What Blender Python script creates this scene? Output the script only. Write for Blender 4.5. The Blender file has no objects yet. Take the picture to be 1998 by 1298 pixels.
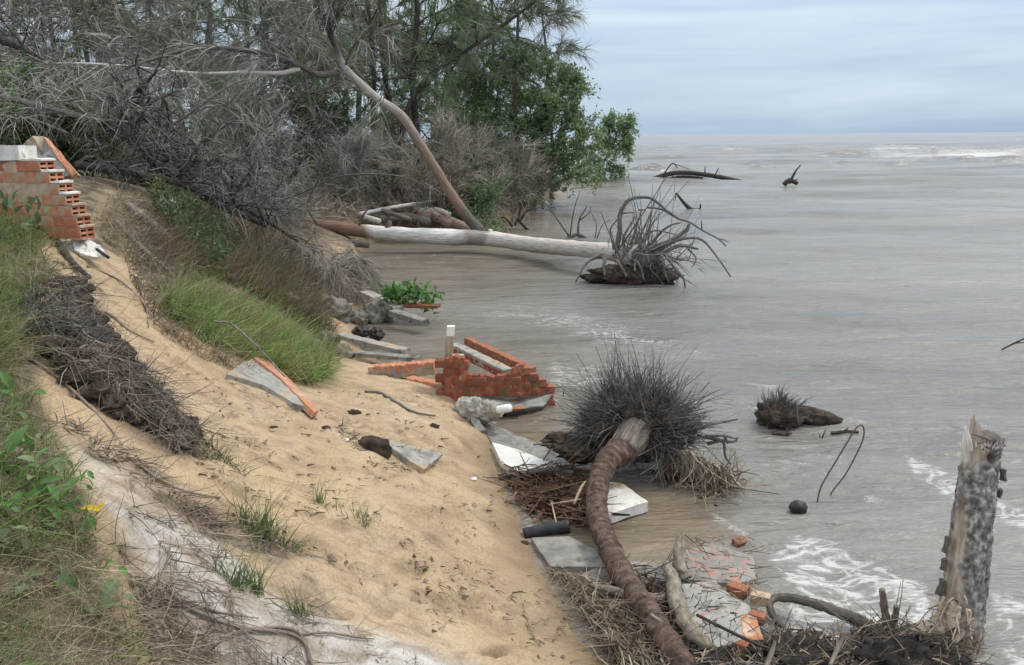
import bpy, math
import numpy as np
from math import radians, sin, cos, tan, pi

S = bpy.context.scene
COL = S.collection

# ------------------------------------------------------------------ camera, sky, sun, exposure
CAM_H = 3.0
PITCH = radians(13.03)
ROLL = radians(0.39)
FPX = 1663.0                       # focal length in photograph pixels (1998 wide)
cam_d = bpy.data.cameras.new('camera')
cam = bpy.data.objects.new('camera', cam_d)
COL.objects.link(cam)
cam_d.sensor_width = 36.0
cam_d.lens = 36.0 * FPX / 1998.0
cam_d.clip_start = 0.05
cam_d.clip_end = 20000.0
from mathutils import Matrix
cam.matrix_world = (Matrix.Translation((0, 0, CAM_H)) @ Matrix.Rotation(pi / 2 - PITCH, 4, 'X')
                    @ Matrix.Rotation(-ROLL, 4, 'Z'))
S.camera = cam

SUN_EL, SUN_AZ = radians(58), radians(70)      # azimuth from +Y towards +X
world = bpy.data.worlds.new('World')
S.world = world
world.use_nodes = True
wn, wl = world.node_tree.nodes, world.node_tree.links
wn.clear()
w_out = wn.new('ShaderNodeOutputWorld')
w_sky = wn.new('ShaderNodeTexSky')
w_sky.sky_type = 'NISHITA'
w_sky.sun_disc = False
w_sky.sun_elevation = SUN_EL
w_sky.sun_rotation = SUN_AZ
w_sky.dust_density = 2.0
w_bg1 = wn.new('ShaderNodeBackground')
w_bg1.inputs['Strength'].default_value = 0.10
wl.new(w_sky.outputs[0], w_bg1.inputs['Color'])
w_tc = wn.new('ShaderNodeTexCoord')
w_map = wn.new('ShaderNodeMapping')
w_map.inputs['Scale'].default_value = (1.1, 1.1, 13.0)
w_map.inputs['Rotation'].default_value = (0.03, 0.05, 0.0)
wl.new(w_tc.outputs['Generated'], w_map.inputs['Vector'])
w_nz = wn.new('ShaderNodeTexNoise')
w_nz.inputs['Scale'].default_value = 1.7
w_nz.inputs['Detail'].default_value = 7
w_nz.inputs['Roughness'].default_value = 0.52
w_nz.inputs['Distortion'].default_value = 0.35
wl.new(w_map.outputs[0], w_nz.inputs['Vector'])
w_rp = wn.new('ShaderNodeValToRGB')
w_rp.color_ramp.elements[0].position = 0.33
w_rp.color_ramp.elements[0].color = (0.355, 0.475, 0.655, 1)
w_rp.color_ramp.elements[1].position = 0.68
w_rp.color_ramp.elements[1].color = (0.585, 0.70, 0.815, 1)
wl.new(w_nz.outputs[0], w_rp.inputs[0])
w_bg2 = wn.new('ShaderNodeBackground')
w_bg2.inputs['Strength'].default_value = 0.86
# overcast sky brighter towards the zenith, strengthened there to light the ground
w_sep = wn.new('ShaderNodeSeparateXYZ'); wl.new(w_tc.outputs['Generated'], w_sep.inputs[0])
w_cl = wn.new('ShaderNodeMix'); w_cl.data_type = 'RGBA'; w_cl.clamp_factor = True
w_cl.inputs[6].default_value = (1, 1, 1, 1); w_cl.inputs[7].default_value = (3.15, 2.66, 2.20, 1)   # unseen sky overhead brightened and warmed for its light on the sand
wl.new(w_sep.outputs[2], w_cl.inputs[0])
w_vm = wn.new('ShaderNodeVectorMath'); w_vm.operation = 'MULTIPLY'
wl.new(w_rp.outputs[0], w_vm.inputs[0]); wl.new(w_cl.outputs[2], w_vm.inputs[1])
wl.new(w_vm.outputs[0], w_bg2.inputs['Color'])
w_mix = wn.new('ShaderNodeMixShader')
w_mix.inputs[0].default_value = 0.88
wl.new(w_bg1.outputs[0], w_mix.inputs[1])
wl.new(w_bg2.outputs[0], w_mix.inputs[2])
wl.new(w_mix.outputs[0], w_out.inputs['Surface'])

sun_d = bpy.data.lights.new('sun', 'SUN')
sun_d.energy = 1.5
sun_d.angle = radians(10)
sun_d.color = (1.0, 0.93, 0.82)
sun = bpy.data.objects.new('sun', sun_d)
COL.objects.link(sun)
_sd = Matrix.Rotation(-SUN_AZ, 4, 'Z') @ Matrix.Rotation(-(pi / 2 - SUN_EL), 4, 'X')
sun.matrix_world = Matrix.Translation((6, 4, 12)) @ _sd

S.view_settings.view_transform = 'Standard'
S.view_settings.look = 'None'
S.view_settings.exposure = 0.36
S.view_settings.gamma = 1.0
S.view_settings.use_curve_mapping = False
S.render.engine = 'CYCLES'
S.cycles.max_bounces = 5
S.cycles.diffuse_bounces = 4
S.cycles.glossy_bounces = 2
S.cycles.transmission_bounces = 2

# ------------------------------------------------------------------ numeric helpers
def ray(px, py):
    """direction of the ray through photograph pixel(s), scaled to unit Y"""
    px = np.asarray(px, float); py = np.asarray(py, float)
    u = (px - 999.0) / FPX
    v = -(py - 649.0) / FPX
    c, s = cos(-ROLL), sin(-ROLL)
    u, v = u * c - v * s, u * s + v * c
    x = u
    y = v * sin(PITCH) + cos(PITCH)
    z = v * cos(PITCH) - sin(PITCH)
    return x / y, z / y

def at(px, py, Y):
    rx, rz = ray(px, py)
    Y = np.asarray(Y, float)
    return np.stack([rx * Y, Y + 0 * rx, CAM_H + rz * Y], -1)

def on(px, py, z=0.0):
    rx, rz = ray(px, py)
    rz = np.minimum(rz, -1e-4)
    Y = (z - CAM_H) / rz
    return np.stack([rx * Y, Y, CAM_H + rz * Y], -1)

def proj(P):
    P = np.asarray(P, float)
    x, y, z = P[..., 0], P[..., 1], P[..., 2] - CAM_H
    d = y * cos(PITCH) - z * sin(PITCH)
    v = y * sin(PITCH) + z * cos(PITCH)
    d = np.where(np.abs(d) < 1e-3, 1e-3, d)
    u, v = x / d, v / d
    c, s = cos(ROLL), sin(ROLL)
    u, v = u * c - v * s, u * s + v * c
    px = 999 + u * FPX
    py = 649 - v * FPX
    return np.where(d > 0.02, px, -1e6), np.where(d > 0.02, py, -1e6)

def inpoly(px, py, poly):
    px = np.asarray(px); py = np.asarray(py)
    r = np.zeros(px.shape, bool)
    n = len(poly)
    for i in range(n):
        x1, y1 = poly[i]; x2, y2 = poly[(i + 1) % n]
        c = ((y1 > py) != (y2 > py))
        r ^= c & (px < (x2 - x1) * (py - y1) / ((y2 - y1) if y2 != y1 else 1e-9) + x1)
    return r

def soft_poly(px, py, poly, w):
    """1 inside, falling to 0 over w pixels outside"""
    px = np.asarray(px, float); py = np.asarray(py, float)
    d = np.full(px.shape, 1e9)
    n = len(poly)
    for i in range(n):
        x1, y1 = poly[i]; x2, y2 = poly[(i + 1) % n]
        dx, dy = x2 - x1, y2 - y1
        t = np.clip(((px - x1) * dx + (py - y1) * dy) / (dx * dx + dy * dy + 1e-9), 0, 1)
        d = np.minimum(d, np.hypot(px - x1 - t * dx, py - y1 - t * dy))
    d = np.where(inpoly(px, py, poly), -d, d)
    return np.clip(0.5 - d / (2 * w), 0, 1)

_pr = np.random.default_rng(7)
_PERM = _pr.permutation(512).astype(np.int64)
_GR = _pr.uniform(-1, 1, (512, 3))
_GR /= np.linalg.norm(_GR, axis=1, keepdims=True)

def noise3(P):
    P = np.asarray(P, float)
    I = np.floor(P).astype(np.int64)
    F = P - I
    W = F * F * F * (F * (F * 6 - 15) + 10)
    out = 0
    for dx in (0, 1):
        wx = W[..., 0] if dx else 1 - W[..., 0]
        for dy in (0, 1):
            wy = W[..., 1] if dy else 1 - W[..., 1]
            for dz in (0, 1):
                wz = W[..., 2] if dz else 1 - W[..., 2]
                h = _PERM[(_PERM[(_PERM[(I[..., 0] + dx) & 511] + I[..., 1] + dy) & 511] + I[..., 2] + dz) & 511]
                g = _GR[h]
                out = out + wx * wy * wz * (g[..., 0] * (F[..., 0] - dx) + g[..., 1] * (F[..., 1] - dy) + g[..., 2] * (F[..., 2] - dz))
    return out * 1.6

def fbm(P, oct=4, lac=2.0, gain=0.5):
    P = np.asarray(P, float)
    a, s, t = 1.0, 0, 0
    for k in range(oct):
        s = s + a * noise3(P * lac ** k + 17.3 * k)
        t += a; a *= gain
    return s / t

def n2(x, y, sc, oct=4, seed=0.0):
    return fbm(np.stack([np.asarray(x) * sc, np.asarray(y) * sc, np.zeros_like(np.asarray(x, float)) + seed + 0.37], -1), oct)

def unit(v):
    v = np.asarray(v, float)
    return v / np.maximum(np.linalg.norm(v, axis=-1, keepdims=True), 1e-9)

def smooth(pts, k=4):
    """Catmull-Rom resampling of a polyline, k samples per span"""
    P = np.asarray(pts, float)
    if len(P) < 3:
        t = np.linspace(0, 1, k + 1)[:, None]
        return P[0] * (1 - t) + P[-1] * t
    Q = np.vstack([2 * P[0] - P[1], P, 2 * P[-1] - P[-2]])
    out = []
    for i in range(1, len(Q) - 2):
        p0, p1, p2, p3 = Q[i - 1:i + 3]
        for j in range(k):
            t = j / k
            out.append(0.5 * ((2 * p1) + (-p0 + p2) * t + (2 * p0 - 5 * p1 + 4 * p2 - p3) * t * t + (-p0 + 3 * p1 - 3 * p2 + p3) * t ** 3))
    out.append(P[-1])
    return np.array(out)

# ------------------------------------------------------------------ mesh helpers
class G:
    """collects vertices and faces of one mesh"""
    def __init__(self):
        self.V, self.F, self.A, self.n = [], [], [], 0
    def add(self, V, F, A=None):
        V = np.asarray(V, float).reshape(-1, 3)
        fs = F if isinstance(F, list) else [F]
        for f in fs:
            f = np.asarray(f, np.int64)
            if f.size:
                self.F.append(f + self.n)
        self.V.append(V)
        self.A.append(np.zeros((len(V), 3)) if A is None else np.asarray(A, float).reshape(-1, 3))
        self.n += len(V)
        return self
    def out(self):
        return np.vstack(self.V), self.F, np.vstack(self.A)

def mesh_data(name, V, F, smooth_=False, attrs=None):
    me = bpy.data.meshes.new(name)
    V = np.asarray(V, np.float32)
    fs = [np.asarray(f, np.int32) for f in (F if isinstance(F, list) else [F]) if np.asarray(f).size]
    loops = np.concatenate([f.ravel() for f in fs])
    tot = np.concatenate([np.full(len(f), f.shape[1], np.int32) for f in fs])
    start = np.concatenate([[0], np.cumsum(tot)[:-1]]).astype(np.int32)
    me.vertices.add(len(V)); me.vertices.foreach_set('co', V.ravel())
    me.loops.add(len(loops)); me.loops.foreach_set('vertex_index', loops)
    me.polygons.add(len(tot)); me.polygons.foreach_set('loop_start', start)
    try:
        me.polygons.foreach_set('loop_total', tot)
    except Exception:
        pass
    if attrs:
        for k, a in attrs.items():
            a = np.asarray(a, np.float32)
            if a.ndim == 2:
                at_ = me.attributes.new(k, 'FLOAT_VECTOR', 'POINT'); at_.data.foreach_set('vector', a.ravel())
            else:
                at_ = me.attributes.new(k, 'FLOAT', 'POINT'); at_.data.foreach_set('value', a.ravel())
    me.update(calc_edges=True)
    me.polygons.foreach_set('use_smooth', np.full(len(tot), bool(smooth_)))
    return me

def link(o, parent=None):
    COL.objects.link(o)
    if parent is not None:
        o.parent = parent
    return o

def base_of(o):
    b = np.zeros(3)
    while o is not None:
        b = b + np.array(o.location); o = o.parent
    return b

def tag(o, label=None, cat=None, group=None, kind=None):
    if label: o['label'] = label
    if cat: o['category'] = cat
    if group: o['group'] = group
    if kind: o['kind'] = kind
    return o

def thing(name, label, cat, loc, group=None):
    o = bpy.data.objects.new(name, None)
    o.empty_display_size = 0.1
    o.location = tuple(float(c) for c in loc)
    link(o)
    return tag(o, label, cat, group)

def part(parent, name, V, F, m, smooth_=False, attrs=None, kind=None, label=None):
    """a mesh given in world coordinates, hung under its thing"""
    V = np.asarray(V, float) - (base_of(parent) if parent is not None else 0)
    o = bpy.data.objects.new(name, mesh_data(name, V, F, smooth_, attrs))
    if m is not None: o.data.materials.append(m)
    link(o, parent)
    if kind: o['kind'] = kind
    if label: o['label'] = label
    return o

def partg(parent, name, g, m, smooth_=False, **k):
    V, F, A = g.out()
    return part(parent, name, V, F, m, smooth_, {'tc': A}, **k)

def solo(name, V, F, m, label, cat, group=None, kind=None, smooth_=False, attrs=None, loc=None):
    """a thing that is one mesh, origin at its base"""
    V = np.asarray(V, float)
    if loc is None:
        loc = np.array([V[:, 0].mean(), V[:, 1].mean(), V[:, 2].min()])
    o = bpy.data.objects.new(name, mesh_data(name, V - loc, F, smooth_, attrs))
    o.location = tuple(float(c) for c in loc)
    o.data.materials.append(m)
    link(o)
    return tag(o, label, cat, group, kind)

def solog(name, g, m, label, cat, group=None, kind=None, smooth_=False):
    V, F, A = g.out()
    return solo(name, V, F, m, label, cat, group, kind, smooth_, {'tc': A})

def frames(P):
    T = np.gradient(P, axis=0); T = unit(T)
    N = np.zeros_like(P); 
    ref = np.array([0, 0, 1.0]) if abs(T[0][2]) < 0.9 else np.array([1.0, 0, 0])
    n = unit(np.cross(T[0], ref)); N[0] = n
    for i in range(1, len(P)):
        n = n - T[i] * np.dot(n, T[i])
        n = unit(n); N[i] = n
    return T, N, np.cross(T, N)

def tube(pts, rad, sides=8, k=4, rough=0.0, rscale=6.0, cap=True, seed=0.0, ring=0.0, ringp=0.05):
    """tapered tube through pts; returns V, [quads, tris], A (unrolled coordinate)"""
    pts = np.asarray(pts, float)
    P = smooth(pts, k)
    r0 = np.interp(np.linspace(0, 1, len(P)), np.linspace(0, 1, len(rad)), rad) if np.ndim(rad) else np.full(len(P), rad)
    T, N, B = frames(P)
    L = np.concatenate([[0], np.cumsum(np.linalg.norm(np.diff(P, axis=0), axis=1))])
    a = np.linspace(0, 2 * pi, sides, endpoint=False)
    ca, sa = np.cos(a), np.sin(a)
    D = N[:, None, :] * ca[None, :, None] + B[:, None, :] * sa[None, :, None]
    R = np.repeat(r0[:, None], sides, 1)
    if rough:
        q = P[:, None, :] + D * r0[:, None, None]
        R = R * (1 + rough * fbm(q * rscale + seed, 3))
    if ring:
        R = R + ring * (1 - ((L / ringp) % 1.0))[:, None]
    V = P[:, None, :] + D * R[:, :, None]
    n = len(P)
    idx = np.arange(n * sides).reshape(n, sides)
    q = np.stack([idx[:-1], np.roll(idx[:-1], -1, 1), np.roll(idx[1:], -1, 1), idx[1:]], -1).reshape(-1, 4)
    A = np.stack([np.tile(ca, (n, 1)) * r0.max(), np.tile(sa, (n, 1)) * r0.max(), np.repeat(L[:, None], sides, 1)], -1).reshape(-1, 3)
    V = V.reshape(-1, 3)
    F = [q]
    if cap:
        V = np.vstack([V, P[0], P[-1]])
        A = np.vstack([A, [0, 0, 0], [0, 0, L[-1]]])
        c0, c1 = n * sides, n * sides + 1
        F.append(np.array([[c0, (j + 1) % sides, j] for j in range(sides)] +
                          [[c1, (n - 1) * sides + j, (n - 1) * sides + (j + 1) % sides] for j in range(sides)]))
    return V, F, A

def strips(P, D, L, W, bend=None, seg=2, rng=None, tip=0.1, side=None):
    """flat tapering strips: grass blades, twigs, needles"""
    n = len(P)
    D = unit(D)
    if side is None:
        side = unit(np.cross(D, rng.normal(size=(n, 3))))
    L = np.broadcast_to(np.asarray(L, float), (n,)); W = np.broadcast_to(np.asarray(W, float), (n,))
    if bend is None: bend = np.zeros((n, 3))
    V = np.zeros((n, seg + 1, 2, 3))
    for i in range(seg + 1):
        t = i / seg
        c = P + D * (L * t)[:, None] + bend * (L * t * t)[:, None]
        w = (W * 0.5 * (1 - (1 - tip) * t))[:, None] * side
        V[:, i, 0] = c - w; V[:, i, 1] = c + w
    idx = np.arange(n * (seg + 1) * 2).reshape(n, seg + 1, 2)
    F = np.stack([idx[:, :-1, 0], idx[:, :-1, 1], idx[:, 1:, 1], idx[:, 1:, 0]], -1).reshape(-1, 4)
    A = np.zeros((n, seg + 1, 2, 3)); A[..., 2] = (np.arange(seg + 1) / seg)[None, :, None]
    return V.reshape(-1, 3), F, A.reshape(-1, 3)

def cones(P, D, L, R, bend=None, seg=2, rng=None, tip=0.15):
    """thin three-sided tapering rods: sticks, spiky roots, splinters"""
    n = len(P); D = unit(D)
    s = unit(np.cross(D, rng.normal(size=(n, 3)))); b = np.cross(D, s)
    L = np.broadcast_to(np.asarray(L, float), (n,)); R = np.broadcast_to(np.asarray(R, float), (n,))
    if bend is None: bend = np.zeros((n, 3))
    V = np.zeros((n, seg + 1, 3, 3))
    for i in range(seg + 1):
        t = i / seg
        c = P + D * (L * t)[:, None] + bend * (L * t * t)[:, None]
        r = (R * (1 - (1 - tip) * t))[:, None]
        for k in range(3):
            V[:, i, k] = c + r * (s * cos(k * 2 * pi / 3) + b * sin(k * 2 * pi / 3))
    idx = np.arange(n * (seg + 1) * 3).reshape(n, seg + 1, 3)
    F = [np.stack([idx[:, :-1, k], idx[:, :-1, (k + 1) % 3], idx[:, 1:, (k + 1) % 3], idx[:, 1:, k]], -1).reshape(-1, 4) for k in range(3)]
    A = np.zeros((n, seg + 1, 3, 3)); A[..., 2] = np.linspace(0, 1, seg + 1)[None, :, None] * L[:, None, None]
    return V.reshape(-1, 3), F, A.reshape(-1, 3)

def leafs(P, D, N, L, W, fold=0.25):
    """folded diamond leaves"""
    n = len(P); D = unit(D); s = unit(np.cross(D, N)); u = np.cross(s, D)
    L = np.broadcast_to(np.asarray(L, float), (n,))[:, None]; W = np.broadcast_to(np.asarray(W, float), (n,))[:, None]
    m = P + D * L * 0.45
    V = np.stack([P, m - s * W / 2 + u * W * fold, P + D * L - u * L * 0.1, m + s * W / 2 + u * W * fold], 1).reshape(-1, 3)
    i = np.arange(n)[:, None] * 4
    F = np.vstack([i + np.array([[0, 2, 1]]), i + np.array([[0, 3, 2]])])
    return V, F

def box(c, size, rot=None, jit=0.0, rng=None):
    """box with centre c, full size, 3x3 rotation"""
    s = np.array([[x, y, z] for x in (-.5, .5) for y in (-.5, .5) for z in (-.5, .5)]) * np.asarray(size, float)
    if jit: s = s + rng.uniform(-jit, jit, s.shape)
    if rot is not None: s = s @ np.asarray(rot).T
    F = np.array([[0, 1, 3, 2], [4, 6, 7, 5], [0, 4, 5, 1], [2, 3, 7, 6], [0, 2, 6, 4], [1, 5, 7, 3]])
    return s + np.asarray(c, float), F

def rotz(a): return np.array([[cos(a), -sin(a), 0], [sin(a), cos(a), 0], [0, 0, 1]])
def rotx(a): return np.array([[1, 0, 0], [0, cos(a), -sin(a)], [0, sin(a), cos(a)]])
def roty(a): return np.array([[cos(a), 0, sin(a)], [0, 1, 0], [-sin(a), 0, cos(a)]])

def plate(corners, thick, n=10, rough=0.006, edge=0.012, seed=0.0, normal=None):
    """a broken slab: outline of world points (roughly flat), thickness downwards, ragged edges, uneven faces"""
    C = np.asarray(corners, float)
    c = C.mean(0)
    nn = np.zeros(3)
    for i in range(len(C)):
        nn += np.cross(C[i] - c, C[(i + 1) % len(C)] - c)
    nn = unit(nn)
    if nn[2] < 0: nn = -nn
    if normal is not None: nn = unit(np.asarray(normal, float))
    ring = []
    for i in range(len(C)):
        a, b = C[i], C[(i + 1) % len(C)]
        for t in np.linspace(0, 1, n, endpoint=False):
            ring.append(a * (1 - t) + b * t)
    ring = np.array(ring)
    w = fbm(ring * 14 + seed, 3)
    ring = ring + unit(ring - c) * (w * edge * 2)[:, None]
    m = len(ring)
    layers = []
    fr = [0.0, 0.35, 0.7, 0.93]
    top = [c + (ring - c) * f for f in fr[1:]]
    V = [c[None, :] + nn * 0]
    for k, q in enumerate(top):
        V.append(q + nn * (fbm(q * 9 + seed, 3) * rough * 2)[:, None])
    V.append(ring - nn * edge * 0.5)
    V.append(ring - nn * (thick * (0.9 + 0.2 * fbm(ring * 5 + seed + 5, 2)))[:, None] - unit(ring - c) * (fbm(ring * 20 + seed, 2) * edge)[:, None])
    V.append((c - nn * thick)[None, :])
    F4, F3 = [], []
    off = 1
    j = np.arange(m); j2 = (j + 1) % m
    F3.append(np.stack([0 * j, off + j, off + j2], -1))
    L = 5
    for k in range(L - 1):
        a = off + k * m; b = a + m
        F4.append(np.stack([a + j, b + j, b + j2, a + j2], -1))
    last = off + L * m
    F3.append(np.stack([0 * j + last, off + (L - 1) * m + j2, off + (L - 1) * m + j], -1))
    V = np.vstack(V)
    return V, [np.vstack(F4), np.vstack(F3)]

def lump(c, r, seed=0.0, rough=0.25, scale=2.0, nu=24, nv=14, rot=None):
    """uneven boulder / soil lump"""
    th = np.linspace(0, pi, nv); ph = np.linspace(0, 2 * pi, nu, endpoint=False)
    D = np.stack([np.sin(th)[:, None] * np.cos(ph), np.sin(th)[:, None] * np.sin(ph), np.repeat(np.cos(th)[:, None], nu, 1)], -1).reshape(-1, 3)
    r = np.asarray(r, float) * np.ones(3)
    k = 1 + rough * fbm(D * scale + seed, 4)
    V = D * r * k[:, None]
    if rot is not None: V = V @ np.asarray(rot).T
    idx = np.arange(nu * nv).reshape(nv, nu)
    F = np.stack([idx[:-1], idx[1:], np.roll(idx[1:], -1, 1), np.roll(idx[:-1], -1, 1)], -1).reshape(-1, 4)
    return V + np.asarray(c, float), F

# ------------------------------------------------------------------ materials
def ramp(nd, stops):
    r = nd.new('ShaderNodeValToRGB')
    el = r.color_ramp.elements
    while len(el) < len(stops): el.new(0.5)
    for e, (p, c) in zip(el, stops):
        e.position = p; e.color = (*c, 1)
    return r

def mat(name, c1, c2, c3=None, scale=6.0, detail=6.0, rough=0.85, bump=0.3, bscale=None, stretch=(1, 1, 1),
        coord='Object', island=0.0, clump=0.0, clump_col=None, clump_sc=1.2, transl=0.0, spec=0.25, lo=0.32, hi=0.68,
        bdist=0.01, spots=None, spot_sc=3.0, spot_lo=0.6, spots2=None, spot2_sc=3.0, spot2_lo=0.6):
    m = bpy.data.materials.new(name); m.use_nodes = True
    nt = m.node_tree; nd, lk = nt.nodes, nt.links
    b = nd['Principled BSDF']; out = nd['Material Output']
    b.inputs['Roughness'].default_value = rough
    b.inputs['Specular IOR Level'].default_value = spec
    if coord == 'tc':
        a = nd.new('ShaderNodeAttribute'); a.attribute_name = 'tc'; src = a.outputs['Vector']
    else:
        a = nd.new('ShaderNodeTexCoord'); src = a.outputs[coord]
    mp = nd.new('ShaderNodeMapping'); mp.inputs['Scale'].default_value = stretch
    lk.new(src, mp.inputs['Vector'])
    nz = nd.new('ShaderNodeTexNoise'); nz.inputs['Scale'].default_value = scale; nz.inputs['Detail'].default_value = detail
    nz.inputs['Roughness'].default_value = 0.62
    lk.new(mp.outputs[0], nz.inputs['Vector'])
    stops = [(lo, c1), (hi, c2)] if c3 is None else [(lo, c1), ((lo + hi) / 2, c2), (hi, c3)]
    rp = ramp(nd, stops); lk.new(nz.outputs[0], rp.inputs[0])
    colr = rp.outputs[0]
    for spots, spot_sc, spot_lo in ((spots, spot_sc, spot_lo), (spots2, spot2_sc, spot2_lo)):
        if spots is None: continue
        n3 = nd.new('ShaderNodeTexNoise'); n3.inputs['Scale'].default_value = spot_sc; n3.inputs['Detail'].default_value = 5
        lk.new(src, n3.inputs['Vector'])
        r3 = ramp(nd, [(spot_lo, (0, 0, 0)), (spot_lo + 0.08, (1, 1, 1))]); lk.new(n3.outputs[0], r3.inputs[0])
        mx = nd.new('ShaderNodeMix'); mx.data_type = 'RGBA'
        lk.new(r3.outputs[0], mx.inputs[0]); lk.new(colr, mx.inputs[6]); mx.inputs[7].default_value = (*spots, 1)
        colr = mx.outputs[2]
    if clump and clump_col is not None:
        g = nd.new('ShaderNodeNewGeometry')
        n4 = nd.new('ShaderNodeTexNoise'); n4.inputs['Scale'].default_value = clump_sc; n4.inputs['Detail'].default_value = 3
        lk.new(g.outputs['Position'], n4.inputs['Vector'])
        r4 = ramp(nd, [(0.42, (0, 0, 0)), (0.62, (clump,) * 3)]); lk.new(n4.outputs[0], r4.inputs[0])
        mx = nd.new('ShaderNodeMix'); mx.data_type = 'RGBA'
        lk.new(r4.outputs[0], mx.inputs[0]); lk.new(colr, mx.inputs[6]); mx.inputs[7].default_value = (*clump_col, 1)
        colr = mx.outputs[2]
    if island:
        g2 = nd.new('ShaderNodeNewGeometry')
        mr = nd.new('ShaderNodeMapRange'); mr.inputs[3].default_value = 1 - island; mr.inputs[4].default_value = 1 + island
        lk.new(g2.outputs['Random Per Island'], mr.inputs[0])
        hs = nd.new('ShaderNodeHueSaturation'); lk.new(mr.outputs[0], hs.inputs['Value'])
        mr2 = nd.new('ShaderNodeMapRange'); mr2.inputs[3].default_value = 0.5 - 0.03 * island; mr2.inputs[4].default_value = 0.5 + 0.03 * island
        ml = nd.new('ShaderNodeMath'); ml.operation = 'MULTIPLY'; ml.inputs[1].default_value = 7.31
        fr = nd.new('ShaderNodeMath'); fr.operation = 'FRACT'
        lk.new(g2.outputs['Random Per Island'], ml.inputs[0]); lk.new(ml.outputs[0], fr.inputs[0]); lk.new(fr.outputs[0], mr2.inputs[0])
        lk.new(mr2.outputs[0], hs.inputs['Hue'])
        lk.new(colr, hs.inputs['Color']); colr = hs.outputs[0]
    lk.new(colr, b.inputs['Base Color'])
    if bump:
        n5 = nd.new('ShaderNodeTexNoise'); n5.inputs['Scale'].default_value = bscale or scale * 2.5; n5.inputs['Detail'].default_value = 8
        n5.inputs['Roughness'].default_value = 0.65
        lk.new(mp.outputs[0], n5.inputs['Vector'])
        bp = nd.new('ShaderNodeBump'); bp.inputs['Strength'].default_value = bump; bp.inputs['Distance'].default_value = bdist
        lk.new(n5.outputs[0], bp.inputs['Height']); lk.new(bp.outputs[0], b.inputs['Normal'])
    if transl:
        tr = nd.new('ShaderNodeBsdfTranslucent'); lk.new(colr, tr.inputs['Color'])
        ms = nd.new('ShaderNodeMixShader'); ms.inputs[0].default_value = transl
        lk.new(b.outputs[0], ms.inputs[1]); lk.new(tr.outputs[0], ms.inputs[2]); lk.new(ms.outputs[0], out.inputs['Surface'])
    return m

def length_mat(name, stops, total, wob=.35, scale=5, stretch=(6, 6, .7), bump=.6):
    """bark that changes along the trunk: stops are (metres from the foot, colour)"""
    m = bpy.data.materials.new(name); m.use_nodes = True
    nt = m.node_tree; nd, lk = nt.nodes, nt.links; b = nd['Principled BSDF']; b.inputs['Roughness'].default_value = .85; b.inputs['Specular IOR Level'].default_value = .2
    a = nd.new('ShaderNodeAttribute'); a.attribute_name = 'tc'
    sx = nd.new('ShaderNodeSeparateXYZ'); lk.new(a.outputs['Vector'], sx.inputs[0])
    n1 = nd.new('ShaderNodeTexNoise'); n1.inputs['Scale'].default_value = 2.6; n1.inputs['Detail'].default_value = 6; lk.new(a.outputs['Vector'], n1.inputs['Vector'])
    md = nd.new('ShaderNodeMath'); md.operation = 'MULTIPLY_ADD'; md.inputs[1].default_value = wob * 4; lk.new(n1.outputs[0], md.inputs[0]); lk.new(sx.outputs[2], md.inputs[2])
    dv = nd.new('ShaderNodeMath'); dv.operation = 'DIVIDE'; dv.inputs[1].default_value = total + wob * 4; lk.new(md.outputs[0], dv.inputs[0])
    rp = ramp(nd, [((p + wob * 2) / (total + wob * 4), c) for p, c in stops]); lk.new(dv.outputs[0], rp.inputs[0])
    mp = nd.new('ShaderNodeMapping'); mp.inputs['Scale'].default_value = stretch; lk.new(a.outputs['Vector'], mp.inputs['Vector'])
    n2_ = nd.new('ShaderNodeTexNoise'); n2_.inputs['Scale'].default_value = scale; n2_.inputs['Detail'].default_value = 8; n2_.inputs['Roughness'].default_value = .68; lk.new(mp.outputs[0], n2_.inputs['Vector'])
    r2 = ramp(nd, [(.3, (.42, .40, .38)), (.52, (.95, .95, .95)), (.72, (1.35, 1.35, 1.35))]); lk.new(n2_.outputs[0], r2.inputs[0])
    mx = nd.new('ShaderNodeMix'); mx.data_type = 'RGBA'; mx.blend_type = 'MULTIPLY'; mx.inputs[0].default_value = 1; lk.new(rp.outputs[0], mx.inputs[6]); lk.new(r2.outputs[0], mx.inputs[7])
    lk.new(mx.outputs[2], b.inputs['Base Color'])
    bp = nd.new('ShaderNodeBump'); bp.inputs['Strength'].default_value = bump; bp.inputs['Distance'].default_value = .015; lk.new(n2_.outputs[0], bp.inputs['Height']); lk.new(bp.outputs[0], b.inputs['Normal'])
    return m

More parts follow.
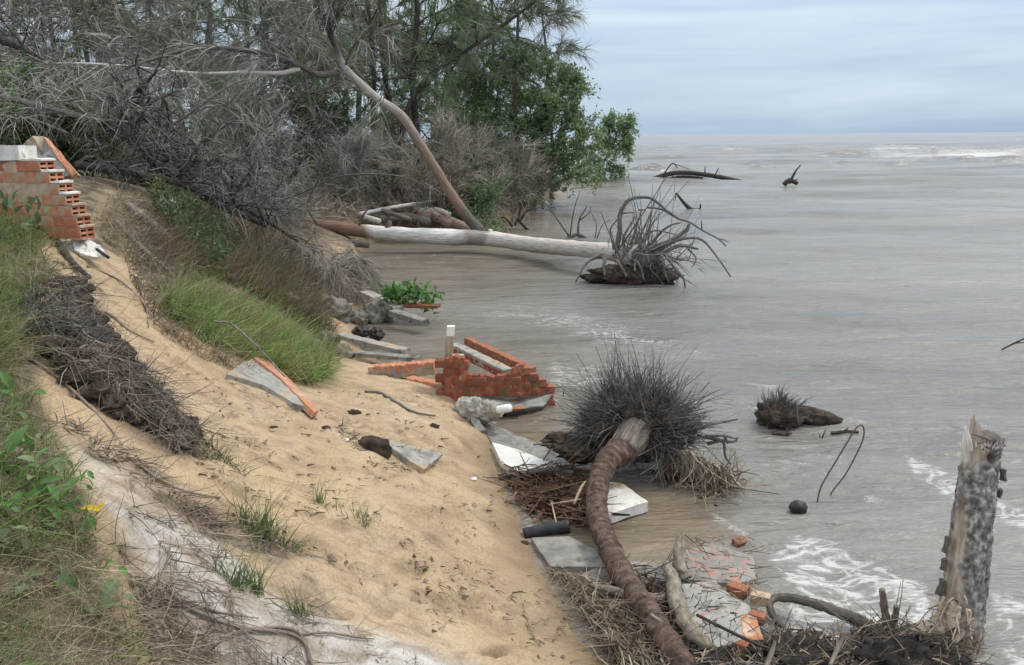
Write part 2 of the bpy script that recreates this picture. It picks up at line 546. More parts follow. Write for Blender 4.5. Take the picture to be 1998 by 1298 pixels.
# ------------------------------------------------------------------ the ground: control points seen in the picture, at their distances
_cp = []
for px, py, Y in [
    (-300, 1298, 1.9), (0, 1298, 2.25), (150, 1298, 2.38), (300, 1298, 2.8), (450, 1298, 3.25), (600, 1298, 3.55), (800, 1298, 3.9), (1000, 1298, 4.15),
    (0, 1000, 3.0), (150, 1000, 3.4), (300, 1000, 4.0), (450, 1000, 4.6), (600, 1000, 5.05), (750, 1000, 5.5), (900, 1000, 5.85),
    (450, 1150, 3.85), (700, 1150, 4.45), (900, 1150, 4.8), (250, 1150, 3.2),
    (0, 800, 4.2), (120, 800, 4.6), (250, 800, 5.3), (400, 800, 6.2), (550, 800, 7.0), (700, 800, 7.8), (850, 800, 8.4),
    (0, 620, 5.5), (100, 620, 5.9), (230, 620, 6.8), (330, 640, 7.6), (480, 720, 8.2), (600, 745, 8.7), (700, 752, 9.1), (800, 748, 9.5), (870, 760, 9.5),
    (0, 480, 7.5), (170, 510, 8.2), (160, 465, 9.0), (-150, 450, 8.0),
    (300, 530, 10), (300, 400, 13), (450, 470, 14), (450, 560, 11.5), (560, 560, 13), (620, 640, 12), (640, 560, 15.5), (560, 450, 20), (700, 470, 21),
    (800, 400, 25), (700, 380, 27), (950, 400, 30), (1050, 382, 40), (620, 700, 10.3)]:
    _cp.append(at(px, py, Y))
SHORE = [(1420, 1500), (1200, 1298), (1080, 1150), (1030, 1060), (985, 960), (965, 880), (945, 815), (915, 775), (800, 722), (700, 660), (715, 600), (725, 545),
         (715, 500), (800, 468), (900, 455), (1050, 410), (1085, 372), (1118, 352)]
for p in SHORE: _cp.append(on(*p, 0.0))
for px, py, z in [(1500, 1298, -.35), (1400, 1000, -.35), (1300, 800, -.4), (1130, 690, -.35), (1000, 560, -.4), (1200, 450, -.5), (1300, 370, -.6)]:
    _cp.append(on(px, py, z))
for q in [(-15, 30, 2.2), (-8, 40, 1.8), (-3, 52, 1.1), (0, 62, .5), (-30, 20, 2.3), (-12, 10, 2.2), (-8, 4, 2.0), (-4, 0.3, 1.75), (-2, -3, 1.6), (0, 0, 1.35),
          (.7, 2.6, .35), (1.4, 1.5, 0), (2.0, -.5, 0), (2.5, -4, 0), (4, -4, -.4), (10, 20, -1.5), (20, 60, -2), (6, 5, -1.2), (6, -3, -1.2),
          (12, 100, -1.5), (60, 60, -3), (-60, 60, 2.5), (-60, -10, 2.5), (-6, 110, 1), (60, -10, -3), (-40, 200, 2), (0, 200, -1.5), (60, 200, -4), (-80, 200, 2)]:
    _cp.append(np.array(q, float))
_cp = np.array(_cp)
# thin-plate spline in a space where distance is compressed, so far points do not dominate
def _warp(X, Y):
    r = np.sqrt(X * X + Y * Y) + 1e-6
    k = np.log1p(r / 4.0) * 4.0 / r
    return np.stack([X * k, Y * k], -1)
_cw = _warp(_cp[:, 0], _cp[:, 1])
def _U(d2): return 0.5 * d2 * np.log(d2 + 1e-9)
_d2 = ((_cw[:, None] - _cw[None]) ** 2).sum(-1)
_n = len(_cw)
_A = np.zeros((_n + 3, _n + 3))
_A[:_n, :_n] = _U(_d2) + np.eye(_n) * 0.02
_A[:_n, _n] = 1; _A[:_n, _n + 1:] = _cw
_A[_n:, :_n] = _A[:_n, _n:].T
_sol = np.linalg.solve(_A, np.concatenate([_cp[:, 2], np.zeros(3)]))
def tps(X, Y):
    q = _warp(np.asarray(X, float), np.asarray(Y, float))
    sh = q.shape[:-1]; q = q.reshape(-1, 2)
    out = np.empty(len(q))
    for i in range(0, len(q), 40000):
        c = q[i:i + 40000]
        out[i:i + 40000] = _U(((c[:, None] - _cw[None]) ** 2).sum(-1)) @ _sol[:_n] + _sol[_n] + c @ _sol[_n + 1:]
    return np.clip(out, -3.5, 3.2).reshape(sh)

def _axis(lo, hi, a, b, step, grow):
    core = list(np.arange(a, b, step))
    x, s = b, step
    up = []
    while x < hi: up.append(x); s *= grow; x += s
    x, s = a - step, step
    dn = []
    while x > lo: dn.append(x); s *= grow; x -= s
    return np.array(sorted(dn) + core + up + [hi])
GX = _axis(-90, 70, -5.2, 1.5, 0.034, 1.07)
GY = _axis(-25, 260, 1.9, 10.5, 0.036, 1.045)
XX, YY = np.meshgrid(GX, GY, indexing='xy')
ZZ = tps(XX, YY)

# the inlet where the water runs in below the fallen trunk
_ix, _iy = proj(np.stack([XX, YY, 0 * XX], -1))
_in = soft_poly(_ix, _iy, [(700, 520), (700, 478), (740, 462), (815, 450), (905, 442), (1000, 418), (1065, 392), (1110, 400), (1110, 470), (950, 560), (720, 560)], 9)
ZZ = ZZ * (1 - _in) + np.minimum(ZZ, -.16) * _in
# picture-region masks painted once onto the ground (dry white sand, dark root soil, grass floor)
_px, _py = proj(np.stack([XX, YY, ZZ], -1))
_jx = _px + 26 * n2(XX, YY, 3.0, 3, 3.1); _jy = _py + 26 * n2(XX, YY, 3.0, 3, 8.2)
PALE = [(230, 985), (330, 1010), (420, 1060), (520, 1150), (700, 1225), (930, 1310), (900, 1500), (420, 1500), (420, 1298), (330, 1180), (200, 990)]
SOIL = [(40, 545), (165, 560), (245, 690), (350, 800), (400, 880), (360, 900), (255, 830), (120, 740), (60, 640)]
ROOTY = [(230, 870), (300, 900), (430, 1010), (560, 1060), (640, 1180), (600, 1200), (480, 1100), (330, 1010), (260, 960)]
ROOTY2 = [(225, 1060), (330, 1090), (350, 1180), (500, 1240), (640, 1310), (300, 1310), (270, 1200)]
VEG = [(165, 480), (230, 330), (620, 430), (650, 742), (560, 742), (430, 690), (320, 620), (250, 500)]
LGRASS = [(-900, 380), (0, 450), (70, 475), (115, 560), (60, 640), (70, 760), (110, 850), (165, 980), (205, 1080), (235, 1200), (255, 1298), (300, 1600), (-900, 1600)]
WOODS = [(-900, -50), (1130, -50), (1130, 345), (1120, 352), (1060, 412), (900, 458), (780, 470), (600, 460), (560, 430), (230, 330), (160, 460), (-900, 440)]
m_pale = np.maximum(soft_poly(_jx, _jy, PALE, 14), .5 * soft_poly(_jx, _jy, [(120, 850), (200, 860), (330, 960), (330, 1050), (200, 990)], 18))
m_soil = np.maximum.reduce([soft_poly(_jx, _jy, SOIL, 12), .9 * soft_poly(_jx, _jy, [(1075, 1118), (1150, 1130), (1290, 1210), (1340, 1300), (1250, 1340), (1165, 1230)], 12), .85 * soft_poly(_jx, _jy, [(975, 930), (1060, 915), (1140, 935), (1150, 1010), (1110, 1030), (1020, 1000)], 12)])
m_root = np.maximum.reduce([.95 * soft_poly(_jx, _jy, [(560, 425), (1010, 400), (905, 450), (720, 470), (690, 500), (600, 500), (570, 470)], 14), soft_poly(_jx, _jy, ROOTY, 14) * 0.65, soft_poly(_jx, _jy, ROOTY2, 14) * 0.6])
m_veg = np.maximum.reduce([soft_poly(_jx, _jy, VEG, 16), soft_poly(_jx, _jy, LGRASS, 14), soft_poly(_jx, _jy, WOODS, 14),
                           ((YY < 1.4) & (XX < -0.7)).astype(float), .8 * soft_poly(_jx, _jy, [(880, 425), (1125, 350), (1130, 425), (1040, 455), (900, 475)], 10), (_px < -900).astype(float)])
land = np.clip((ZZ + 0.02) / 0.15, 0, 1)
near = np.clip(1.3 - YY / 14, 0.15, 1)
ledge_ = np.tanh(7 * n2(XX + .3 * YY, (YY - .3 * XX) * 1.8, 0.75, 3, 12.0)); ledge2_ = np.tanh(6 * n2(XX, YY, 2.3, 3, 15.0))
m_ledge_shade = np.clip(1.25 * np.exp(-(ledge_ / .45) ** 2) * (n2(XX, YY, 5.0, 3, 21.0) > -.15) , 0, 1) * .55 + .30 * np.exp(-(ledge2_ / .4) ** 2)
dz = (0.045 * np.tanh(7 * n2(XX + .3 * YY, (YY - .3 * XX) * 1.8, 0.75, 3, 12.0)) + 0.022 * np.tanh(6 * n2(XX, YY, 2.3, 3, 15.0)) + 0.05 * n2(XX, YY, 1.1, 4, 1.0) + 0.024 * n2(XX, YY, 6.5, 4, 2.0) + 0.014 * n2(XX + 0.8 * YY, (YY - 0.8 * XX) * 3.0, 2.6, 3, 5.0))
pits = np.clip(n2(XX, YY, 5.5, 2, 9.0) - 0.30, 0, 1) * 0.22
dz = dz - pits * (1 - m_veg)
dz = dz + (m_soil * 0.07 + m_root * 0.02) * (0.5 + n2(XX, YY, 9.0, 4, 4.0)) + m_veg * 0.03 * n2(XX, YY, 4.0, 3, 6.0)
# the broken step where the root mat of the bank overhangs the sand
ZZ = ZZ + dz * land * near
def gz(X, Y):
    X = np.clip(np.asarray(X, float), GX[0], GX[-1] - 1e-3); Y = np.clip(np.asarray(Y, float), GY[0], GY[-1] - 1e-3)
    i = np.clip(np.searchsorted(GX, X) - 1, 0, len(GX) - 2); j = np.clip(np.searchsorted(GY, Y) - 1, 0, len(GY) - 2)
    a = (X - GX[i]) / (GX[i + 1] - GX[i]); b = (Y - GY[j]) / (GY[j + 1] - GY[j])
    return (ZZ[j, i] * (1 - a) * (1 - b) + ZZ[j, i + 1] * a * (1 - b) + ZZ[j + 1, i] * (1 - a) * b + ZZ[j + 1, i + 1] * a * b)
_steps = np.concatenate([[1.2], 1.2 * 1.012 ** np.arange(1, 400)])
def gnd(px, py, dz_=0.0, floor=0.0):
    """where the line of sight meets the ground (or the water level 'floor')"""
    px = np.atleast_1d(np.asarray(px, float)); py = np.atleast_1d(np.asarray(py, float))
    rx, rz = ray(px, py)
    st = _steps[_steps < 140]
    Y = st[None, :]; X = rx[:, None] * Y; Z = CAM_H + rz[:, None] * Y
    h = np.maximum(gz(X, np.broadcast_to(Y, X.shape)), floor) + dz_
    below = Z <= h
    k = np.argmax(below, 1); k = np.where(below.any(1), k, len(st) - 1)
    k0 = np.maximum(k - 1, 0); r = np.arange(len(px))
    d0 = (Z - h)[r, k0]; d1 = (Z - h)[r, k]
    t = np.clip(d0 / np.where(np.abs(d0 - d1) < 1e-9, 1, d0 - d1), 0, 1)
    y = st[k0] * (1 - t) + st[k] * t
    return np.stack([rx * y, y, CAM_H + rz * y], -1)
def g1(px, py, dz_=0.0, floor=0.0): return gnd(px, py, dz_, floor)[0]

def ground_mat():
    m = bpy.data.materials.new('beach_sand'); m.use_nodes = True
    nt = m.node_tree; nd, lk = nt.nodes, nt.links
    b = nd['Principled BSDF']
    g = nd.new('ShaderNodeNewGeometry')
    def noise(sc, det=6, st=(1, 1, 1), rough=.6):
        mp = nd.new('ShaderNodeMapping'); mp.inputs['Scale'].default_value = st
        lk.new(g.outputs['Position'], mp.inputs['Vector'])
        n = nd.new('ShaderNodeTexNoise'); n.inputs['Scale'].default_value = sc; n.inputs['Detail'].default_value = det; n.inputs['Roughness'].default_value = rough
        lk.new(mp.outputs[0], n.inputs['Vector']); return n.outputs[0]
    def attr(k):
        a = nd.new('ShaderNodeAttribute'); a.attribute_name = k; return a.outputs['Fac']
    def mix(f, a, c):
        x = nd.new('ShaderNodeMix'); x.data_type = 'RGBA'
        lk.new(f, x.inputs[0]) if not isinstance(f, float) else setattr(x.inputs[0], 'default_value', f)
        lk.new(a, x.inputs[6])
        if isinstance(c, tuple): x.inputs[7].default_value = (*c, 1)
        else: lk.new(c, x.inputs[7])
        return x.outputs[2]
    def rmp(v, stops):
        r = ramp(nd, stops); lk.new(v, r.inputs[0]); return r.outputs[0]
    def math_(op, a, c):
        x = nd.new('ShaderNodeMath'); x.operation = op; x.use_clamp = True
        lk.new(a, x.inputs[0])
        if isinstance(c, float): x.inputs[1].default_value = c
        else: lk.new(c, x.inputs[1])
        return x.outputs[0]
    sand = rmp(noise(1.6, 6), [(.3, (.395, .285, .178)), (.52, (.46, .345, .222)), (.72, (.51, .402, .278))])
    gold = rmp(noise(.55, 3), [(.48, (0, 0, 0)), (.66, (.7, .7, .7))])
    sand = mix(gold, sand, (.50, .37, .225))
    grain = rmp(noise(60, 4), [(.3, (.74, .72, .70)), (.55, (1, 1, 1)), (.75, (1.12, 1.12, 1.1))])
    pale = rmp(noise(5.0, 6), [(.3, (.36, .315, .265)), (.5, (.50, .465, .42)), (.68, (.62, .595, .555))])
    c = mix(attr('pale'), sand, pale)
    specks = rmp(noise(7, 8, (1, 1.7, 1), .68), [(.56, (0, 0, 0)), (.68, (.62, .62, .62))])
    c = mix(specks, c, (.17, .115, .075))
    drift = rmp(noise(2.6, 6, (1, 2.4, 1)), [(.50, (0, 0, 0)), (.70, (.72, .72, .72))])
    c = mix(drift, c, (.30, .215, .145))
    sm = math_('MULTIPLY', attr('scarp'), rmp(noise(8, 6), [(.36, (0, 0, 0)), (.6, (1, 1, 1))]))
    c = mix(sm, c, (.235, .165, .105))  # shading along the small ledges, painted into the sand colour
    soil = rmp(noise(11, 7), [(.32, (.022, .017, .014)), (.5, (.062, .046, .035)), (.70, (.17, .125, .088))])
    c = mix(attr('soil'), c, soil)
    rootc = rmp(noise(18, 6), [(.36, (.075, .055, .042)), (.55, (.21, .165, .125)), (.7, (.43, .37, .30))])
    rm = math_('MULTIPLY', attr('rooty'), rmp(noise(4.5, 5), [(.36, (0, 0, 0)), (.52, (1, 1, 1))]))
    c = mix(rm, c, rootc)
    veg = rmp(noise(6, 6), [(.32, (.050, .041, .028)), (.5, (.125, .100, .066)), (.68, (.26, .21, .145))])
    c = mix(attr('veg'), c, veg)
    mm = nd.new('ShaderNodeMix'); mm.data_type = 'RGBA'; mm.blend_type = 'MULTIPLY'; mm.inputs[0].default_value = 1
    lk.new(c, mm.inputs[6]); lk.new(grain, mm.inputs[7]); c = mm.outputs[2]
    c = mix(attr('wet'), c, (.20, .135, .078))
    lk.new(c, b.inputs['Base Color'])
    rr = nd.new('ShaderNodeMapRange'); rr.inputs[3].default_value = .92; rr.inputs[4].default_value = .34
    lk.new(attr('wet'), rr.inputs[0]); lk.new(rr.outputs[0], b.inputs['Roughness'])
    b.inputs['Specular IOR Level'].default_value = .25
    bp = nd.new('ShaderNodeBump'); bp.inputs['Strength'].default_value = .55; bp.inputs['Distance'].default_value = .02
    lk.new(noise(26, 9, (1, 1, 1), .7), bp.inputs['Height'])
    bp2 = nd.new('ShaderNodeBump'); bp2.inputs['Strength'].default_value = .5; bp2.inputs['Distance'].default_value = .05
    lk.new(noise(7, 6), bp2.inputs['Height']); lk.new(bp.outputs[0], bp2.inputs['Normal'])
    lk.new(bp2.outputs[0], b.inputs['Normal'])
    return m

_idx = np.arange(XX.size).reshape(XX.shape)
_q = np.stack([_idx[:-1, :-1], _idx[:-1, 1:], _idx[1:, 1:], _idx[1:, :-1]], -1).reshape(-1, 4)
wetm = np.clip(1 - (ZZ - 0.02) / 0.13, 0, 1) * (0.75 + 0.5 * n2(XX, YY, 4, 3, 7))
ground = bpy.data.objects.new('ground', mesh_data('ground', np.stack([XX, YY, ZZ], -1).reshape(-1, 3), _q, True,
    {'pale': m_pale.ravel(), 'soil': m_soil.ravel(), 'rooty': m_root.ravel(), 'veg': m_veg.ravel(), 'scarp': m_ledge_shade.ravel(), 'wet': np.clip(wetm, 0, 1).ravel()}))
ground.data.materials.append(ground_mat())
link(ground); ground['kind'] = 'structure'; ground['label'] = 'eroded sandy bank sloping down to the sea'

# ------------------------------------------------------------------ the sea: one sheet to the horizon, finer towards the shore
def water():
    ys = [1.2]
    while ys[-1] < 9000:
        ys.append(ys[-1] + max(0.02, ys[-1] * (0.0062 if ys[-1] < 250 else 0.035)))
    ys = np.array(ys)
    t = np.concatenate([-np.geomspace(3.0, 0.62, 26)[:-1], np.linspace(-0.62, 0.95, 420), np.geomspace(0.95, 4.0, 30)[1:]])
    Y, T = np.meshgrid(ys, t, indexing='ij')
    X = T * Y
    Z = np.zeros_like(X)
    cell = np.maximum(Y * 0.0062, 0.02)
    def wave(lx, ly, amp, seed, ang=0.0):
        ca, sa = cos(ang), sin(ang)
        a = X * ca + Y * sa; b = -X * sa + Y * ca
        k = np.clip(ly / (3.2 * cell) - 0.4, 0, 1)
        return amp * k * fbm(np.stack([a / lx, b / ly, np.full_like(X, seed)], -1), 2)
    deep = np.clip((Y - 9) / 50, 0, 1)
    shal = np.clip(-gz(np.clip(X, -80, 65), np.clip(Y, -20, 250)) / 0.35, 0.10, 1)
    Z += wave(16, 5.0, 0.60, 1.2, -.1) * deep
    Z += wave(45, 14.0, 0.75, 8.2, -.06) * np.clip((Y - 40) / 120, 0, 1)
    Z += wave(2.8, 0.95, 0.14, 2.2, -.22) * (0.35 + 0.65 * deep) * shal
    Z += wave(1.1, 0.34, 0.050, 3.2, -.25) * shal
    Z += wave(0.42, 0.18, 0.012, 4.2, .35) * shal
    px, py = proj(np.stack([X, Y, 0 * X], -1))
    foam = np.zeros_like(X)
    jx = px + 30 * fbm(np.stack([X * 1.3, Y * .8, 0 * X + 3], -1), 3); jy = py + 12 * fbm(np.stack([X * 1.3, Y * .8, 0 * X + 9], -1), 3)
    def fo(poly, w, a):
        nonlocal foam
        foam = np.maximum(foam, a * soft_poly(jx, jy, poly, w))
    # breakers far out
    def crest(x0, x1, yy, hgt, wid, fm):
        yc = on((x0 + x1) / 2, yy, 0)[1]
        xa, xb = on(x0, yy, 0)[0], on(x1, yy, 0)[0]
        w_ = wid
        pad = 6 * w_ + .06 * abs(xb - xa)
        i0, i1 = np.searchsorted(ys, [yc - pad, yc + pad])
        x, y = X[i0:i1], Y[i0:i1]
        e = np.clip((x - xa) / (0.12 * abs(xb - xa) + 1), 0, 1) * np.clip((xb - x) / (0.12 * abs(xb - xa) + 1), 0, 1)
        yl = yc + 0.05 * (x - xa) + 0.6 * w_ * fbm(np.stack([x / (6 * w_), 0 * x + yy, 0 * x], -1), 3)
        d = (y - yl) / w_
        prof = np.where(d < 0, np.exp(-(d * 2.2) ** 2), np.exp(-(d * .8) ** 2))
        Z[i0:i1] += hgt * e * prof * (0.75 + .5 * fbm(np.stack([x / (2 * w_), y / w_, 0 * x + yy], -1), 2))
        foam[i0:i1] = np.maximum(foam[i0:i1], fm * e * np.exp(-((d + .35) * 1.3) ** 2))
    crest(1690, 2500, 304, 1.05, 5.5, 1.05)
    crest(1560, 1720, 307, .25, 2.0, .75)
    crest(1640, 1700, 272, 1.3, 12, .85); crest(1725, 1785, 272, 1.4, 12, .9); crest(1870, 2150, 267, 1.6, 16, .95)
    crest(1440, 1560, 270, 1.0, 12, .7); crest(1240, 1330, 272, 1.2, 12, .8)
    fo([(1700, 283), (1800, 284), (2100, 290), (2300, 300), (2300, 322), (1998, 316), (1760, 314), (1690, 306)], 6, .86)
    fo([(1100, 345), (1100, 315), (1150, 300), (1130, 345)], 6, .95)
    rw = np.random.default_rng(77)
    for k in range(64):
        yy = 264 + 70 * rw.random() ** 1.5; xx = rw.uniform(1180, 2150); ww = rw.uniform(16, 110)
        crest(xx, xx + ww, yy, .25 + .5 * rw.random(), 1.2 + 10 * max(0, (285 - yy) / 30), rw.uniform(.6, 1.0))
    brk = np.clip(.55 + 1.5 * fbm(np.stack([X / 9, Y / 5, 0 * X + 2], -1), 4), 0, 1)
    foam = np.where(Y > 50, foam * (.55 + .5 * brk), foam)
    fo([(1545, 364), (1620, 368), (1600, 372), (1520, 370)], 3, .6)
    # drifting foam nearer the shore
    fo([(840, 560), (1000, 590), (1180, 600), (1330, 640), (1420, 700), (1330, 720), (1160, 660), (1000, 640), (880, 610)], 30, .50)
    fo([(1380, 700), (1520, 740), (1640, 790), (1760, 850), (1900, 870), (1998, 900), (1900, 890), (1700, 850), (1480, 770)], 14, .46)
    fo([(1080, 740), (1200, 690), (1260, 720), (1130, 760), (1120, 800), (1040, 840), (1010, 830)], 18, .56)
    fo([(900, 575), (1120, 600), (1300, 640), (1400, 690), (1250, 700), (1050, 640)], 34, .70)
    fo([(1060, 690), (1180, 690), (1300, 720), (1120, 790), (1040, 760)], 26, .62)
    fo([(1400, 830), (1640, 860), (1720, 950), (1560, 940)], 30, .50)
    fo([(740, 480), (900, 480), (1040, 520), (880, 530), (720, 560)], 18, .44)
    fo([(1380, 880), (1500, 840), (1620, 860), (1640, 900), (1480, 950)], 24, .46)
    fo([(1480, 1080), (1570, 1040), (1640, 1060), (1800, 1140), (1830, 1230), (1700, 1250), (1600, 1210), (1520, 1130)], 12, .80)
    fo([(1380, 985), (1470, 1030), (1460, 1050), (1370, 1010)], 10, .6)
    fo([(1520, 1170), (1650, 1180), (1760, 1240), (1700, 1310), (1540, 1290)], 12, .82)
    fo([(1690, 960), (1740, 975), (1735, 1000), (1690, 990)], 8, .66)
    fo([(1760, 880), (1900, 930), (2100, 1040), (2100, 1065), (1940, 1020), (1780, 930)], 10, .74)
    fo([(1930, 1150), (2100, 1200), (2100, 1300), (1960, 1310), (1925, 1230)], 14, .74)
    fo([(1080, 870), (1400, 800), (1420, 900), (1120, 960)], 20, .42)
    fo([(1330, 600), (1990, 640), (1990, 700), (1400, 680)], 40, .16)
    depth = -gz(np.clip(X, -80, 65), np.clip(Y, -20, 250))
    # thin lace of foam where the swash touches the land
    foam = np.maximum(foam, .52 * np.exp(-((depth - .03) / .035) ** 2) * (Y < 40))
    brown = np.clip(1 - (depth - .02) / .42, 0, 1)
    muddy = np.maximum.reduce([.95 * soft_poly(jx, jy, [(930, 830), (1080, 800), (1120, 860), (1260, 930), (1380, 960), (1420, 1040), (1330, 1110), (1180, 1130), (1040, 1090), (1000, 980)], 45),
                      .55 * soft_poly(jx, jy, [(700, 470), (1000, 480), (1060, 540), (860, 590), (700, 620)], 45), .9 * soft_poly(jx, jy, [(1000, 770), (1090, 760), (1040, 830), (930, 830)], 20)])
    brown = np.maximum(brown * .6, muddy * .85)
    n0, n1 = X.shape
    idx = np.arange(X.size).reshape(X.shape)
    q = np.stack([idx[:-1, :-1], idx[:-1, 1:], idx[1:, 1:], idx[1:, :-1]], -1).reshape(-1, 4)
    # leave out what lies well inside the land
    keep = (depth.ravel()[q] > -0.35).any(1)
    q = q[keep]
    m = bpy.data.materials.new('sea_water'); m.use_nodes = True
    nt = m.node_tree; nd, lk = nt.nodes, nt.links
    b = nd['Principled BSDF']
    g = nd.new('ShaderNodeNewGeometry')
    def noise(sc, det, st, dist=0.0, rg=.6):
        mp = nd.new('ShaderNodeMapping'); mp.inputs['Scale'].default_value = st; mp.inputs['Rotation'].default_value = (0, 0, -.2)
        lk.new(g.outputs['Position'], mp.inputs['Vector'])
        n = nd.new('ShaderNodeTexNoise'); n.inputs['Scale'].default_value = sc; n.inputs['Detail'].default_value = det
        n.inputs['Distortion'].default_value = dist; n.inputs['Roughness'].default_value = rg
        lk.new(mp.outputs[0], n.inputs['Vector']); return n.outputs[0]
    ab = nd.new('ShaderNodeAttribute'); ab.attribute_name = 'brown'
    af = nd.new('ShaderNodeAttribute'); af.attribute_name = 'foam'
    base = ramp(nd, [(.35, (.140, .132, .117)), (.62, (.262, .250, .226))]); lk.new(noise(.12, 5, (.5, 1.6, 1)), base.inputs[0])
    mud = ramp(nd, [(.35, (.135, .095, .055)), (.62, (.235, .175, .112))]); lk.new(noise(1.6, 5, (.6, 1.4, 1), 1.0), mud.inputs[0])
    mx = nd.new('ShaderNodeMix'); mx.data_type = 'RGBA'
    lk.new(ab.outputs['Fac'], mx.inputs[0]); lk.new(base.outputs[0], mx.inputs[6]); lk.new(mud.outputs[0], mx.inputs[7])
    # foam: lace of cells broken up by noise
    mpv = nd.new('ShaderNodeMapping'); mpv.inputs['Scale'].default_value = (8.5, 13.0, 1)
    nw = nd.new('ShaderNodeTexNoise'); nw.inputs['Scale'].default_value = 2.2; nw.inputs['Detail'].default_value = 4
    lk.new(g.outputs['Position'], nw.inputs['Vector'])
    va = nd.new('ShaderNodeVectorMath'); va.operation = 'MULTIPLY_ADD'; va.inputs[1].default_value = (.5, .5, 0)
    lk.new(nw.outputs['Color'], va.inputs[0]); lk.new(g.outputs['Position'], va.inputs[2]); lk.new(va.outputs[0], mpv.inputs['Vector'])
    vo = nd.new('ShaderNodeTexVoronoi'); vo.feature = 'DISTANCE_TO_EDGE'; vo.inputs['Scale'].default_value = 1.3; lk.new(mpv.outputs[0], vo.inputs['Vector'])
    lace = nd.new('ShaderNodeMapRange'); lace.inputs[1].default_value = 0; lace.inputs[2].default_value = .30; lace.inputs[3].default_value = .36; lace.inputs[4].default_value = -.10
    lk.new(vo.outputs['Distance'], lace.inputs[0])
    nf = noise(2.4, 8, (.7, 1.6, 1), .6, .66)
    def M(op, a, c, clamp=False):
        x = nd.new('ShaderNodeMath'); x.operation = op; x.use_clamp = clamp
        for i, s in enumerate((a, c)):
            if isinstance(s, float): x.inputs[i].default_value = s
            else: lk.new(s, x.inputs[i])
        return x.outputs[0]
    mm_ = noise(2.6, 4, (.8, 1.5, 1), 2.2, .55)
    ab_ = nd.new('ShaderNodeMath'); ab_.operation = 'ABSOLUTE'; lk.new(M('SUBTRACT', mm_, .5), ab_.inputs[0])
    vein = nd.new('ShaderNodeMapRange'); vein.inputs[1].default_value = 0; vein.inputs[2].default_value = .09; vein.inputs[3].default_value = .42; vein.inputs[4].default_value = -.04
    lk.new(ab_.outputs[0], vein.inputs[0])
    fine = noise(22, 5, (1, 1.6, 1), .8, .7)
    s = M('ADD', M('ADD', M('MULTIPLY', nf, .95), M('MULTIPLY', vein.outputs[0], .75)), M('MULTIPLY', M('SUBTRACT', fine, .5), .45))
    thr = M('SUBTRACT', 1.22, M('MULTIPLY', af.outputs['Fac'], .92))
    ff = nd.new('ShaderNodeMapRange'); ff.interpolation_type = 'SMOOTHSTEP'
    ff.inputs[1].default_value = -.14; ff.inputs[2].default_value = .46
    lk.new(M('SUBTRACT', s, thr), ff.inputs[0])
    has = nd.new('ShaderNodeMapRange'); has.inputs[1].default_value = .02; has.inputs[2].default_value = .2; lk.new(af.outputs['Fac'], has.inputs[0])
    fac = M('MULTIPLY', M('MULTIPLY', ff.outputs[0], has.outputs[0]), .85, True)
    mf = nd.new('ShaderNodeMix'); mf.data_type = 'RGBA'
    lk.new(fac, mf.inputs[0]); lk.new(mx.outputs[2], mf.inputs[6]); mf.inputs[7].default_value = (.70, .70, .675, 1)
    lk.new(mf.outputs[2], b.inputs['Base Color'])
    ro = nd.new('ShaderNodeMapRange'); ro.inputs[3].default_value = .17; ro.inputs[4].default_value = .8
    lk.new(fac, ro.inputs[0]); lk.new(ro.outputs[0], b.inputs['Roughness'])
    b.inputs['IOR'].default_value = 1.33
    b1 = nd.new('ShaderNodeBump'); b1.inputs['Strength'].default_value = .8; b1.inputs['Distance'].default_value = .06
    lk.new(noise(3.2, 6, (.8, 2.4, 1), .4), b1.inputs['Height'])
    b2 = nd.new('ShaderNodeBump'); b2.inputs['Strength'].default_value = .75; b2.inputs['Distance'].default_value = .45
    lk.new(noise(.55, 6, (.6, 2.0, 1), .3), b2.inputs['Height']); lk.new(b1.outputs[0], b2.inputs['Normal'])
    lk.new(b2.outputs[0], b.inputs['Normal'])
    o = bpy.data.objects.new('sea_water', mesh_data('sea_water', np.stack([X, Y, Z], -1).reshape(-1, 3), q, True,
                             {'foam': foam.ravel(), 'brown': brown.ravel()}))
    o.data.materials.append(m); link(o); o['kind'] = 'structure'; o['label'] = 'grey brown murky sea with breakers and drifting foam'
    # the sea behind the viewer
water()

# ------------------------------------------------------------------ shared materials
M_ = {}
M_['brick'] = mat('orange_brick', (.34, .13, .07), (.48, .20, .115), scale=10, rough=.9, bump=.4, island=.0, spots=(.50, .34, .24), spot_sc=9, spot_lo=.60)
M_['brick_b'] = mat('pale_orange_brick', (.40, .165, .09), (.54, .26, .16), scale=9, rough=.9, bump=.4, spots=(.55, .40, .29), spot_sc=7, spot_lo=.58, spots2=(.38, .29, .20), spot2_sc=5, spot2_lo=.56)
M_['brick_d'] = mat('dusky_orange_brick', (.24, .095, .055), (.38, .16, .09), scale=9, rough=.9, bump=.4, spots=(.13, .09, .06), spot_sc=8, spot_lo=.58)
M_['brick_wet'] = mat('wet_red_brick', (.15, .046, .027), (.26, .078, .042), (.36, .15, .095), scale=11, rough=.6, bump=.45, spots=(.15, .095, .06), spot_sc=5, spot_lo=.56, spots2=(.42, .30, .21), spot2_sc=16, spot2_lo=.66)
M_['mortar'] = mat('weathered_mortar', (.36, .24, .16), (.55, .44, .33), scale=16, rough=.95, bump=.5, spots=(.24, .13, .08), spot_sc=8, spot_lo=.62)
M_['plaster'] = mat('white_plaster', (.58, .55, .50), (.80, .78, .74), scale=8, rough=.9, bump=.35, spots=(.40, .34, .28), spot_sc=6, spot_lo=.63)
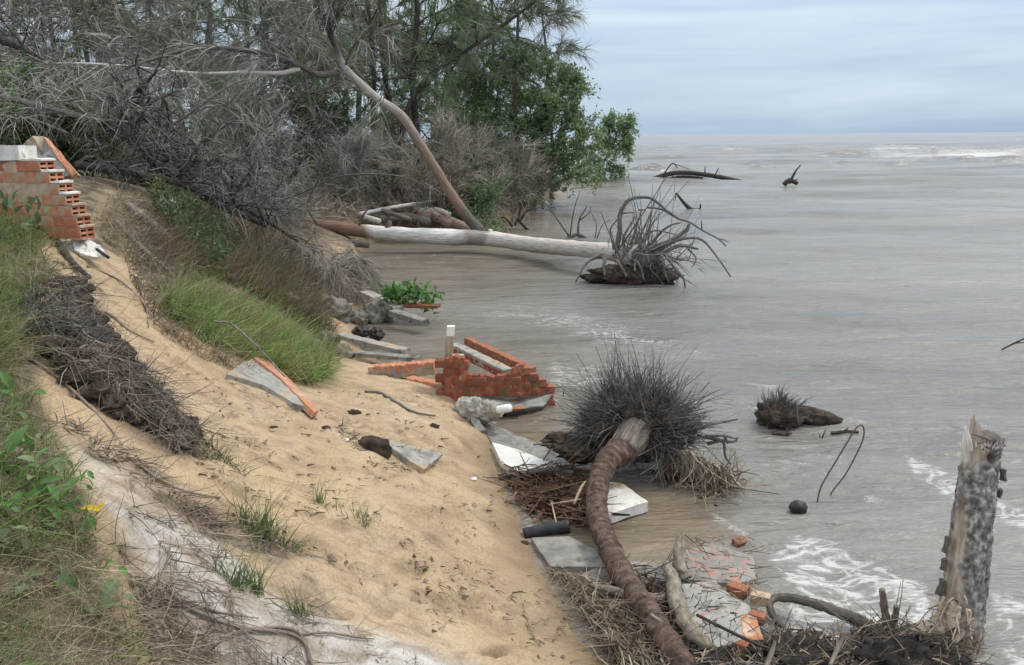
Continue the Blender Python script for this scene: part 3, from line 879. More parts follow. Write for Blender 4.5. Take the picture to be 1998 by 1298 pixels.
M_['concrete'] = mat('grey_concrete', (.19, .18, .16), (.31, .295, .265), (.39, .375, .34), scale=8, rough=.9, bump=.5, spots=(.14, .12, .095), spot_sc=5, spot_lo=.60, spots2=(.40, .31, .21), spot2_sc=4.2, spot2_lo=.56)
M_['concrete_wet'] = mat('wet_concrete', (.13, .125, .112), (.23, .22, .20), (.31, .30, .275), scale=7, rough=.45, bump=.4, spots=(.10, .09, .075), spot_sc=4, spot_lo=.6)
M_['whitepaint'] = mat('white_painted_concrete', (.54, .53, .49), (.72, .71, .67), scale=6, rough=.6, bump=.3, spots=(.42, .38, .32), spot_sc=9, spot_lo=.64, spots2=(.45, .37, .27), spot2_sc=4, spot2_lo=.60)
M_['orangepaint'] = mat('orange_paint', (.42, .16, .085), (.56, .25, .145), scale=8, rough=.8, bump=.3, spots=(.34, .30, .25), spot_sc=7, spot_lo=.62)
M_['pinkpaint'] = mat('pink_washed_wall', (.22, .205, .18), (.34, .32, .29), scale=6, rough=.55, bump=.4, spots=(.46, .21, .16), spot_sc=13, spot_lo=.54, spots2=(.12, .105, .085), spot2_sc=6, spot2_lo=.62)
M_['wallgrey'] = mat('pale_grey_wall', (.26, .245, .22), (.40, .385, .36), scale=6, rough=.7, bump=.45, spots=(.45, .24, .18), spot_sc=9, spot_lo=.62, spots2=(.15, .13, .10), spot2_sc=5, spot2_lo=.61)
M_['wet_soil'] = mat('wet_black_soil', (.010, .009, .008), (.034, .028, .024), (.085, .072, .060), scale=14, rough=.8, bump=.9, bdist=.03)
M_['bark'] = mat('grey_bark', (.050, .044, .040), (.13, .115, .10), (.24, .22, .20), scale=9, rough=.95, bump=.8, stretch=(4, 4, 1), coord='tc', bdist=.02)
M_['bark_dark'] = mat('dark_bark', (.022, .019, .017), (.060, .050, .044), (.12, .105, .095), scale=8, rough=.95, bump=.8, stretch=(3, 3, 1), coord='tc', bdist=.02)
M_['bleached'] = mat('bleached_wood', (.34, .29, .25), (.58, .54, .50), (.74, .72, .69), scale=5, rough=.8, bump=.5, stretch=(6, 6, .7), coord='tc', spots=(.40, .30, .24), spot_sc=2.6, spot_lo=.62)
M_['redbark'] = mat('red_brown_trunk', (.11, .072, .055), (.22, .15, .115), (.36, .28, .23), scale=5, rough=.85, bump=.5, stretch=(5, 5, .8), coord='tc', spots=(.52, .46, .41), spot_sc=2.0, spot_lo=.60)
M_['root_grey'] = mat('grey_roots', (.075, .066, .058), (.17, .155, .14), (.30, .28, .255), scale=6, rough=.9, bump=.5, stretch=(4, 4, 1), coord='tc')
M_['root_fine'] = mat('dark_root_fibre', (.050, .047, .044), (.115, .109, .102), (.22, .21, .20), scale=4, rough=.9, bump=0, island=.45)
M_['root_soil'] = mat('root_bound_soil', (.020, .015, .012), (.060, .044, .034), (.125, .095, .073), scale=9, rough=1, bump=.8, bdist=.03)
M_['twig'] = mat('dead_grey_twig', (.265, .248, .225), (.41, .385, .355), scale=.9, rough=1, bump=0, island=.5, clump=.8, clump_col=(.19, .22, .14), clump_sc=.5)
M_['twig_dark'] = mat('dark_grey_twig', (.12, .112, .104), (.21, .20, .188), scale=.9, rough=1, bump=0, island=.5)
M_['twig_brown'] = mat('brown_grey_twig', (.23, .20, .168), (.36, .315, .268), scale=.9, rough=1, bump=0, island=.5)
M_['needle'] = mat('grey_green_needles', (.125, .15, .095), (.21, .24, .155), scale=.8, rough=.8, bump=0, island=.5, clump=.8, clump_col=(.23, .225, .185), clump_sc=.45, transl=.25)
M_['needle_g'] = mat('green_needles', (.12, .17, .085), (.205, .27, .14), scale=.8, rough=.8, bump=0, island=.5, clump=.6, clump_col=(.22, .245, .16), clump_sc=.5, transl=.3)
M_['leaf'] = mat('green_leaves', (.185, .26, .125), (.31, .40, .21), scale=1.2, rough=.5, bump=0, island=.5, clump=.7, clump_col=(.17, .225, .14), clump_sc=.9, transl=.5, spec=.4)
M_['leaf_blue'] = mat('blue_green_leaves', (.19, .27, .16), (.32, .42, .27), scale=1.2, rough=.5, bump=0, island=.5, clump=.7, clump_col=(.21, .33, .12), clump_sc=.7, transl=.5, spec=.4)
M_['leaf_bright'] = mat('bright_leaves', (.075, .185, .050), (.15, .30, .085), scale=3, rough=.45, bump=0, island=.4, transl=.35, spec=.4)
M_['leaf_dark'] = mat('dark_shrub_leaves', (.065, .10, .05), (.13, .185, .085), scale=2, rough=.6, bump=0, island=.5, clump=.6, clump_col=(.13, .13, .06), clump_sc=1.0, transl=.3)
M_['leaf_yellow'] = mat('yellow_leaf', (.62, .42, .02), (.74, .58, .05), scale=6, rough=.5, bump=0, transl=.3)
M_['grass'] = mat('green_grass', (.125, .225, .055), (.25, .37, .105), scale=1, rough=.7, bump=0, island=.6, clump=.7, clump_col=(.38, .35, .16), clump_sc=2.0, transl=.3)
M_['grass_bank'] = mat('bank_green_grass', (.085, .145, .04), (.19, .265, .085), scale=1, rough=.7, bump=0, island=.5, clump=.75, clump_col=(.27, .24, .12), clump_sc=2.2, transl=.3)
M_['grass_olive'] = mat('olive_grass', (.095, .098, .048), (.19, .17, .095), scale=1, rough=.8, bump=0, island=.45, clump=.7, clump_col=(.23, .165, .11), clump_sc=.9, transl=.25)
M_['grass_dry'] = mat('dry_grass', (.30, .235, .155), (.48, .40, .285), scale=1, rough=.9, bump=0, island=.5, clump=.6, clump_col=(.13, .115, .06), clump_sc=2.5, transl=.2)
M_['grass_tuft'] = mat('beach_grass', (.095, .150, .055), (.19, .26, .105), scale=2, rough=.7, bump=0, island=.4, transl=.3)
M_['litter'] = mat('brown_litter', (.12, .088, .062), (.29, .225, .165), scale=3, rough=1, bump=0, island=.6)
M_['fibre'] = mat('palm_fibre', (.16, .125, .090), (.36, .30, .23), scale=3, rough=1, bump=0, island=.6)
M_['sticks'] = mat('wet_brown_sticks', (.075, .042, .027), (.19, .115, .080), scale=3, rough=.8, bump=0, island=.6)
M_['roots_brown'] = mat('exposed_brown_roots', (.14, .108, .083), (.32, .265, .215), scale=4, rough=1, bump=.3, island=.5)
M_['woodpost'] = mat('weathered_timber', (.30, .23, .155), (.46, .37, .265), scale=6, rough=.85, bump=.4, stretch=(5, 5, .6), coord='Object')
M_['whitecap'] = mat('white_post_paint', (.72, .70, .66), (.82, .81, .78), scale=8, rough=.7, bump=.2)
M_['pvc'] = mat('white_plastic', (.80, .80, .79), (.86, .86, .85), scale=4, rough=.4, bump=.05)
M_['blackplastic'] = mat('black_plastic', (.018, .018, .020), (.045, .046, .05), scale=6, rough=.35, bump=.15)
M_['wire'] = mat('rusty_wire', (.085, .055, .042), (.16, .12, .10), scale=20, rough=.8, bump=.2)
M_['rock'] = mat('mossy_grey_rock', (.105, .095, .078), (.20, .18, .15), (.30, .275, .24), scale=6, rough=.95, bump=.7, bdist=.03, spots=(.115, .115, .065), spot_sc=4, spot_lo=.58)
M_['rock_dark'] = mat('wet_dark_rock', (.022, .018, .017), (.060, .050, .046), scale=8, rough=.4, bump=.6)
M_['peelwood'] = mat('freshly_split_wood', (.28, .21, .15), (.44, .35, .265), (.56, .48, .39), scale=5, rough=.85, bump=.5, stretch=(7, 7, .8), coord='tc')
M_['palmtrunk'] = mat('palm_trunk_bark', (.040, .026, .021), (.105, .068, .053), (.195, .138, .11), scale=7, rough=.85, bump=.7, stretch=(1, 1, 2.4), coord='tc', bdist=.02, spots=(.31, .26, .22), spot_sc=2.2, spot_lo=.62, spots2=(.04, .028, .022), spot2_sc=5, spot2_lo=.60)
def _scars():
    nt = M_['palmtrunk'].node_tree; nd, lk = nt.nodes, nt.links; b = nd['Principled BSDF']
    src = b.inputs['Base Color'].links[0].from_socket
    a = nd.new('ShaderNodeAttribute'); a.attribute_name = 'tc'
    sx = nd.new('ShaderNodeSeparateXYZ'); lk.new(a.outputs['Vector'], sx.inputs[0])
    n = nd.new('ShaderNodeTexNoise'); n.inputs['Scale'].default_value = 9; n.inputs['Detail'].default_value = 4; lk.new(a.outputs['Vector'], n.inputs['Vector'])
    ad = nd.new('ShaderNodeMath'); ad.operation = 'MULTIPLY_ADD'; ad.inputs[1].default_value = .075; lk.new(n.outputs[0], ad.inputs[0]); lk.new(sx.outputs[2], ad.inputs[2])
    dv = nd.new('ShaderNodeMath'); dv.operation = 'DIVIDE'; dv.inputs[1].default_value = .052; lk.new(ad.outputs[0], dv.inputs[0])
    fr = nd.new('ShaderNodeMath'); fr.operation = 'FRACT'; lk.new(dv.outputs[0], fr.inputs[0])
    r = ramp(nd, [(0, (.30, .28, .27)), (.12, (.55, .53, .52)), (.2, (1, 1, 1)), (.8, (1.25, 1.22, 1.2)), (.97, (1.05, 1.05, 1.05))]); lk.new(fr.outputs[0], r.inputs[0])
    m = nd.new('ShaderNodeMix'); m.data_type = 'RGBA'; m.blend_type = 'MULTIPLY'; m.inputs[0].default_value = .42; lk.new(src, m.inputs[6]); lk.new(r.outputs[0], m.inputs[7]); lk.new(m.outputs[2], b.inputs['Base Color'])
_scars()
M_['driftwood'] = mat('grey_driftwood', (.075, .060, .050), (.18, .152, .128), (.30, .265, .23), scale=6, rough=.9, bump=.5, stretch=(5, 5, .8), coord='tc')
M_['palelog'] = mat('mossy_pale_log', (.11, .095, .07), (.23, .20, .155), (.38, .345, .285), scale=7, rough=.95, bump=.8, stretch=(3, 3, 1), coord='tc', spots=(.10, .10, .05), spot_sc=9, spot_lo=.6)

RNG = np.random.default_rng(11)
def rdir(n, rng, up=0.0):
    d = rng.normal(size=(n, 3)); d[:, 2] += up
    return unit(d)

def scatter(poly, n, rng, far=60, near_=1.3, noise_thr=None, floor=None, screen=True):
    """n ground points inside a region of the picture, on the ground; evenly spread over the picture"""
    xs = [p[0] for p in poly]; ys = [p[1] for p in poly]
    out = []; got = 0; tries = 0
    while got < n and tries < 30:
        px = rng.uniform(min(xs), max(xs), n * 2); py = rng.uniform(min(ys), max(ys), n * 2)
        k = inpoly(px, py, poly); px, py = px[k], py[k]
        P = gnd(px, py, floor=-9 if floor is None else floor)
        k = (P[:, 1] < far) & (P[:, 1] > near_)
        P = P[k]
        if noise_thr is not None:
            P = P[n2(P[:, 0], P[:, 1], noise_thr[0], 3, noise_thr[2]) > noise_thr[1]]
        out.append(P); got += len(P); tries += 1
    return np.vstack(out)[:n]

# ------------------------------------------------------------------ stepped wall of hollow bricks on the crest, left
def hollow_brick(L, Wd, H, rng, nr=2, nc=2):
    """a clay block along x with open cells at its +x end"""
    g = G()
    x0, x1 = -L / 2, L / 2
    ch = .004
    # body: rounded a little by an inner ring at both ends
    def rect(x, w, h): return np.array([[x, -w / 2, -h / 2], [x, w / 2, -h / 2], [x, w / 2, h / 2], [x, -w / 2, h / 2]])
    R = [rect(x0, Wd - 2 * ch, H - 2 * ch), rect(x0 + ch, Wd, H), rect(x1 - ch, Wd, H), rect(x1, Wd - 2 * ch, H - 2 * ch)]
    V = np.vstack(R); V[4:12] += rng.uniform(-.003, .003, (8, 3))
    F = [[3, 2, 1, 0]]
    for k in range(3):
        for j in range(4):
            F.append([k * 4 + j, k * 4 + (j + 1) % 4, k * 4 + 4 + (j + 1) % 4, k * 4 + 4 + j])
    g.add(V, np.array(F))
    # the end face with cells
    ys = np.linspace(-Wd / 2 + ch, Wd / 2 - ch, nc + 1); zs = np.linspace(-H / 2 + ch, H / 2 - ch, nr + 1)
    t = .011
    for i in range(nc):
        for j in range(nr):
            o = np.array([[x1, ys[i], zs[j]], [x1, ys[i + 1], zs[j]], [x1, ys[i + 1], zs[j + 1]], [x1, ys[i], zs[j + 1]]])
            a = np.array([[x1, ys[i] + t, zs[j] + t], [x1, ys[i + 1] - t, zs[j] + t], [x1, ys[i + 1] - t, zs[j + 1] - t], [x1, ys[i] + t, zs[j + 1] - t]])
            b = a.copy(); b[:, 0] -= .11
            F = []
            for k in range(4):
                F.append([k, (k + 1) % 4, 4 + (k + 1) % 4, 4 + k]); F.append([4 + k, 4 + (k + 1) % 4, 8 + (k + 1) % 4, 8 + k])
            F.append([8, 9, 10, 11])
            g.add(np.vstack([o, a, b]), np.array(F))
    V, F, A = g.out()
    return V, F

def brick_wall():
    rng = np.random.default_rng(21)
    a = radians(-17)
    R = rotz(a)
    Yb = 8.45
    foot = at(152, 464, Yb)
    # right end of every course, in picture columns, from the lowest course up
    ends = [165, 160, 153, 144, 133, 118, 103]
    H, L, Wd = .107, .29, .19
    u = R @ np.array([1.0, 0, 0])
    t = thing('brick_wall', 'stepped broken wall of orange hollow bricks on the grassy crest', 'wall', foot)
    meshes = []
    for k in range(6):
        V, F = hollow_brick(L - .006, Wd, H - .006, rng)
        meshes.append(mesh_data('hollow_brick', V, F))
        meshes[-1].materials.append([M_['brick'], M_['brick_b'], M_['brick_d']][k % 3])
    core = G()
    def xat(px, z):
        # distance along the wall of the picture column px
        rx, _ = ray(px, 400)
        # foot + u*s has X/Y = rx
        return (rx * foot[1] - foot[0]) / (u[0] - rx * u[1])
    tops = []
    for c, e in enumerate(ends):
        z = foot[2] + (c + .5) * H
        s1 = xat(e, z)
        n = 13
        off = (c % 2) * L * .45
        for k in range(n):
            s = s1 - L / 2 - k * L
            if k and False: s += off
            ctr = foot + u * s + np.array([0, 0, 0])
            ctr[2] = z
            o = bpy.data.objects.new('brick', meshes[int(rng.integers(6))])
            o.location = tuple(ctr - foot + R @ np.array([0, rng.uniform(-.006, .006), 0]))
            o.rotation_euler = (rng.uniform(-.015, .015), rng.uniform(-.015, .015), a + rng.uniform(-.015, .015))
            link(o, t)
        # recessed mortar body behind the joints
        len_ = n * L - .05
        V, F = box([0, 0, 0], [len_, Wd - .004, H], None)
        V = V @ R.T + (foot + u * (s1 - len_ / 2 - .13)) * [1, 1, 0] + [0, 0, z]
        core.add(V, F)
        nxt = xat(ends[c + 1], z) if c + 1 < len(ends) else s1 - n * L
        tops.append((s1, max(min(s1 - nxt, 1.2), .1), z + H / 2))
    partg(t, 'mortar_core', core, M_['mortar'])
    # mortar beds lying on the exposed steps, the upper ones whitewashed
    for c, (s1, w, z) in enumerate(tops[:-1] + [(tops[-1][0], .22, tops[-1][2])]):
        w = w + .06
        ctr = foot + u * (s1 - w / 2 + .012)
        n0 = 8
        q = []
        for i in range(n0):
            for j in range(4):
                q.append([(i / (n0 - 1) - .5) * w, (j / 3 - .5) * Wd * .96, 0])
        q = np.array(q)
        topz = .020 + .016 * fbm(q * 22 + c * 3.3, 3)
        V = np.vstack([q + np.c_[0 * topz, 0 * topz, topz], q * [1, 1, 0]])
        idx = np.arange(n0 * 4).reshape(n0, 4)
        f = np.stack([idx[:-1, :-1], idx[1:, :-1], idx[1:, 1:], idx[:-1, 1:]], -1).reshape(-1, 4)
        rim = [idx[i, 0] for i in range(n0)] + [idx[-1, j] for j in range(1, 4)] + [idx[i, 3] for i in range(n0 - 2, -1, -1)] + [idx[0, j] for j in (2, 1)]
        rim = np.array(rim); r2 = np.roll(rim, -1)
        f2 = np.stack([rim, r2, r2 + n0 * 4, rim + n0 * 4], -1)
        V = V @ R.T + [ctr[0], ctr[1], z + .001]
        part(t, 'mortar_bed', V, [f, f2], M_['plaster'] if c >= 3 else M_['mortar'], False)
    # whitewashed coping on the highest course
    s1, _, z = tops[-1]; s1 = xat(66, z)
    for k in range(6):
        w = .40
        V, F = box([0, 0, 0], [w - .01, Wd + .03, .145], None, .006, rng)
        ctr = foot + u * (s1 - w / 2 - k * w + .02)
        part(t, 'coping_block', V @ R.T + [ctr[0], ctr[1], z + .075], F, M_['plaster'] if k == 0 else M_['concrete'],
             label='whitewashed end block' if k == 0 else None)
    return foot, u, Wd, R
WALL = brick_wall()

# the slab behind it, the white footing below it
def back_slab():
    Y = 10.6
    P = [at(40, 284, Y + .25), at(62, 264, Y), at(84, 266, Y), at(146, 338, Y - .8), at(118, 345, Y - .7), at(78, 312, Y - .3)]
    t = thing('wall_slab', 'leaning grey slab with a brick coloured edge behind the stepped wall', 'slab', [P[3][0], P[3][1], P[3][2] - .3])
    V, F = plate(P, .10, 6, .02, .02, 3.0); part(t, 'slab', V, F, M_['concrete'])
    q = [at(82, 264, Y - .06), at(92, 267, Y - .03), at(150, 335, Y - .9), at(140, 342, Y - .9), at(108, 302, Y - .5)]
    V, F = plate(q, .06, 6, .01, .02, 5.0); part(t, 'brick_edge', V, F, M_['brick_b'])
back_slab()
def footing():
    b = g1(170, 500)
    t = thing('wall_footing', 'chunk of white plastered footing slipped below the stepped wall', 'rubble', b)
    y = b[1]
    V, F = plate([at(138, 468, y), at(168, 466, y), at(196, 478, y - .05), at(206, 492, y - .12), at(185, 500, y - .2), at(160, 497, y - .2), at(142, 486, y - .12)], .06, 7, .03, .022, 2.0); part(t, 'white_block', V, F, M_['plaster'])
    V, F = plate([at(112, 472, y), at(140, 474, y), at(150, 500, y - .15), at(128, 508, y - .2), at(108, 492, y - .1)], .10, 7, .03, .022, 6.0); part(t, 'grey_block', V, F, M_['concrete'])
    T = tube([at(188, 486, b[1] - .22), at(212, 503, b[1] - .26)], [.016, .016], 8, 3); part(t, 'pipe_end', *T[:2], M_['blackplastic'])
footing()

# ------------------------------------------------------------------ rubble along the water's edge
def orange_edge_slab():
    b = g1(560, 770)
    t = thing('tilted_slab', 'grey slab with a bright orange edge sticking out of the sand below the tall grass', 'slab', b)
    def q(px, py, k=.06): 
        p = g1(px, py); return p + [0, 0, k]
    V, F = plate([q(445, 742), q(472, 720), q(498, 708), q(516, 713), q(560, 757), q(606, 806), q(578, 800), q(515, 762)], .10, 8, .012, .012, 1.0); part(t, 'slab', V, F, M_['concrete'])
    V, F = plate([q(495, 712, .085), q(517, 711, .085), q(556, 744, .085), q(624, 818, .085), q(614, 822, .085), q(545, 751, .085)], .07, 8, .005, .008, 2.0); part(t, 'orange_edge', V, F, M_['brick_b'])
orange_edge_slab()

def white_tip_post():
    b = g1(868, 762)
    Y = b[1] - .02
    top = at(880, 636, Y)
    t = thing('timber_post', 'weathered timber post with a white painted tip standing in the sand', 'post', b)
    def sq(p0, p1, w0, w1, k=6, seed=0):
        P = np.linspace(p0, p1, k)
        V = []
        for i, p in enumerate(P):
            w = w0 + (w1 - w0) * i / (k - 1)
            for sx, sy in ((-1, -1), (1, -1), (1, 1), (-1, 1)):
                V.append(p + [sx * w / 2, sy * w / 2, 0])
        V = np.array(V); V += .004 * np.stack([noise3(V * 20 + seed), noise3(V * 20 + 5 + seed), 0 * V[:, 0]], -1)
        F = []
        for i in range(k - 1):
            for j in range(4): F.append([i * 4 + j, i * 4 + (j + 1) % 4, i * 4 + 4 + (j + 1) % 4, i * 4 + 4 + j])
        F.append([3, 2, 1, 0]); F.append([(k - 1) * 4 + j for j in range(4)])
        return V, np.array(F)
    lowp = b - [0, 0, .1]
    cut = lowp + (top - lowp) * .87
    V, F = sq(lowp, cut, .10, .083); part(t, 'shaft', V, F, M_['woodpost'])
    V, F = sq(cut + [0, 0, .001], top, .086, .082, 3, 4); part(t, 'white_tip', V, F, M_['whitecap'])
white_tip_post()

def collapsed_wall():
    """red brick wall fallen over into the shallows, seen along its broken upper edge"""
    rng = np.random.default_rng(31)
    b = on(980, 782, 0)
    t = thing('collapsed_wall', 'collapsed red brick wall lying half in the water behind the post', 'wall', b)
    # outer face: an upright band whose top outline is broken, from the picture
    topl = [(866, 700), (884, 695), (906, 697), (910, 728), (925, 732), (945, 729), (962, 733), (980, 729), (998, 728), (1004, 712), (1018, 708), (1026, 722), (1040, 733), (1056, 742), (1070, 752), (1078, 764)]
    yb = lambda px: np.interp(px, [860, 930, 1000, 1080], [9.15, 9.05, 9.05, 9.35])
    dirv = np.array([.03, .17, .0])
    cols = []
    nc = 56
    xs = np.linspace(866, 1078, nc)
    ty = np.interp(xs, [p[0] for p in topl], [p[1] for p in topl])
    # brick pieces: short stretches of the face, each a separate course piece
    core = G()
    for r_ in range(1):
        pass
    V, F = [], []
    for i, x in enumerate(xs):
        y = yb(x)
        tp = at(x, ty[i] + rng.uniform(-2.5, 2.5), y) + [0, -.040, -.004]
        lo = np.array([tp[0], tp[1] - .05, -.10])
        n_ = 6
        for k in range(n_ + 1):
            q = lo + (tp - lo) * k / n_
            q = q + np.array([0, -.012, 0]) * noise3(np.array([q * 18]))[0]
            V.append(q)
        for k in range(n_, -1, -1):
            q = lo + (tp - lo) * k / n_ + dirv * (.55 + .1 * noise3(np.array([q * 9]))[0])
            V.append(q)
    V = np.array(V); m = 14
    idx = np.arange(nc * m).reshape(nc, m)
    q = np.stack([idx[:-1], idx[1:], np.roll(idx[1:], -1, 1), np.roll(idx[:-1], -1, 1)], -1).reshape(-1, 4)
    caps = [np.array([idx[0]]), np.array([idx[-1][::-1]])]
    part(t, 'wall_face', V, [q] + caps, M_['brick_wet'])
    # bricks standing proud on the broken top
    mb = []
    bh, bl = .088, .19
    for k in range(6):
        Vb, Fb = box([0, 0, 0], (bl - .004, .10, bh - .004), None, .005, rng)
        me = mesh_data('wall_brick', Vb, Fb); me.materials.append(M_['brick_wet'] if k % 3 else M_['brick_d']); mb.append(me)
    xl, xr = at(866, 740, 9.12)[0], at(1078, 764, 9.35)[0]
    for r_ in range(7):
        z = -.03 + bh * (r_ + .5)
        x = xl + (r_ % 2) * bl * .5
        while x < xr:
            yy = np.interp(x, [xl, at(930, 740, 9.05)[0], at(1000, 740, 9.05)[0], xr], [9.15, 9.05, 9.05, 9.35])
            pxx, pyy = proj(np.array([x, yy, z]))
            if pyy > np.interp(pxx, [p[0] for p in topl], [p[1] for p in topl]) + 1 and rng.random() > .05:
                o = bpy.data.objects.new('brick', mb[int(rng.integers(6))])
                o.location = tuple(np.array([x, yy + rng.uniform(-.008, .008), z]) - b); o.rotation_euler = (rng.uniform(-.05, .05), rng.uniform(-.05, .05), rng.uniform(-.06, .06) + (.25 if pxx > 1010 else 0)); link(o, t)
            x += bl
    V, F = box(at(894, 694, 9.2), (.13, .09, .02), None, .004, rng); part(t, 'mortar_cap', V, F, M_['mortar'])
    # the muddy rendered foot of the wall
    V, F = plate([at(905, 772, 8.98), at(1010, 775, 8.95), at(1080, 768, 9.25), at(1060, 792, 9.05), at(1000, 800, 8.85), at(925, 790, 8.85)], .16, 6, .01, .02, 4)
    part(t, 'rendered_foot', V, F, M_['concrete_wet'])
    V, F = box(at(985, 797, 8.85), (.40, .08, .04), rotz(.1), .015, rng); part(t, 'lower_course', V, F, M_['brick_d'])
collapsed_wall()

def beam(p0, p1, w, h, m, name, label, cat, group=None, extra=None, seed=0, sag=0.0):
    """a broken concrete beam, with optional brick-red side"""
    p0 = np.asarray(p0, float); p1 = np.asarray(p1, float)
    d = unit(p1 - p0); s = unit(np.cross(d, [0, 0, 1])); up = np.cross(s, d)
    n = 26
    V = []
    for i in range(n):
        c = p0 + (p1 - p0) * i / (n - 1)
        k = [(-w / 2, h * .42), (-w * .46, h * .5), (w * .46, h * .5), (w / 2, h * .42), (w * .5, -h * .5), (-w * .5, -h * .5)]
        for a, e in k:
            q = c + s * a + up * e
            V.append(q + .13 * min(w, h) * np.array([noise3(np.array([q * 31 + seed]))[0], noise3(np.array([q * 31 + 9 + seed]))[0], noise3(np.array([q * 31 + 4 + seed]))[0]]))
    V = np.array(V); idx = np.arange(n * 6).reshape(n, 6)
    q = np.stack([idx[:-1], np.roll(idx[:-1], -1, 1), np.roll(idx[1:], -1, 1), idx[1:]], -1).reshape(-1, 4)
    caps = [idx[0][::-1][None], idx[-1][None]]
    loc = np.array([(p0[0] + p1[0]) / 2, (p0[1] + p1[1]) / 2, min(p0[2], p1[2]) - h / 2])
    if extra is None:
        return solo(name, V, [q] + caps, m, label, cat, group, loc=loc)
    t = thing(name, label, cat, loc, group)
    part(t, 'beam', V, [q] + caps, m)
    V2 = []
    for i in range(n):
        c = p0 + (p1 - p0) * (i + .2) / (n - .6)
        for a, e in [(-w * .55, h * .15), (-w * .52, -h * .7), (w * .5, -h * .7), (w * .52, h * .1)]:
            z = c + s * a + up * e; V2.append(z + .08 * h * noise3(np.array([z * 20 + seed + 3]))[0])
    V2 = np.array(V2); id2 = np.arange(n * 4).reshape(n, 4)
    q2 = np.stack([id2[:-1], np.roll(id2[:-1], -1, 1), np.roll(id2[1:], -1, 1), id2[1:]], -1).reshape(-1, 4)
    part(t, 'brick_side', V2, [q2, id2[0][::-1][None], id2[-1][None]], extra)
    return t
beam(at(886, 676, 10.4), at(992, 728, 9.45), .13, .09, M_['concrete'], 'concrete_beam', 'grey concrete beam resting on red brick behind the post', 'beam', None, M_['brick_wet'], 1)
beam(at(912, 664, 10.9), at(1040, 724, 9.8), .10, .08, M_['brick_d'], 'brick_beam', 'thin red brick beam leaning farthest out beside the concrete beam', 'beam', None, M_['brick_d'], 2)
beam(at(724, 724, 9.9), at(850, 714, 9.75), .15, .13, M_['brick_b'], 'brick_beam', 'fallen orange brick beam with a grey top lying left of the post', 'beam', None, M_['concrete'], 3)
beam(at(664, 655, 11.6), at(792, 686, 10.7), .16, .06, M_['concrete'], 'concrete_slab', 'long narrow grey slab lying at the foot of the boulders', 'slab', None, None, 4)
beam(at(700, 690, 10.9), at(815, 700, 10.4), .14, .05, M_['concrete_wet'], 'concrete_slab', 'dark wet slab half sunk beside the narrow grey slab', 'slab', None, None, 5)
beam(at(712, 572, 14.6), at(778, 604, 13.6), .20, .09, M_['concrete'], 'concrete_slab', 'tilted grey slab leaning on dark rocks below the leafy plant', 'slab', None, None, 6)
beam(at(765, 610, 13.4), at(830, 630, 12.9), .16, .10, M_['concrete_wet'], 'concrete_slab', 'dark brown slab sloping into the water under the red plank', 'slab', None, None, 7)
beam(at(772, 596, 13.8), at(856, 598, 13.6), .16, .05, M_['brick_wet'], 'red_plank', 'wet red plank lying under the bright leafy plant', 'plank', None, None, 8)
beam(at(800, 745, 9.55), at(880, 762, 9.2), .12, .12, M_['brick_b'], 'brick_block', 'crumbling orange brick block half buried at the foot of the post', 'brick', None, None, 9)

def rocks():
    spec = [((545, 600), 12.4, .30, 'largest grey mossy boulder among the grass at the slope edge', 'rock'),
            ((590, 615), 12.6, .17, 'small grey boulder resting against the large one in the grass', 'rock'),
            ((655, 610), 13.4, .30, 'upright grey boulder under the bare grey shrub', 'rock'),
            ((690, 625), 13.6, .22, 'grey boulder between the upright one and the tilted slab', 'rock'),
            ((735, 612), 13.9, .30, 'brown grey boulder beneath the tilted slab at the water', 'rock'),
            ((640, 668), 11.6, .20, 'round boulder beside the green grass, above the narrow slab', 'rock'),
            ((662, 695), 10.9, .19, 'boulder with a reddish flank at the end of the green grass', 'rock'),
            ((705, 648), 12.2, .12, 'small dark stone at the waterline above the narrow slab', 'rock_dark'),
            ((735, 652), 12.0, .13, 'dark stone at the right of the small waterline stone', 'rock_dark'),
            ((640, 715), 10.2, .16, 'low brown stone in the shade of the green grass', 'rock')]
    for i, ((px, py), Y, r, lab, mt) in enumerate(spec):
        c = at(px, py, Y)
        V, F = lump(c, (r, r * .8, r * .72), i * 3.1, .75, 2.3, 40, 22, rot=rotz(i))
        solo('boulder', V, F, M_[mt], lab, 'boulder', 'boulders at the foot of the slope', smooth_=True)
    c = on(1558, 1000, 0); c = at(1558, 991, c[1])
    V, F = lump(c, (.072, .065, .062), 4.2, .28, 2.0); solo('rock', V, F, M_['rock_dark'], 'round dark rock standing alone in the shallow water', 'rock', smooth_=True)
    rng = np.random.default_rng(3)
    c = on(1441, 1058, 0.02); V, F = box(c, (.085, .06, .06), rotz(.5) @ rotx(.4), .012, rng); solo('brick_fragment', V, F, M_['brick_wet'], 'red brick fragment alone in the water near the pink wall', 'brick')
rocks()

def pipe_block():
    b = g1(940, 815)
    t = thing('concrete_pipe_stub', 'broken concrete pier with a white plastic pipe end at the water', 'rubble', b)
    T = tube([at(905, 798, 8.75), at(930, 802, 8.6), at(962, 802, 8.4), at(975, 800, 8.35)], [.14, .135, .10, .07], 28, 9, .45, 16)
    part(t, 'pier', *T[:2], M_['concrete'], False, {'tc': T[2]})
    T = tube([at(966, 801, 8.36), at(995, 796, 8.25)], [.042, .042], 14, 3); part(t, 'pipe', *T[:2], M_['pvc'], True, {'tc': T[2]})
    V, F = plate([at(925, 805, 8.5), at(948, 838, 8.2), at(928, 842, 8.25), at(915, 810, 8.5)], .05, 5); part(t, 'cable', V, F, M_['concrete_wet'])
pipe_block()

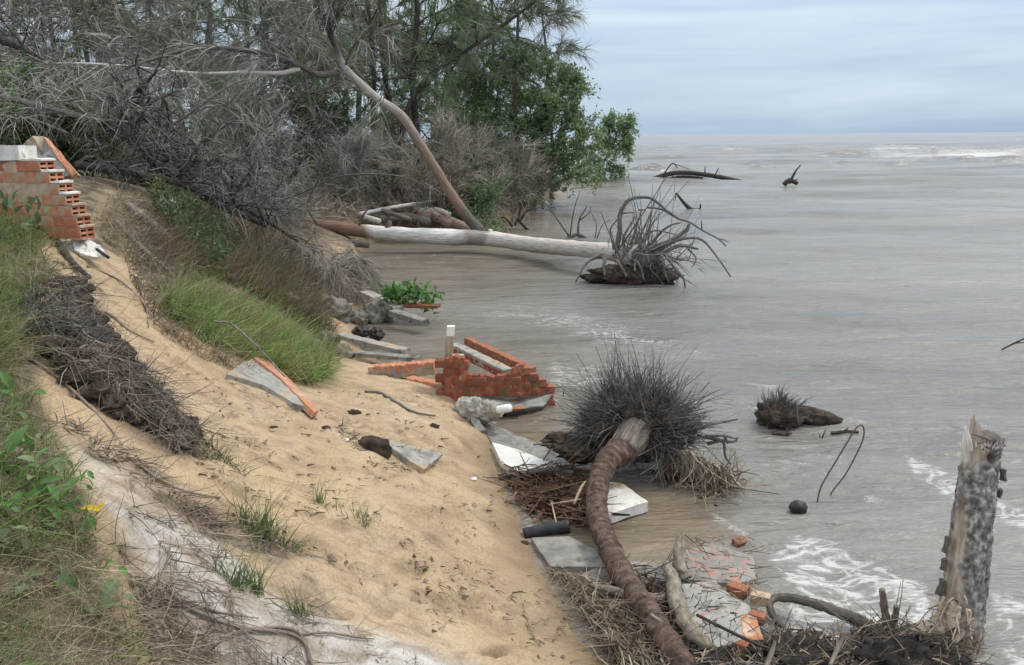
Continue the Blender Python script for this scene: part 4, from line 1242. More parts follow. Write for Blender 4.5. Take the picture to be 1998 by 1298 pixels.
def flat_slabs():
    def sl(pts, z, th, m, name, lab, cat='slab', seed=0, zs=None):
        P = [on(px, py, z if zs is None else zs[i]) for i, (px, py) in enumerate(pts)]
        V, F = plate(P, th, 8, .006, .008, seed)
        return solo(name, V, F, M_[m], lab, cat, None)
    sl([(922, 812), (950, 822), (1085, 880), (1112, 906), (1080, 908), (960, 862)], .035, .10, 'concrete_wet', 'concrete_slab', 'grey wet slab along the upper side of the white slab', seed=1)
    sl([(960, 862), (1010, 876), (1078, 904), (1095, 916), (1010, 918), (980, 905)], .075, .09, 'whitepaint', 'painted_slab', 'white painted slab on the sand left of the palm roots', seed=2)
    sl([(1165, 936), (1214, 942), (1264, 978), (1180, 1006), (1150, 990)], .09, .10, 'whitepaint', 'painted_slab', 'white painted slab corner poking out right of the palm trunk', seed=3)
    sl([(1035, 1048), (1110, 1046), (1160, 1070), (1195, 1105), (1075, 1104)], .045, .06, 'concrete_wet', 'concrete_slab', 'smooth grey slab awash left of the palm trunk', seed=4)
    P = [g1(745, 862) + [0, 0, .035], g1(866, 890) + [0, 0, .03], g1(828, 926) + [0, 0, .05], g1(790, 905) + [0, 0, .06], g1(765, 885) + [0, 0, .05]]
    V, F = plate(P, .09, 8, .006, .01, 6); solo('concrete_slab', V, F, M_['concrete'], 'triangular grey slab half buried in the middle of the sand', 'slab')
    c = g1(730, 875); V, F = lump(c + [0, .0, .0], (.17, .10, .10), 3.3, .4, 2.2, rot=rotz(-.5)); solo('soil_clod', V, F, M_['root_soil'], 'dark crumbled soil clod beside the triangular grey slab', 'soil clod', smooth_=True)
    # wall lying in the debris, lower right
    t = thing('fallen_wall', 'pale grey fallen wall with pink paint among the debris near the broken trunk', 'wall', on(1400, 1200, 0))
    P = [on(1330, 1140, .10), on(1395, 1130, .09), on(1425, 1160, .10), on(1462, 1180, .11), on(1485, 1235, .13), on(1400, 1262, .13), on(1350, 1230, .12)]
    V, F = plate(P, .10, 8, .006, .01, 7); part(t, 'panel', V, F, M_['wallgrey'])
    P = [on(1445, 1195, .122), on(1476, 1205, .122), on(1490, 1245, .134), on(1450, 1242, .134)]
    V, F = plate(P, .012, 6, .004, .012, 8); part(t, 'orange_paint_patch', V, F, M_['brick_b'])
    sl([(1335, 1070), (1400, 1062), (1470, 1085), (1476, 1128), (1440, 1138), (1345, 1130)], .035, .08, 'pinkpaint', 'fallen_wall', 'pink flecked wall panel awash above the pale grey one', 'wall', 9)
    sl([(1130, 1122), (1200, 1090), (1300, 1100), (1300, 1130), (1240, 1150)], .03, .06, 'concrete_wet', 'concrete_slab', 'brown wet slab between the palm trunk and the mossy logs', 'slab', 10)
    rng = np.random.default_rng(8)
    for px, py, w, m, lab in [(1440, 1152, .13, 'brick_d', 'red brick end wedged at the top of the pale grey fallen wall'),
                              (1484, 1168, .12, 'mortar', 'pale square block right of the fallen wall'),
                              (1446, 1260, .08, 'brick_d', 'small red brick below the fallen wall'), (1478, 1205, .10, 'brick_d', 'dark brick beside the orange paint')]:
        V, F = hollow_brick(w, w * .6, w * .55, rng); p = on(px, py, .10)
        V = V @ rotz(rng.uniform(-.8, .5)).T + p; solo('loose_brick', V, F, M_[m], lab, 'brick', 'loose bricks around the fallen wall', loc=p - [0, 0, w * .28])
flat_slabs()

# ------------------------------------------------------------------ fallen tree with the root plate
def I2(x, y): return 1000 + x * .2252, 360 + y * .2252      # reading of an enlarged view of the root plate
def fallen_tree():
    rng = np.random.default_rng(41)
    pts = [on(575, 436, .80), on(640, 441, .72), on(700, 450, .58), on(762, 456, .50), on(850, 461, .46), on(955, 466, .42), on(1040, 478, .40), on(1130, 486, .50), on(1200, 493, .55), on(1248, 502, .55)]
    b = pts[5] * [1, 1, 0]
    t = thing('fallen_tree', 'bleached fallen tree trunk lying across the shallows with a wide root plate', 'tree', b)
    T = tube(pts, [.145, .16, .17, .185, .195, .195, .19, .185, .175, .20, .27], 20, 7, .17, 3.2)
    fm = length_mat('fallen_trunk_bark', [(0, (.20, .13, .10)), (1.75, (.24, .15, .11)), (2.1, (.72, .69, .65)), (4.2, (.78, .75, .72)), (4.7, (.33, .30, .27)), (5.0, (.34, .30, .27)), (5.25, (.72, .66, .61)), (7.2, (.60, .54, .49))], 8.0, .2)
    tr_ = part(t, 'trunk', *T[:2], fm, True, {'tc': T[2]})
    c = pts[3]; T = tube([c + [-.04, 0, -.1], c + [-.06, 0, .1], c + [.0, 0, .34]], [.14, .12, .05], 10, 3, .2, 5); part(tr_, 'branch_stub', *T[:2], M_['bark'], True, {'tc': T[2]})
    c = pts[5]; T = tube([c + [0, 0, .05], c + [.03, -.02, .24]], [.09, .06], 10, 3, .2, 5); part(tr_, 'knot', *T[:2], M_['bleached'], True, {'tc': T[2]})
    hub = pts[-1]
    Yh = hub[1]
    def rt(pl, dys, r0, r1, nm='root', m='root_grey'):
        P = [at(*I2(x, y), Yh + d) for (x, y), d in zip(pl, dys)]
        T = tube(P, np.geomspace(r0, r1, 5), 7, 4, .15, 8); part(t, nm, *T[:2], M_[m], True, {'tc': T[2]})
    rt([(900, 560), (930, 400), (930, 260), (990, 150), (1070, 115), (1200, 120), (1320, 210), (1440, 295), (1540, 330), (1640, 395), (1780, 470), (1850, 535)], np.linspace(.1, -.5, 12), .060, .014)
    rt([(1640, 390), (1635, 310)], [-.3, -.3], .02, .01)
    rt([(1780, 470), (1830, 480), (1870, 500)], [-.4] * 3, .018, .008)
    rt([(1000, 600), (1180, 560), (1350, 500), (1500, 400), (1530, 340)], [0, -.1, -.2, -.3, -.3], .10, .03)
    rt([(1080, 650), (1220, 600), (1350, 520), (1480, 470), (1640, 480), (1780, 640), (1890, 800)], [0, -.1, -.2, -.3, -.4, -.5, -.5], .075, .014)
    rt([(1100, 640), (1300, 590), (1440, 530), (1540, 545), (1610, 560)], [0, -.2, -.3, -.4, -.5], .06, .02)
    rt([(1100, 620), (1200, 520), (1290, 410), (1380, 350), (1460, 330)], [.1, .1, .0, -.1, -.1], .05, .015)
    rt([(1000, 590), (1040, 480), (1080, 340), (1120, 220)], [.2, .2, .25, .2], .05, .014)
    rt([(1090, 220), (1150, 220)], [.2, .2], .02, .015)
    rt([(980, 580), (960, 470), (1020, 350), (1070, 270)], [.2, .25, .3, .3], .045, .014)
    rt([(880, 560), (860, 450), (850, 380), (920, 290)], [.2, .3, .3, .3], .04, .013)
    rt([(1050, 600), (1100, 460), (1160, 330), (1200, 240)], [.1, .1, .1, .1], .042, .012)
    rt([(1050, 640), (1130, 480), (1230, 400), (1440, 440)], [.0, -.1, -.2, -.2], .04, .012)
    rt([(940, 250), (1060, 240)], [.15, .2], .025, .012)
    rt([(1170, 200), (1290, 215), (1380, 265), (1440, 300)], [-.1, -.1, -.2, -.25], .022, .02)
    rt([(1060, 650), (1110, 720), (1140, 830)], [-.25, -.35, -.4], .05, .016)
    rt([(760, 610), (640, 680), (545, 850)], [.0, -.2, -.3], .055, .016)
    rt([(1330, 620), (1400, 720), (1480, 810), (1495, 890)], [-.4, -.5, -.5, -.55], .035, .018)
    rt([(1290, 600), (1310, 720), (1355, 850)], [-.3, -.4, -.4], .035, .014)
    rt([(1520, 555), (1590, 640), (1555, 720)], [-.3, -.35, -.35], .022, .008)
    rt([(800, 640), (790, 720), (800, 790)], [-.2, -.3, -.35], .04, .02)
    rt([(900, 650), (960, 740), (990, 800)], [-.25, -.35, -.4], .04, .02)
    # random finer roots of the plate
    g = G()
    n = 90
    P0 = hub + rng.normal(size=(n, 3)) * [.28, .30, .12]
    ang = rng.uniform(-.9, 1.75, n)
    D = np.stack([np.cos(ang) * .9, rng.normal(0, .45, n), np.sin(ang)], -1)
    D[:, 0] = np.abs(D[:, 0]) * np.where(rng.random(n) < .85, 1, -.4)
    B = rng.normal(size=(n, 3)) * .35; B[:, 2] += np.where(ang > .6, .25, -.2)
    g.add(*cones(P0, D, rng.uniform(.35, 1.15, n), rng.uniform(.010, .026, n), B, 5, rng, .3))
    n = 150
    P0 = hub + rng.normal(size=(n, 3)) * [.45, .3, .16] + [.25, 0, .05]
    D = rdir(n, rng, -.1); D[:, 0] += .4
    g.add(*cones(P0, D, rng.uniform(.15, .5, n), rng.uniform(.004, .010, n), rng.normal(size=(n, 3)) * .4, 4, rng, .3))
    partg(t, 'fine_roots', g, M_['root_grey'], kind='stuff')
    V, F = lump(hub + [-.14, .05, -.40], (.92, .32, .25), 3.3, .6, 3.0, 44, 20); part(t, 'root_plate', V, F, M_['root_soil'], True)
    V, F = lump(hub + [.12, .05, -.02], (.38, .26, .24), 5.3, .35, 2.6, 24, 12); part(t, 'root_crown', V, F, M_['root_grey'], True)
fallen_tree()

def fallen_logs():
    def log(pl, r, m, lab, seed=0, zs=None):
        P = [on(x, y, z) for (x, y, z) in pl]
        T = tube(P, r, 14, 5, .16, 3, seed=seed)
        return solo('fallen_log', *T[:2], M_[m], lab, 'log', None, smooth_=True, attrs={'tc': T[2]})
    log([(575, 336, 1.35), (640, 360, 1.1), (720, 390, .9), (800, 410, .75), (850, 424, .62), (880, 440, .50)], [.15, .17, .175, .165, .16, .13], 'redbark', 'long red brown log slanting down behind the bleached trunk', 1)
    log([(820, 425, .62), (850, 425, .60), (890, 438, .52), (915, 447, .46)], [.16, .18, .16, .12], 'redbark', 'short thick log just left of the leaning trunk foot', 2)
    log([(742, 428, .62), (790, 424, .62), (835, 432, .58)], [.12, .14, .11], 'driftwood', 'small grey log tucked between the two red brown logs', 3)
    log([(820, 412, .82), (850, 411, .80), (876, 418, .76)], [.09, .10, .08], 'bleached', 'short pale log lying beside the leaning trunk', 4)
    log([(590, 400, .95), (660, 410, .85), (740, 432, .62)], [.08, .09, .08], 'bleached', 'thin pale log lying between the long log and the bleached trunk', 6)
    log([(640, 372, 1.15), (720, 402, .92), (800, 428, .70)], [.07, .08, .06], 'driftwood', 'slim grey log lying just above the long red brown one', 7)
    log([(700, 418, .80), (770, 405, .90), (850, 392, 1.0)], [.06, .07, .05], 'bleached', 'slim pale log crossing over the red brown log behind the leaning trunk', 8)
    log([(560, 455, .50), (640, 470, .40), (720, 478, .30)], [.10, .12, .08], 'bark', 'thin dark log below the red brown end of the bleached trunk', 5)
fallen_logs()

# ------------------------------------------------------------------ wood: generic builders
def limb(g, P, r0, r1, sides=6, k=3, rough=.12, seed=0):
    T = tube(P, np.linspace(r0, r1, 4), sides, k, rough, 4, True, seed)
    g.add(*T)

def branchy(g, tw, rng, p, d, L, r, depth, droop, spread, twn, twl, tww, tw_up, pull=None):
    """recursive limb; fine twigs are collected as rows (origin, direction)"""
    n = 4
    pts = [p]; q = p.copy(); dd = unit(d)
    for i in range(n):
        dd = unit(dd + rng.normal(size=3) * .16 + np.array([0, 0, -droop]) + (0 if pull is None else pull))
        q = q + dd * L / n; pts.append(q)
    pts = np.array(pts)
    if r > .004:
        T = tube(pts, np.linspace(r, r * .35, 3), 6 if r > .03 else 4, 2, 0, cap=False)
        g.add(*T)
    if depth > 0:
        k = int(rng.integers(3, 6))
        for j in range(k):
            f = rng.uniform(.25, 1.0); i = min(int(f * n), n - 1); o = pts[i] + (pts[i + 1] - pts[i]) * (f * n - i)
            nd = unit(unit(pts[i + 1] - pts[i]) * .7 + rng.normal(size=3) * spread)
            branchy(g, tw, rng, o, nd, L * rng.uniform(.45, .72), r * .5, depth - 1, droop, spread, twn, twl, tww, tw_up, pull)
    m = int(twn * (1.6 if depth == 0 else .8))
    f = rng.uniform(.1, 1.0, m) * n; i = np.minimum(f.astype(int), n - 1)
    o = pts[i] + (pts[i + 1] - pts[i]) * (f - i)[:, None]
    ax = unit(pts[i + 1] - pts[i])
    D = unit(ax * .95 + rng.normal(size=(m, 3)) * .42 + [0, 0, tw_up])
    tw.append((o, D))

def tree(name, label, cat, group, base, H, r, lean, rng, n_limb, limb_L, first, bark, crown_m, twn=26, twl=(.3, .7), tww=.02, depth=1,
         droop=.04, spread=.55, up=.35, crown='twigs', tw_up=-.05, bendz=-.25, leaf=None, limb_dirs=None, trunk_pts=None, pull=None):
    base = np.asarray(base, float)
    t = thing(name, label, cat, base, group)
    if trunk_pts is None:
        trunk_pts = [base + np.array([lean[0] * f ** 1.4 + rng.normal(0, .02 * H) * (f > .05) * .5, lean[1] * f, H * f - (.25 if f == 0 else 0)]) for f in np.linspace(0, 1, 6)]
    P = smooth(trunk_pts, 4)
    g = G(); tw = []
    limb(g, trunk_pts, r, r * .3, 9, 4)
    for j in range(n_limb):
        f = first + (1 - first) * (j + rng.random()) / n_limb
        i = min(int(f * (len(P) - 1)), len(P) - 2)
        o = P[i]
        a = rng.uniform(0, 2 * pi)
        d = np.array([cos(a), sin(a), up + rng.normal(0, .25)])
        if limb_dirs is not None: d = unit(np.array(limb_dirs[j % len(limb_dirs)], float) + rng.normal(size=3) * .2)
        branchy(g, tw, rng, o, d, limb_L * (1.15 - .55 * f) * rng.uniform(.7, 1.2), r * .32 * (1.2 - .7 * f), depth, droop, spread, twn, twl, tww, tw_up, pull)
    partg(t, 'trunk', g, bark, True)
    O = np.vstack([a for a, _ in tw]); D = np.vstack([b for _, b in tw]); n = len(O)
    L = rng.uniform(*twl, n)
    g2 = G()
    if leaf is None:
        B = rng.normal(size=(n, 3)) * .12; B[:, 2] += bendz
        g2.add(*strips(O, D, L, tww * rng.uniform(.6, 1.3, n), B, 2, rng, .25))
    else:
        reps, lw, lh = leaf
        O2 = np.repeat(O, reps, 0) + np.repeat(D, reps, 0) * (np.repeat(L, reps) * rng.uniform(.1, 1, n * reps))[:, None] + rng.normal(size=(n * reps, 3)) * .04
        g2.add(*strips(O, D, L, .012, None, 1, rng))
        V, F = leafs(O2, unit(np.repeat(D, reps, 0) * .4 + rng.normal(size=(n * reps, 3)) * .7), rng.normal(size=(n * reps, 3)) + [0, 0, .8], rng.uniform(lh * .7, lh * 1.2, n * reps), lw)
        g2.add(V, F)
    partg(t, crown, g2, crown_m, kind='stuff' if crown == 'twigs' else None)
    return t

def gbase(px, Y):
    rx, _ = ray(px, 500)
    return np.array([rx * Y, Y, float(gz(rx * Y, Y))])

def woods():
    rng = np.random.default_rng(51)
    # living and dying casuarinas of the wood, far rows first
    G1, G2, G3 = 'grey green casuarinas of the far rows', 'bare casuarinas of the near row', 'casuarinas standing among the bare ones'
    far = [(-330, 46), (-180, 50), (-60, 44), (60, 52), (180, 46), (300, 54), (420, 47), (540, 55), (650, 48), (760, 56), (860, 50), (930, 58)]
    for i, (px, Y) in enumerate(far):
        tree('casuarina_tree', 'tall grey green casuarina in the misty back of the wood', 'tree', G1, gbase(px, Y), rng.uniform(10.5, 13), .16, (rng.normal(0, .5), 0), rng,
             20, 3.3, .10, M_['bark_dark'], M_['needle'] if i % 2 else M_['needle_g'], 36, (.5, 1.2), .055, 1, .02, .6, .35, tw_up=.0, crown='crown')
    mid = [(-260, 31, 'dull green casuarina beyond the left edge of the wood'), (-90, 33, 'dull green casuarina in the leftmost corner of the wood'), (40, 30, 'dull casuarina behind the one above the stepped wall'), (150, 34, 'greenish casuarina left of the pale standing trunk'),
           (270, 31, 'dull casuarina right of the pale standing trunk'), (390, 35, 'greyish casuarina behind the end of the arching bough'), (500, 32, 'green casuarina behind the pale lower bough'), (600, 36, 'dull casuarina behind the fork of the leaning tree'), (715, 33, 'greyish casuarina behind the dark slim trunk')]
    for i, (px, Y, lab) in enumerate(mid):
        tree('casuarina_tree', lab, 'tree', G3, gbase(px, Y), rng.uniform(8.5, 11), .13, (rng.normal(0, .4), 0), rng,
             22, 2.6, .08, M_['bark'], [M_['needle'], M_['twig'], M_['needle_g']][i % 3], 32, (.4, 1.0), .030, 1, .03, .6, .25, tw_up=-.02, crown='crown')
    near_ = [(-160, 26, 8, 'bare grey casuarina outside the left edge of the wood'), (30, 25, 8.5, 'bare grey casuarina directly above the stepped wall'), (140, 27, 8.5, 'bare grey casuarina rising above the leaning slab'),
             (245, 25, 8, 'bare grey casuarina above the thick dark fallen trunk'), (350, 27, 8.5, 'bare grey casuarina under the long arching bough'), (450, 25, 8, 'bare grey casuarina behind the slanting pale dead stem'),
             (560, 27, 8, 'bare grey casuarina above the red brown log'), (630, 27, 8, 'bare grey casuarina just left of the leaning trunk')]
    for i, (px, Y, H, lab) in enumerate(near_):
        tree('bare_casuarina', lab, 'tree', G2, gbase(px, Y), H, .08, (rng.normal(-.5, .4), 0), rng,
             16, 2.4, .28, M_['bark'], M_['twig'], 17, (.35, 1.0), .015, 1, .05, .6, .2, tw_up=-.06, bendz=-.3, crown='twigs')
    # trunks that read one by one
    def T(px, Y, H, r, lab, mat_, crown_m, lean=(0, 0), nl=16, L=2.4, first=.35, twn=28, w=.024):
        return tree('casuarina_tree', lab, 'tree', None, gbase(px, Y), H, r, lean, rng, nl, L, first, M_[mat_], M_[crown_m], twn, (.3, .8), w, 1, .02, .55, .3, crown='crown')
    T(826, 29, 11, .145, 'straight dark trunk rising out of the picture right of the leaning trunk', 'bark_dark', 'needle_g', (-.05, 0))
    T(742, 30, 11, .12, 'dark slim trunk directly behind the leaning trunk', 'bark_dark', 'needle', (-.2, 0))
    T(775, 34, 11, .13, 'dark trunk between the slim one and the straight one', 'bark_dark', 'needle', (-.9, 0))
    T(1012, 37, 12, .10, 'thin pale casuarina with airy crown against the sky at the wood edge', 'bark', 'needle', (.15, 0), 26, 2.8, .42, 36, .026)
    T(215, 36, 11, .13, 'pale trunk standing above the fallen dark trunk', 'root_grey', 'needle', (-.1, 0))
    T(960, 42, 11, .12, 'feathery green casuarina behind the broad leaved tree', 'bark', 'needle_g', (.3, 0), 26, 2.8, .2, 50, .04)
    T(1075, 41, 11, .10, 'casuarina with thin dry twigs nearest to the sea', 'bark', 'twig', (-.5, 0), 16, 2.2, .45, 30, .022)
    # the limb that crosses the gap of sky
    b0, b1 = at(838, 150, 29), at(1035, 10, 29.5)
    rr = np.random.default_rng(5)
    tree('leaning_casuarina', 'dark slanting casuarina stem crossing the bright gap of sky', 'tree', None, gbase(770, 28.5), 1, .11, (0, 0), rr, 14, 1.8, .35, M_['bark_dark'], M_['needle'], 34, (.3, .7), .024, 1,
         .02, .5, .5, crown='crown', trunk_pts=[gbase(770, 28.5), at(790, 230, 28.7), b0, at(930, 85, 29.2), b1, at(1120, -60, 30)])
woods()

def leaning_tree():
    rng = np.random.default_rng(61)
    foot = g1(935, 447, floor=0)
    Yb = 22.5
    b = at(935, 446, Yb)
    t = thing('leaning_tree', 'leaning half dead tree with a bare pale trunk bent over the bank', 'tree', b)
    main = [at(938, 452, Yb), at(905, 415, Yb), at(862, 350, 22.3), at(820, 282, 22.1), at(783, 226, 22), at(740, 195, 21.9), at(703, 163, 21.8), at(672, 132, 21.7), at(658, 98, 21.7), at(642, 55, 21.7), at(612, 0, 21.8), at(590, -60, 22)]
    T = tube(main, [.150, .138, .128, .120, .114, .104, .094, .085, .072, .060, .045, .03], 16, 7, .15, 4)
    Ls = np.concatenate([[0], np.cumsum(np.linalg.norm(np.diff(np.array(main), axis=0), axis=1))])
    lm = length_mat('leaning_trunk_bark', [(0, (.13, .12, .11)), (Ls[1], (.15, .125, .105)), (Ls[1] + .35, (.30, .20, .155)), (Ls[3], (.31, .225, .18)), (Ls[4], (.36, .30, .26)), (Ls[5], (.52, .48, .44)), (Ls[7], (.42, .39, .36)), (Ls[8], (.13, .12, .11))], Ls[-1], .15)
    part(t, 'trunk', *T[:2], lm, True, {'tc': T[2]})
    tw = []
    def arm(pl, r0, r1, nm, m, ntw, wid, sub=8, subL=1.3, tdir=(-.6, 0, -.25)):
        P = np.array([at(x, y, Y) for x, y, Y in pl]); g = G()
        g.add(*tube(P, np.linspace(r0, r1, 4), 8, 4, .1, 5))
        Q = smooth(P, 6)
        for j in range(sub):
            i = int(rng.uniform(.15, .98) * (len(Q) - 1)); i = min(i, len(Q) - 2)
            d = unit(unit(Q[i + 1] - Q[i]) * .6 + np.array(tdir) * .7 + rng.normal(size=3) * .4)
            branchy(g, tw, rng, Q[i], d, subL * rng.uniform(.6, 1.3), r1 * 1.1, 1, .05, .45, ntw, None, None, -.15)
        partg(t, nm, g, M_[m], True)
    arm([(662, 142, 21.7), (620, 146, 21.4), (585, 128, 21), (530, 108, 20.6), (460, 96, 20.1), (380, 94, 19.6), (310, 112, 19), (240, 137, 18.4), (160, 190, 17.8), (70, 265, 17.2)], .085, .012, 'bough', 'bark', 14, .02, 18, 2.0)
    arm([(585, 134, 21), (545, 143, 20.8), (480, 142, 20.4), (400, 144, 20), (320, 138, 19.6), (230, 128, 19.2), (120, 124, 18.8), (0, 135, 18.4), (-80, 150, 18)], .055, .010, 'bough', 'bleached', 14, .02, 18, 2.0)
    arm([(658, 98, 21.7), (640, 60, 21.6), (650, 10, 21.6), (665, -60, 21.5)], .05, .02, 'bough', 'bark_dark', 12, .02, 8, 1.2, (0, 0, .4))
    arm([(640, 60, 21.7), (620, 20, 21.5), (603, -30, 21.4)], .04, .02, 'bough', 'bark_dark', 12, .02, 6, 1.2, (-.3, 0, .4))
    arm([(672, 132, 21.7), (690, 90, 21.4), (705, 85, 21.3), (740, 150, 21), (760, 190, 20.9)], .03, .008, 'bough', 'bark', 10, .02, 4, .8, (.3, 0, -.3))
    arm([(620, 146, 21.4), (600, 180, 21.2), (540, 160, 21), (470, 210, 20.6)], .025, .008, 'bough', 'bark', 12, .02, 8, 1.4)
    O = np.vstack([a for a, _ in tw]); D = np.vstack([d for _, d in tw]); n = len(O)
    B = rng.normal(size=(n, 3)) * .12; B[:, 2] -= .3
    g = G(); g.add(*strips(O, D + [-.35, 0, -.05], rng.uniform(.3, .9, n), .015 * rng.uniform(.6, 1.3, n), B, 3, rng, .25)); partg(t, 'twigs', g, M_['twig'])
leaning_tree()

def fallen_dark_trees():
    rng = np.random.default_rng(71)
    def ft(pl, r, lab, bark, twm, nl, L, twn, dirs, w=.02, twl=(.3, .8), bz=-.3):
        P = [at(x, y, Y) for x, y, Y in pl]
        base = P[0] * 1.0
        return tree('fallen_tree', lab, 'tree', None, base, 1, r, (0, 0), rng, nl, L * .8, .12, M_[bark], M_[twm], twn // 13, (.2, .6), w * .6, 2, .0, .75, .3, crown='twigs', trunk_pts=P, limb_dirs=dirs, bendz=bz)
    ft([(205, 232, 15.5), (250, 262, 15.2), (300, 310, 15), (350, 350, 14.9), (420, 395, 14.9), (520, 440, 15.2)], .17, 'thick dark trunk fallen down the bank towards the water', 'bark_dark', 'twig_dark', 14, 1.4, 40, [(.5, 0, .5), (-.2, .3, .8), (.6, -.4, .2), (.3, .2, .9)])
    ft([(150, 322, 14.2), (240, 335, 14), (330, 352, 13.8), (420, 385, 13.7), (500, 420, 13.9), (580, 470, 14.4)], .075, 'long thin dead stem lying across the upper slope', 'bark_dark', 'twig_dark', 20, 1.2, 46, [(.4, 0, .4), (-.2, 0, .7), (.6, -.3, 0), (.7, 0, -.1)], .016)
    ft([(460, 205, 18), (500, 260, 17.6), (540, 315, 17.2), (565, 350, 17)], .06, 'slanting pale dead stem in the tangle above the logs', 'bark', 'twig', 12, 1.1, 30, [(-.4, 0, .4), (.4, 0, .5)], .018)
    ft([(560, 360, 17), (600, 300, 17), (625, 250, 17)], .05, 'dark forked dead branch standing in the tangle', 'bark_dark', 'twig_dark', 10, 1.0, 34, [(-.4, 0, .5), (.5, 0, .6)], .018)
    ft([(330, 190, 16.5), (335, 260, 16.2), (345, 320, 16), (370, 352, 15.8)], .05, 'crooked upright dead stem beside the thick dark trunk', 'bark', 'twig', 12, 1.3, 34, [(-.5, 0, .3), (.5, 0, .3)], .018)
    ft([(-60, 60, 19), (20, 85, 18.6), (80, 110, 18.2), (130, 150, 18)], .10, 'dark leaning stem in the top corner of the wood', 'bark_dark', 'twig_dark', 12, 1.6, 36, [(.3, 0, -.3), (-.3, 0, .5)], .02)
    ft([(-40, 192, 14.5), (30, 195, 14.3), (90, 212, 14.2), (180, 232, 14.2), (250, 238, 14.3)], .06, 'pale broken branch lying level above the stepped wall', 'root_grey', 'twig', 12, 1.2, 40, [(.3, 0, .4), (-.5, 0, .2)], .018)
    # bent thin stems over the logs
    for pl, r, lab in [([(548, 392, 19), (600, 372, 18.8), (660, 345, 18.7), (740, 340, 18.7), (800, 350, 18.8), (850, 378, 19), (880, 420, 19.4)], .022, 'thin grey branch arching over the fallen logs'),
                       ([(620, 440, 18), (600, 400, 17.8), (622, 350, 17.8), (640, 300, 17.6)], .022, 'thin upright dead stem in front of the long log'),
                       ([(700, 440, 19.2), (712, 415, 19.2), (730, 395, 19.3)], .03, 'short grey stub standing between the logs')]:
        T = tube([at(*p) for p in pl], [r, r * .8, r * .4], 7, 5, .1, 6); solo('dead_branch', *T[:2], M_['bark'], lab, 'branch', smooth_=True, attrs={'tc': T[2]})
fallen_dark_trees()

def tangle():
    """brushwood too fine to tell apart: masses of dead twigs on the slope and between the trees"""
    rng = np.random.default_rng(81)
    def heap(name, label, poly, n, lift, L, w, m, dirv, far=60, bend=-.2, rise=.7):
        P = scatter(poly, n, rng, far=far)
        P[:, 2] += rng.random(len(P)) ** 1.4 * lift - .03
        D = rng.normal(size=(len(P), 3)) * .6 + dirv; D[:, 2] = np.abs(D[:, 2]) * rise + .05
        B = rng.normal(size=(len(P), 3)) * .2; B[:, 2] += bend
        V, F, A = strips(P, D, rng.uniform(*L, len(P)), w * rng.uniform(.5, 1.4, len(P)), B, 3, rng, .25)
        solo(name, V, F, M_[m], label, 'brushwood', kind='stuff', attrs={'tc': A})
    heap('brushwood', 'dark tangled crown twigs of fallen trees on the upper slope', [(330, 345), (560, 350), (620, 410), (590, 455), (520, 450), (400, 400)], 1800, .45, (.25, .7), .016, 'twig_dark', np.array([.4, 0, .15]))
    heap('brushwood', 'brown grey dead scrub filling the wood floor behind the wall', [(-300, 235), (150, 235), (300, 300), (600, 330), (620, 420), (560, 430), (330, 370), (150, 330), (-300, 300)], 3500, .6, (.3, .8), .018, 'twig_brown', np.array([.0, 0, .5]))
    heap('brushwood', 'grey brown dead scrub around the fallen logs', [(560, 330), (900, 330), (1010, 400), (960, 445), (760, 440), (600, 440)], 2800, .5, (.3, .8), .020, 'twig_brown', np.array([.0, 0, .5]))
tangle()

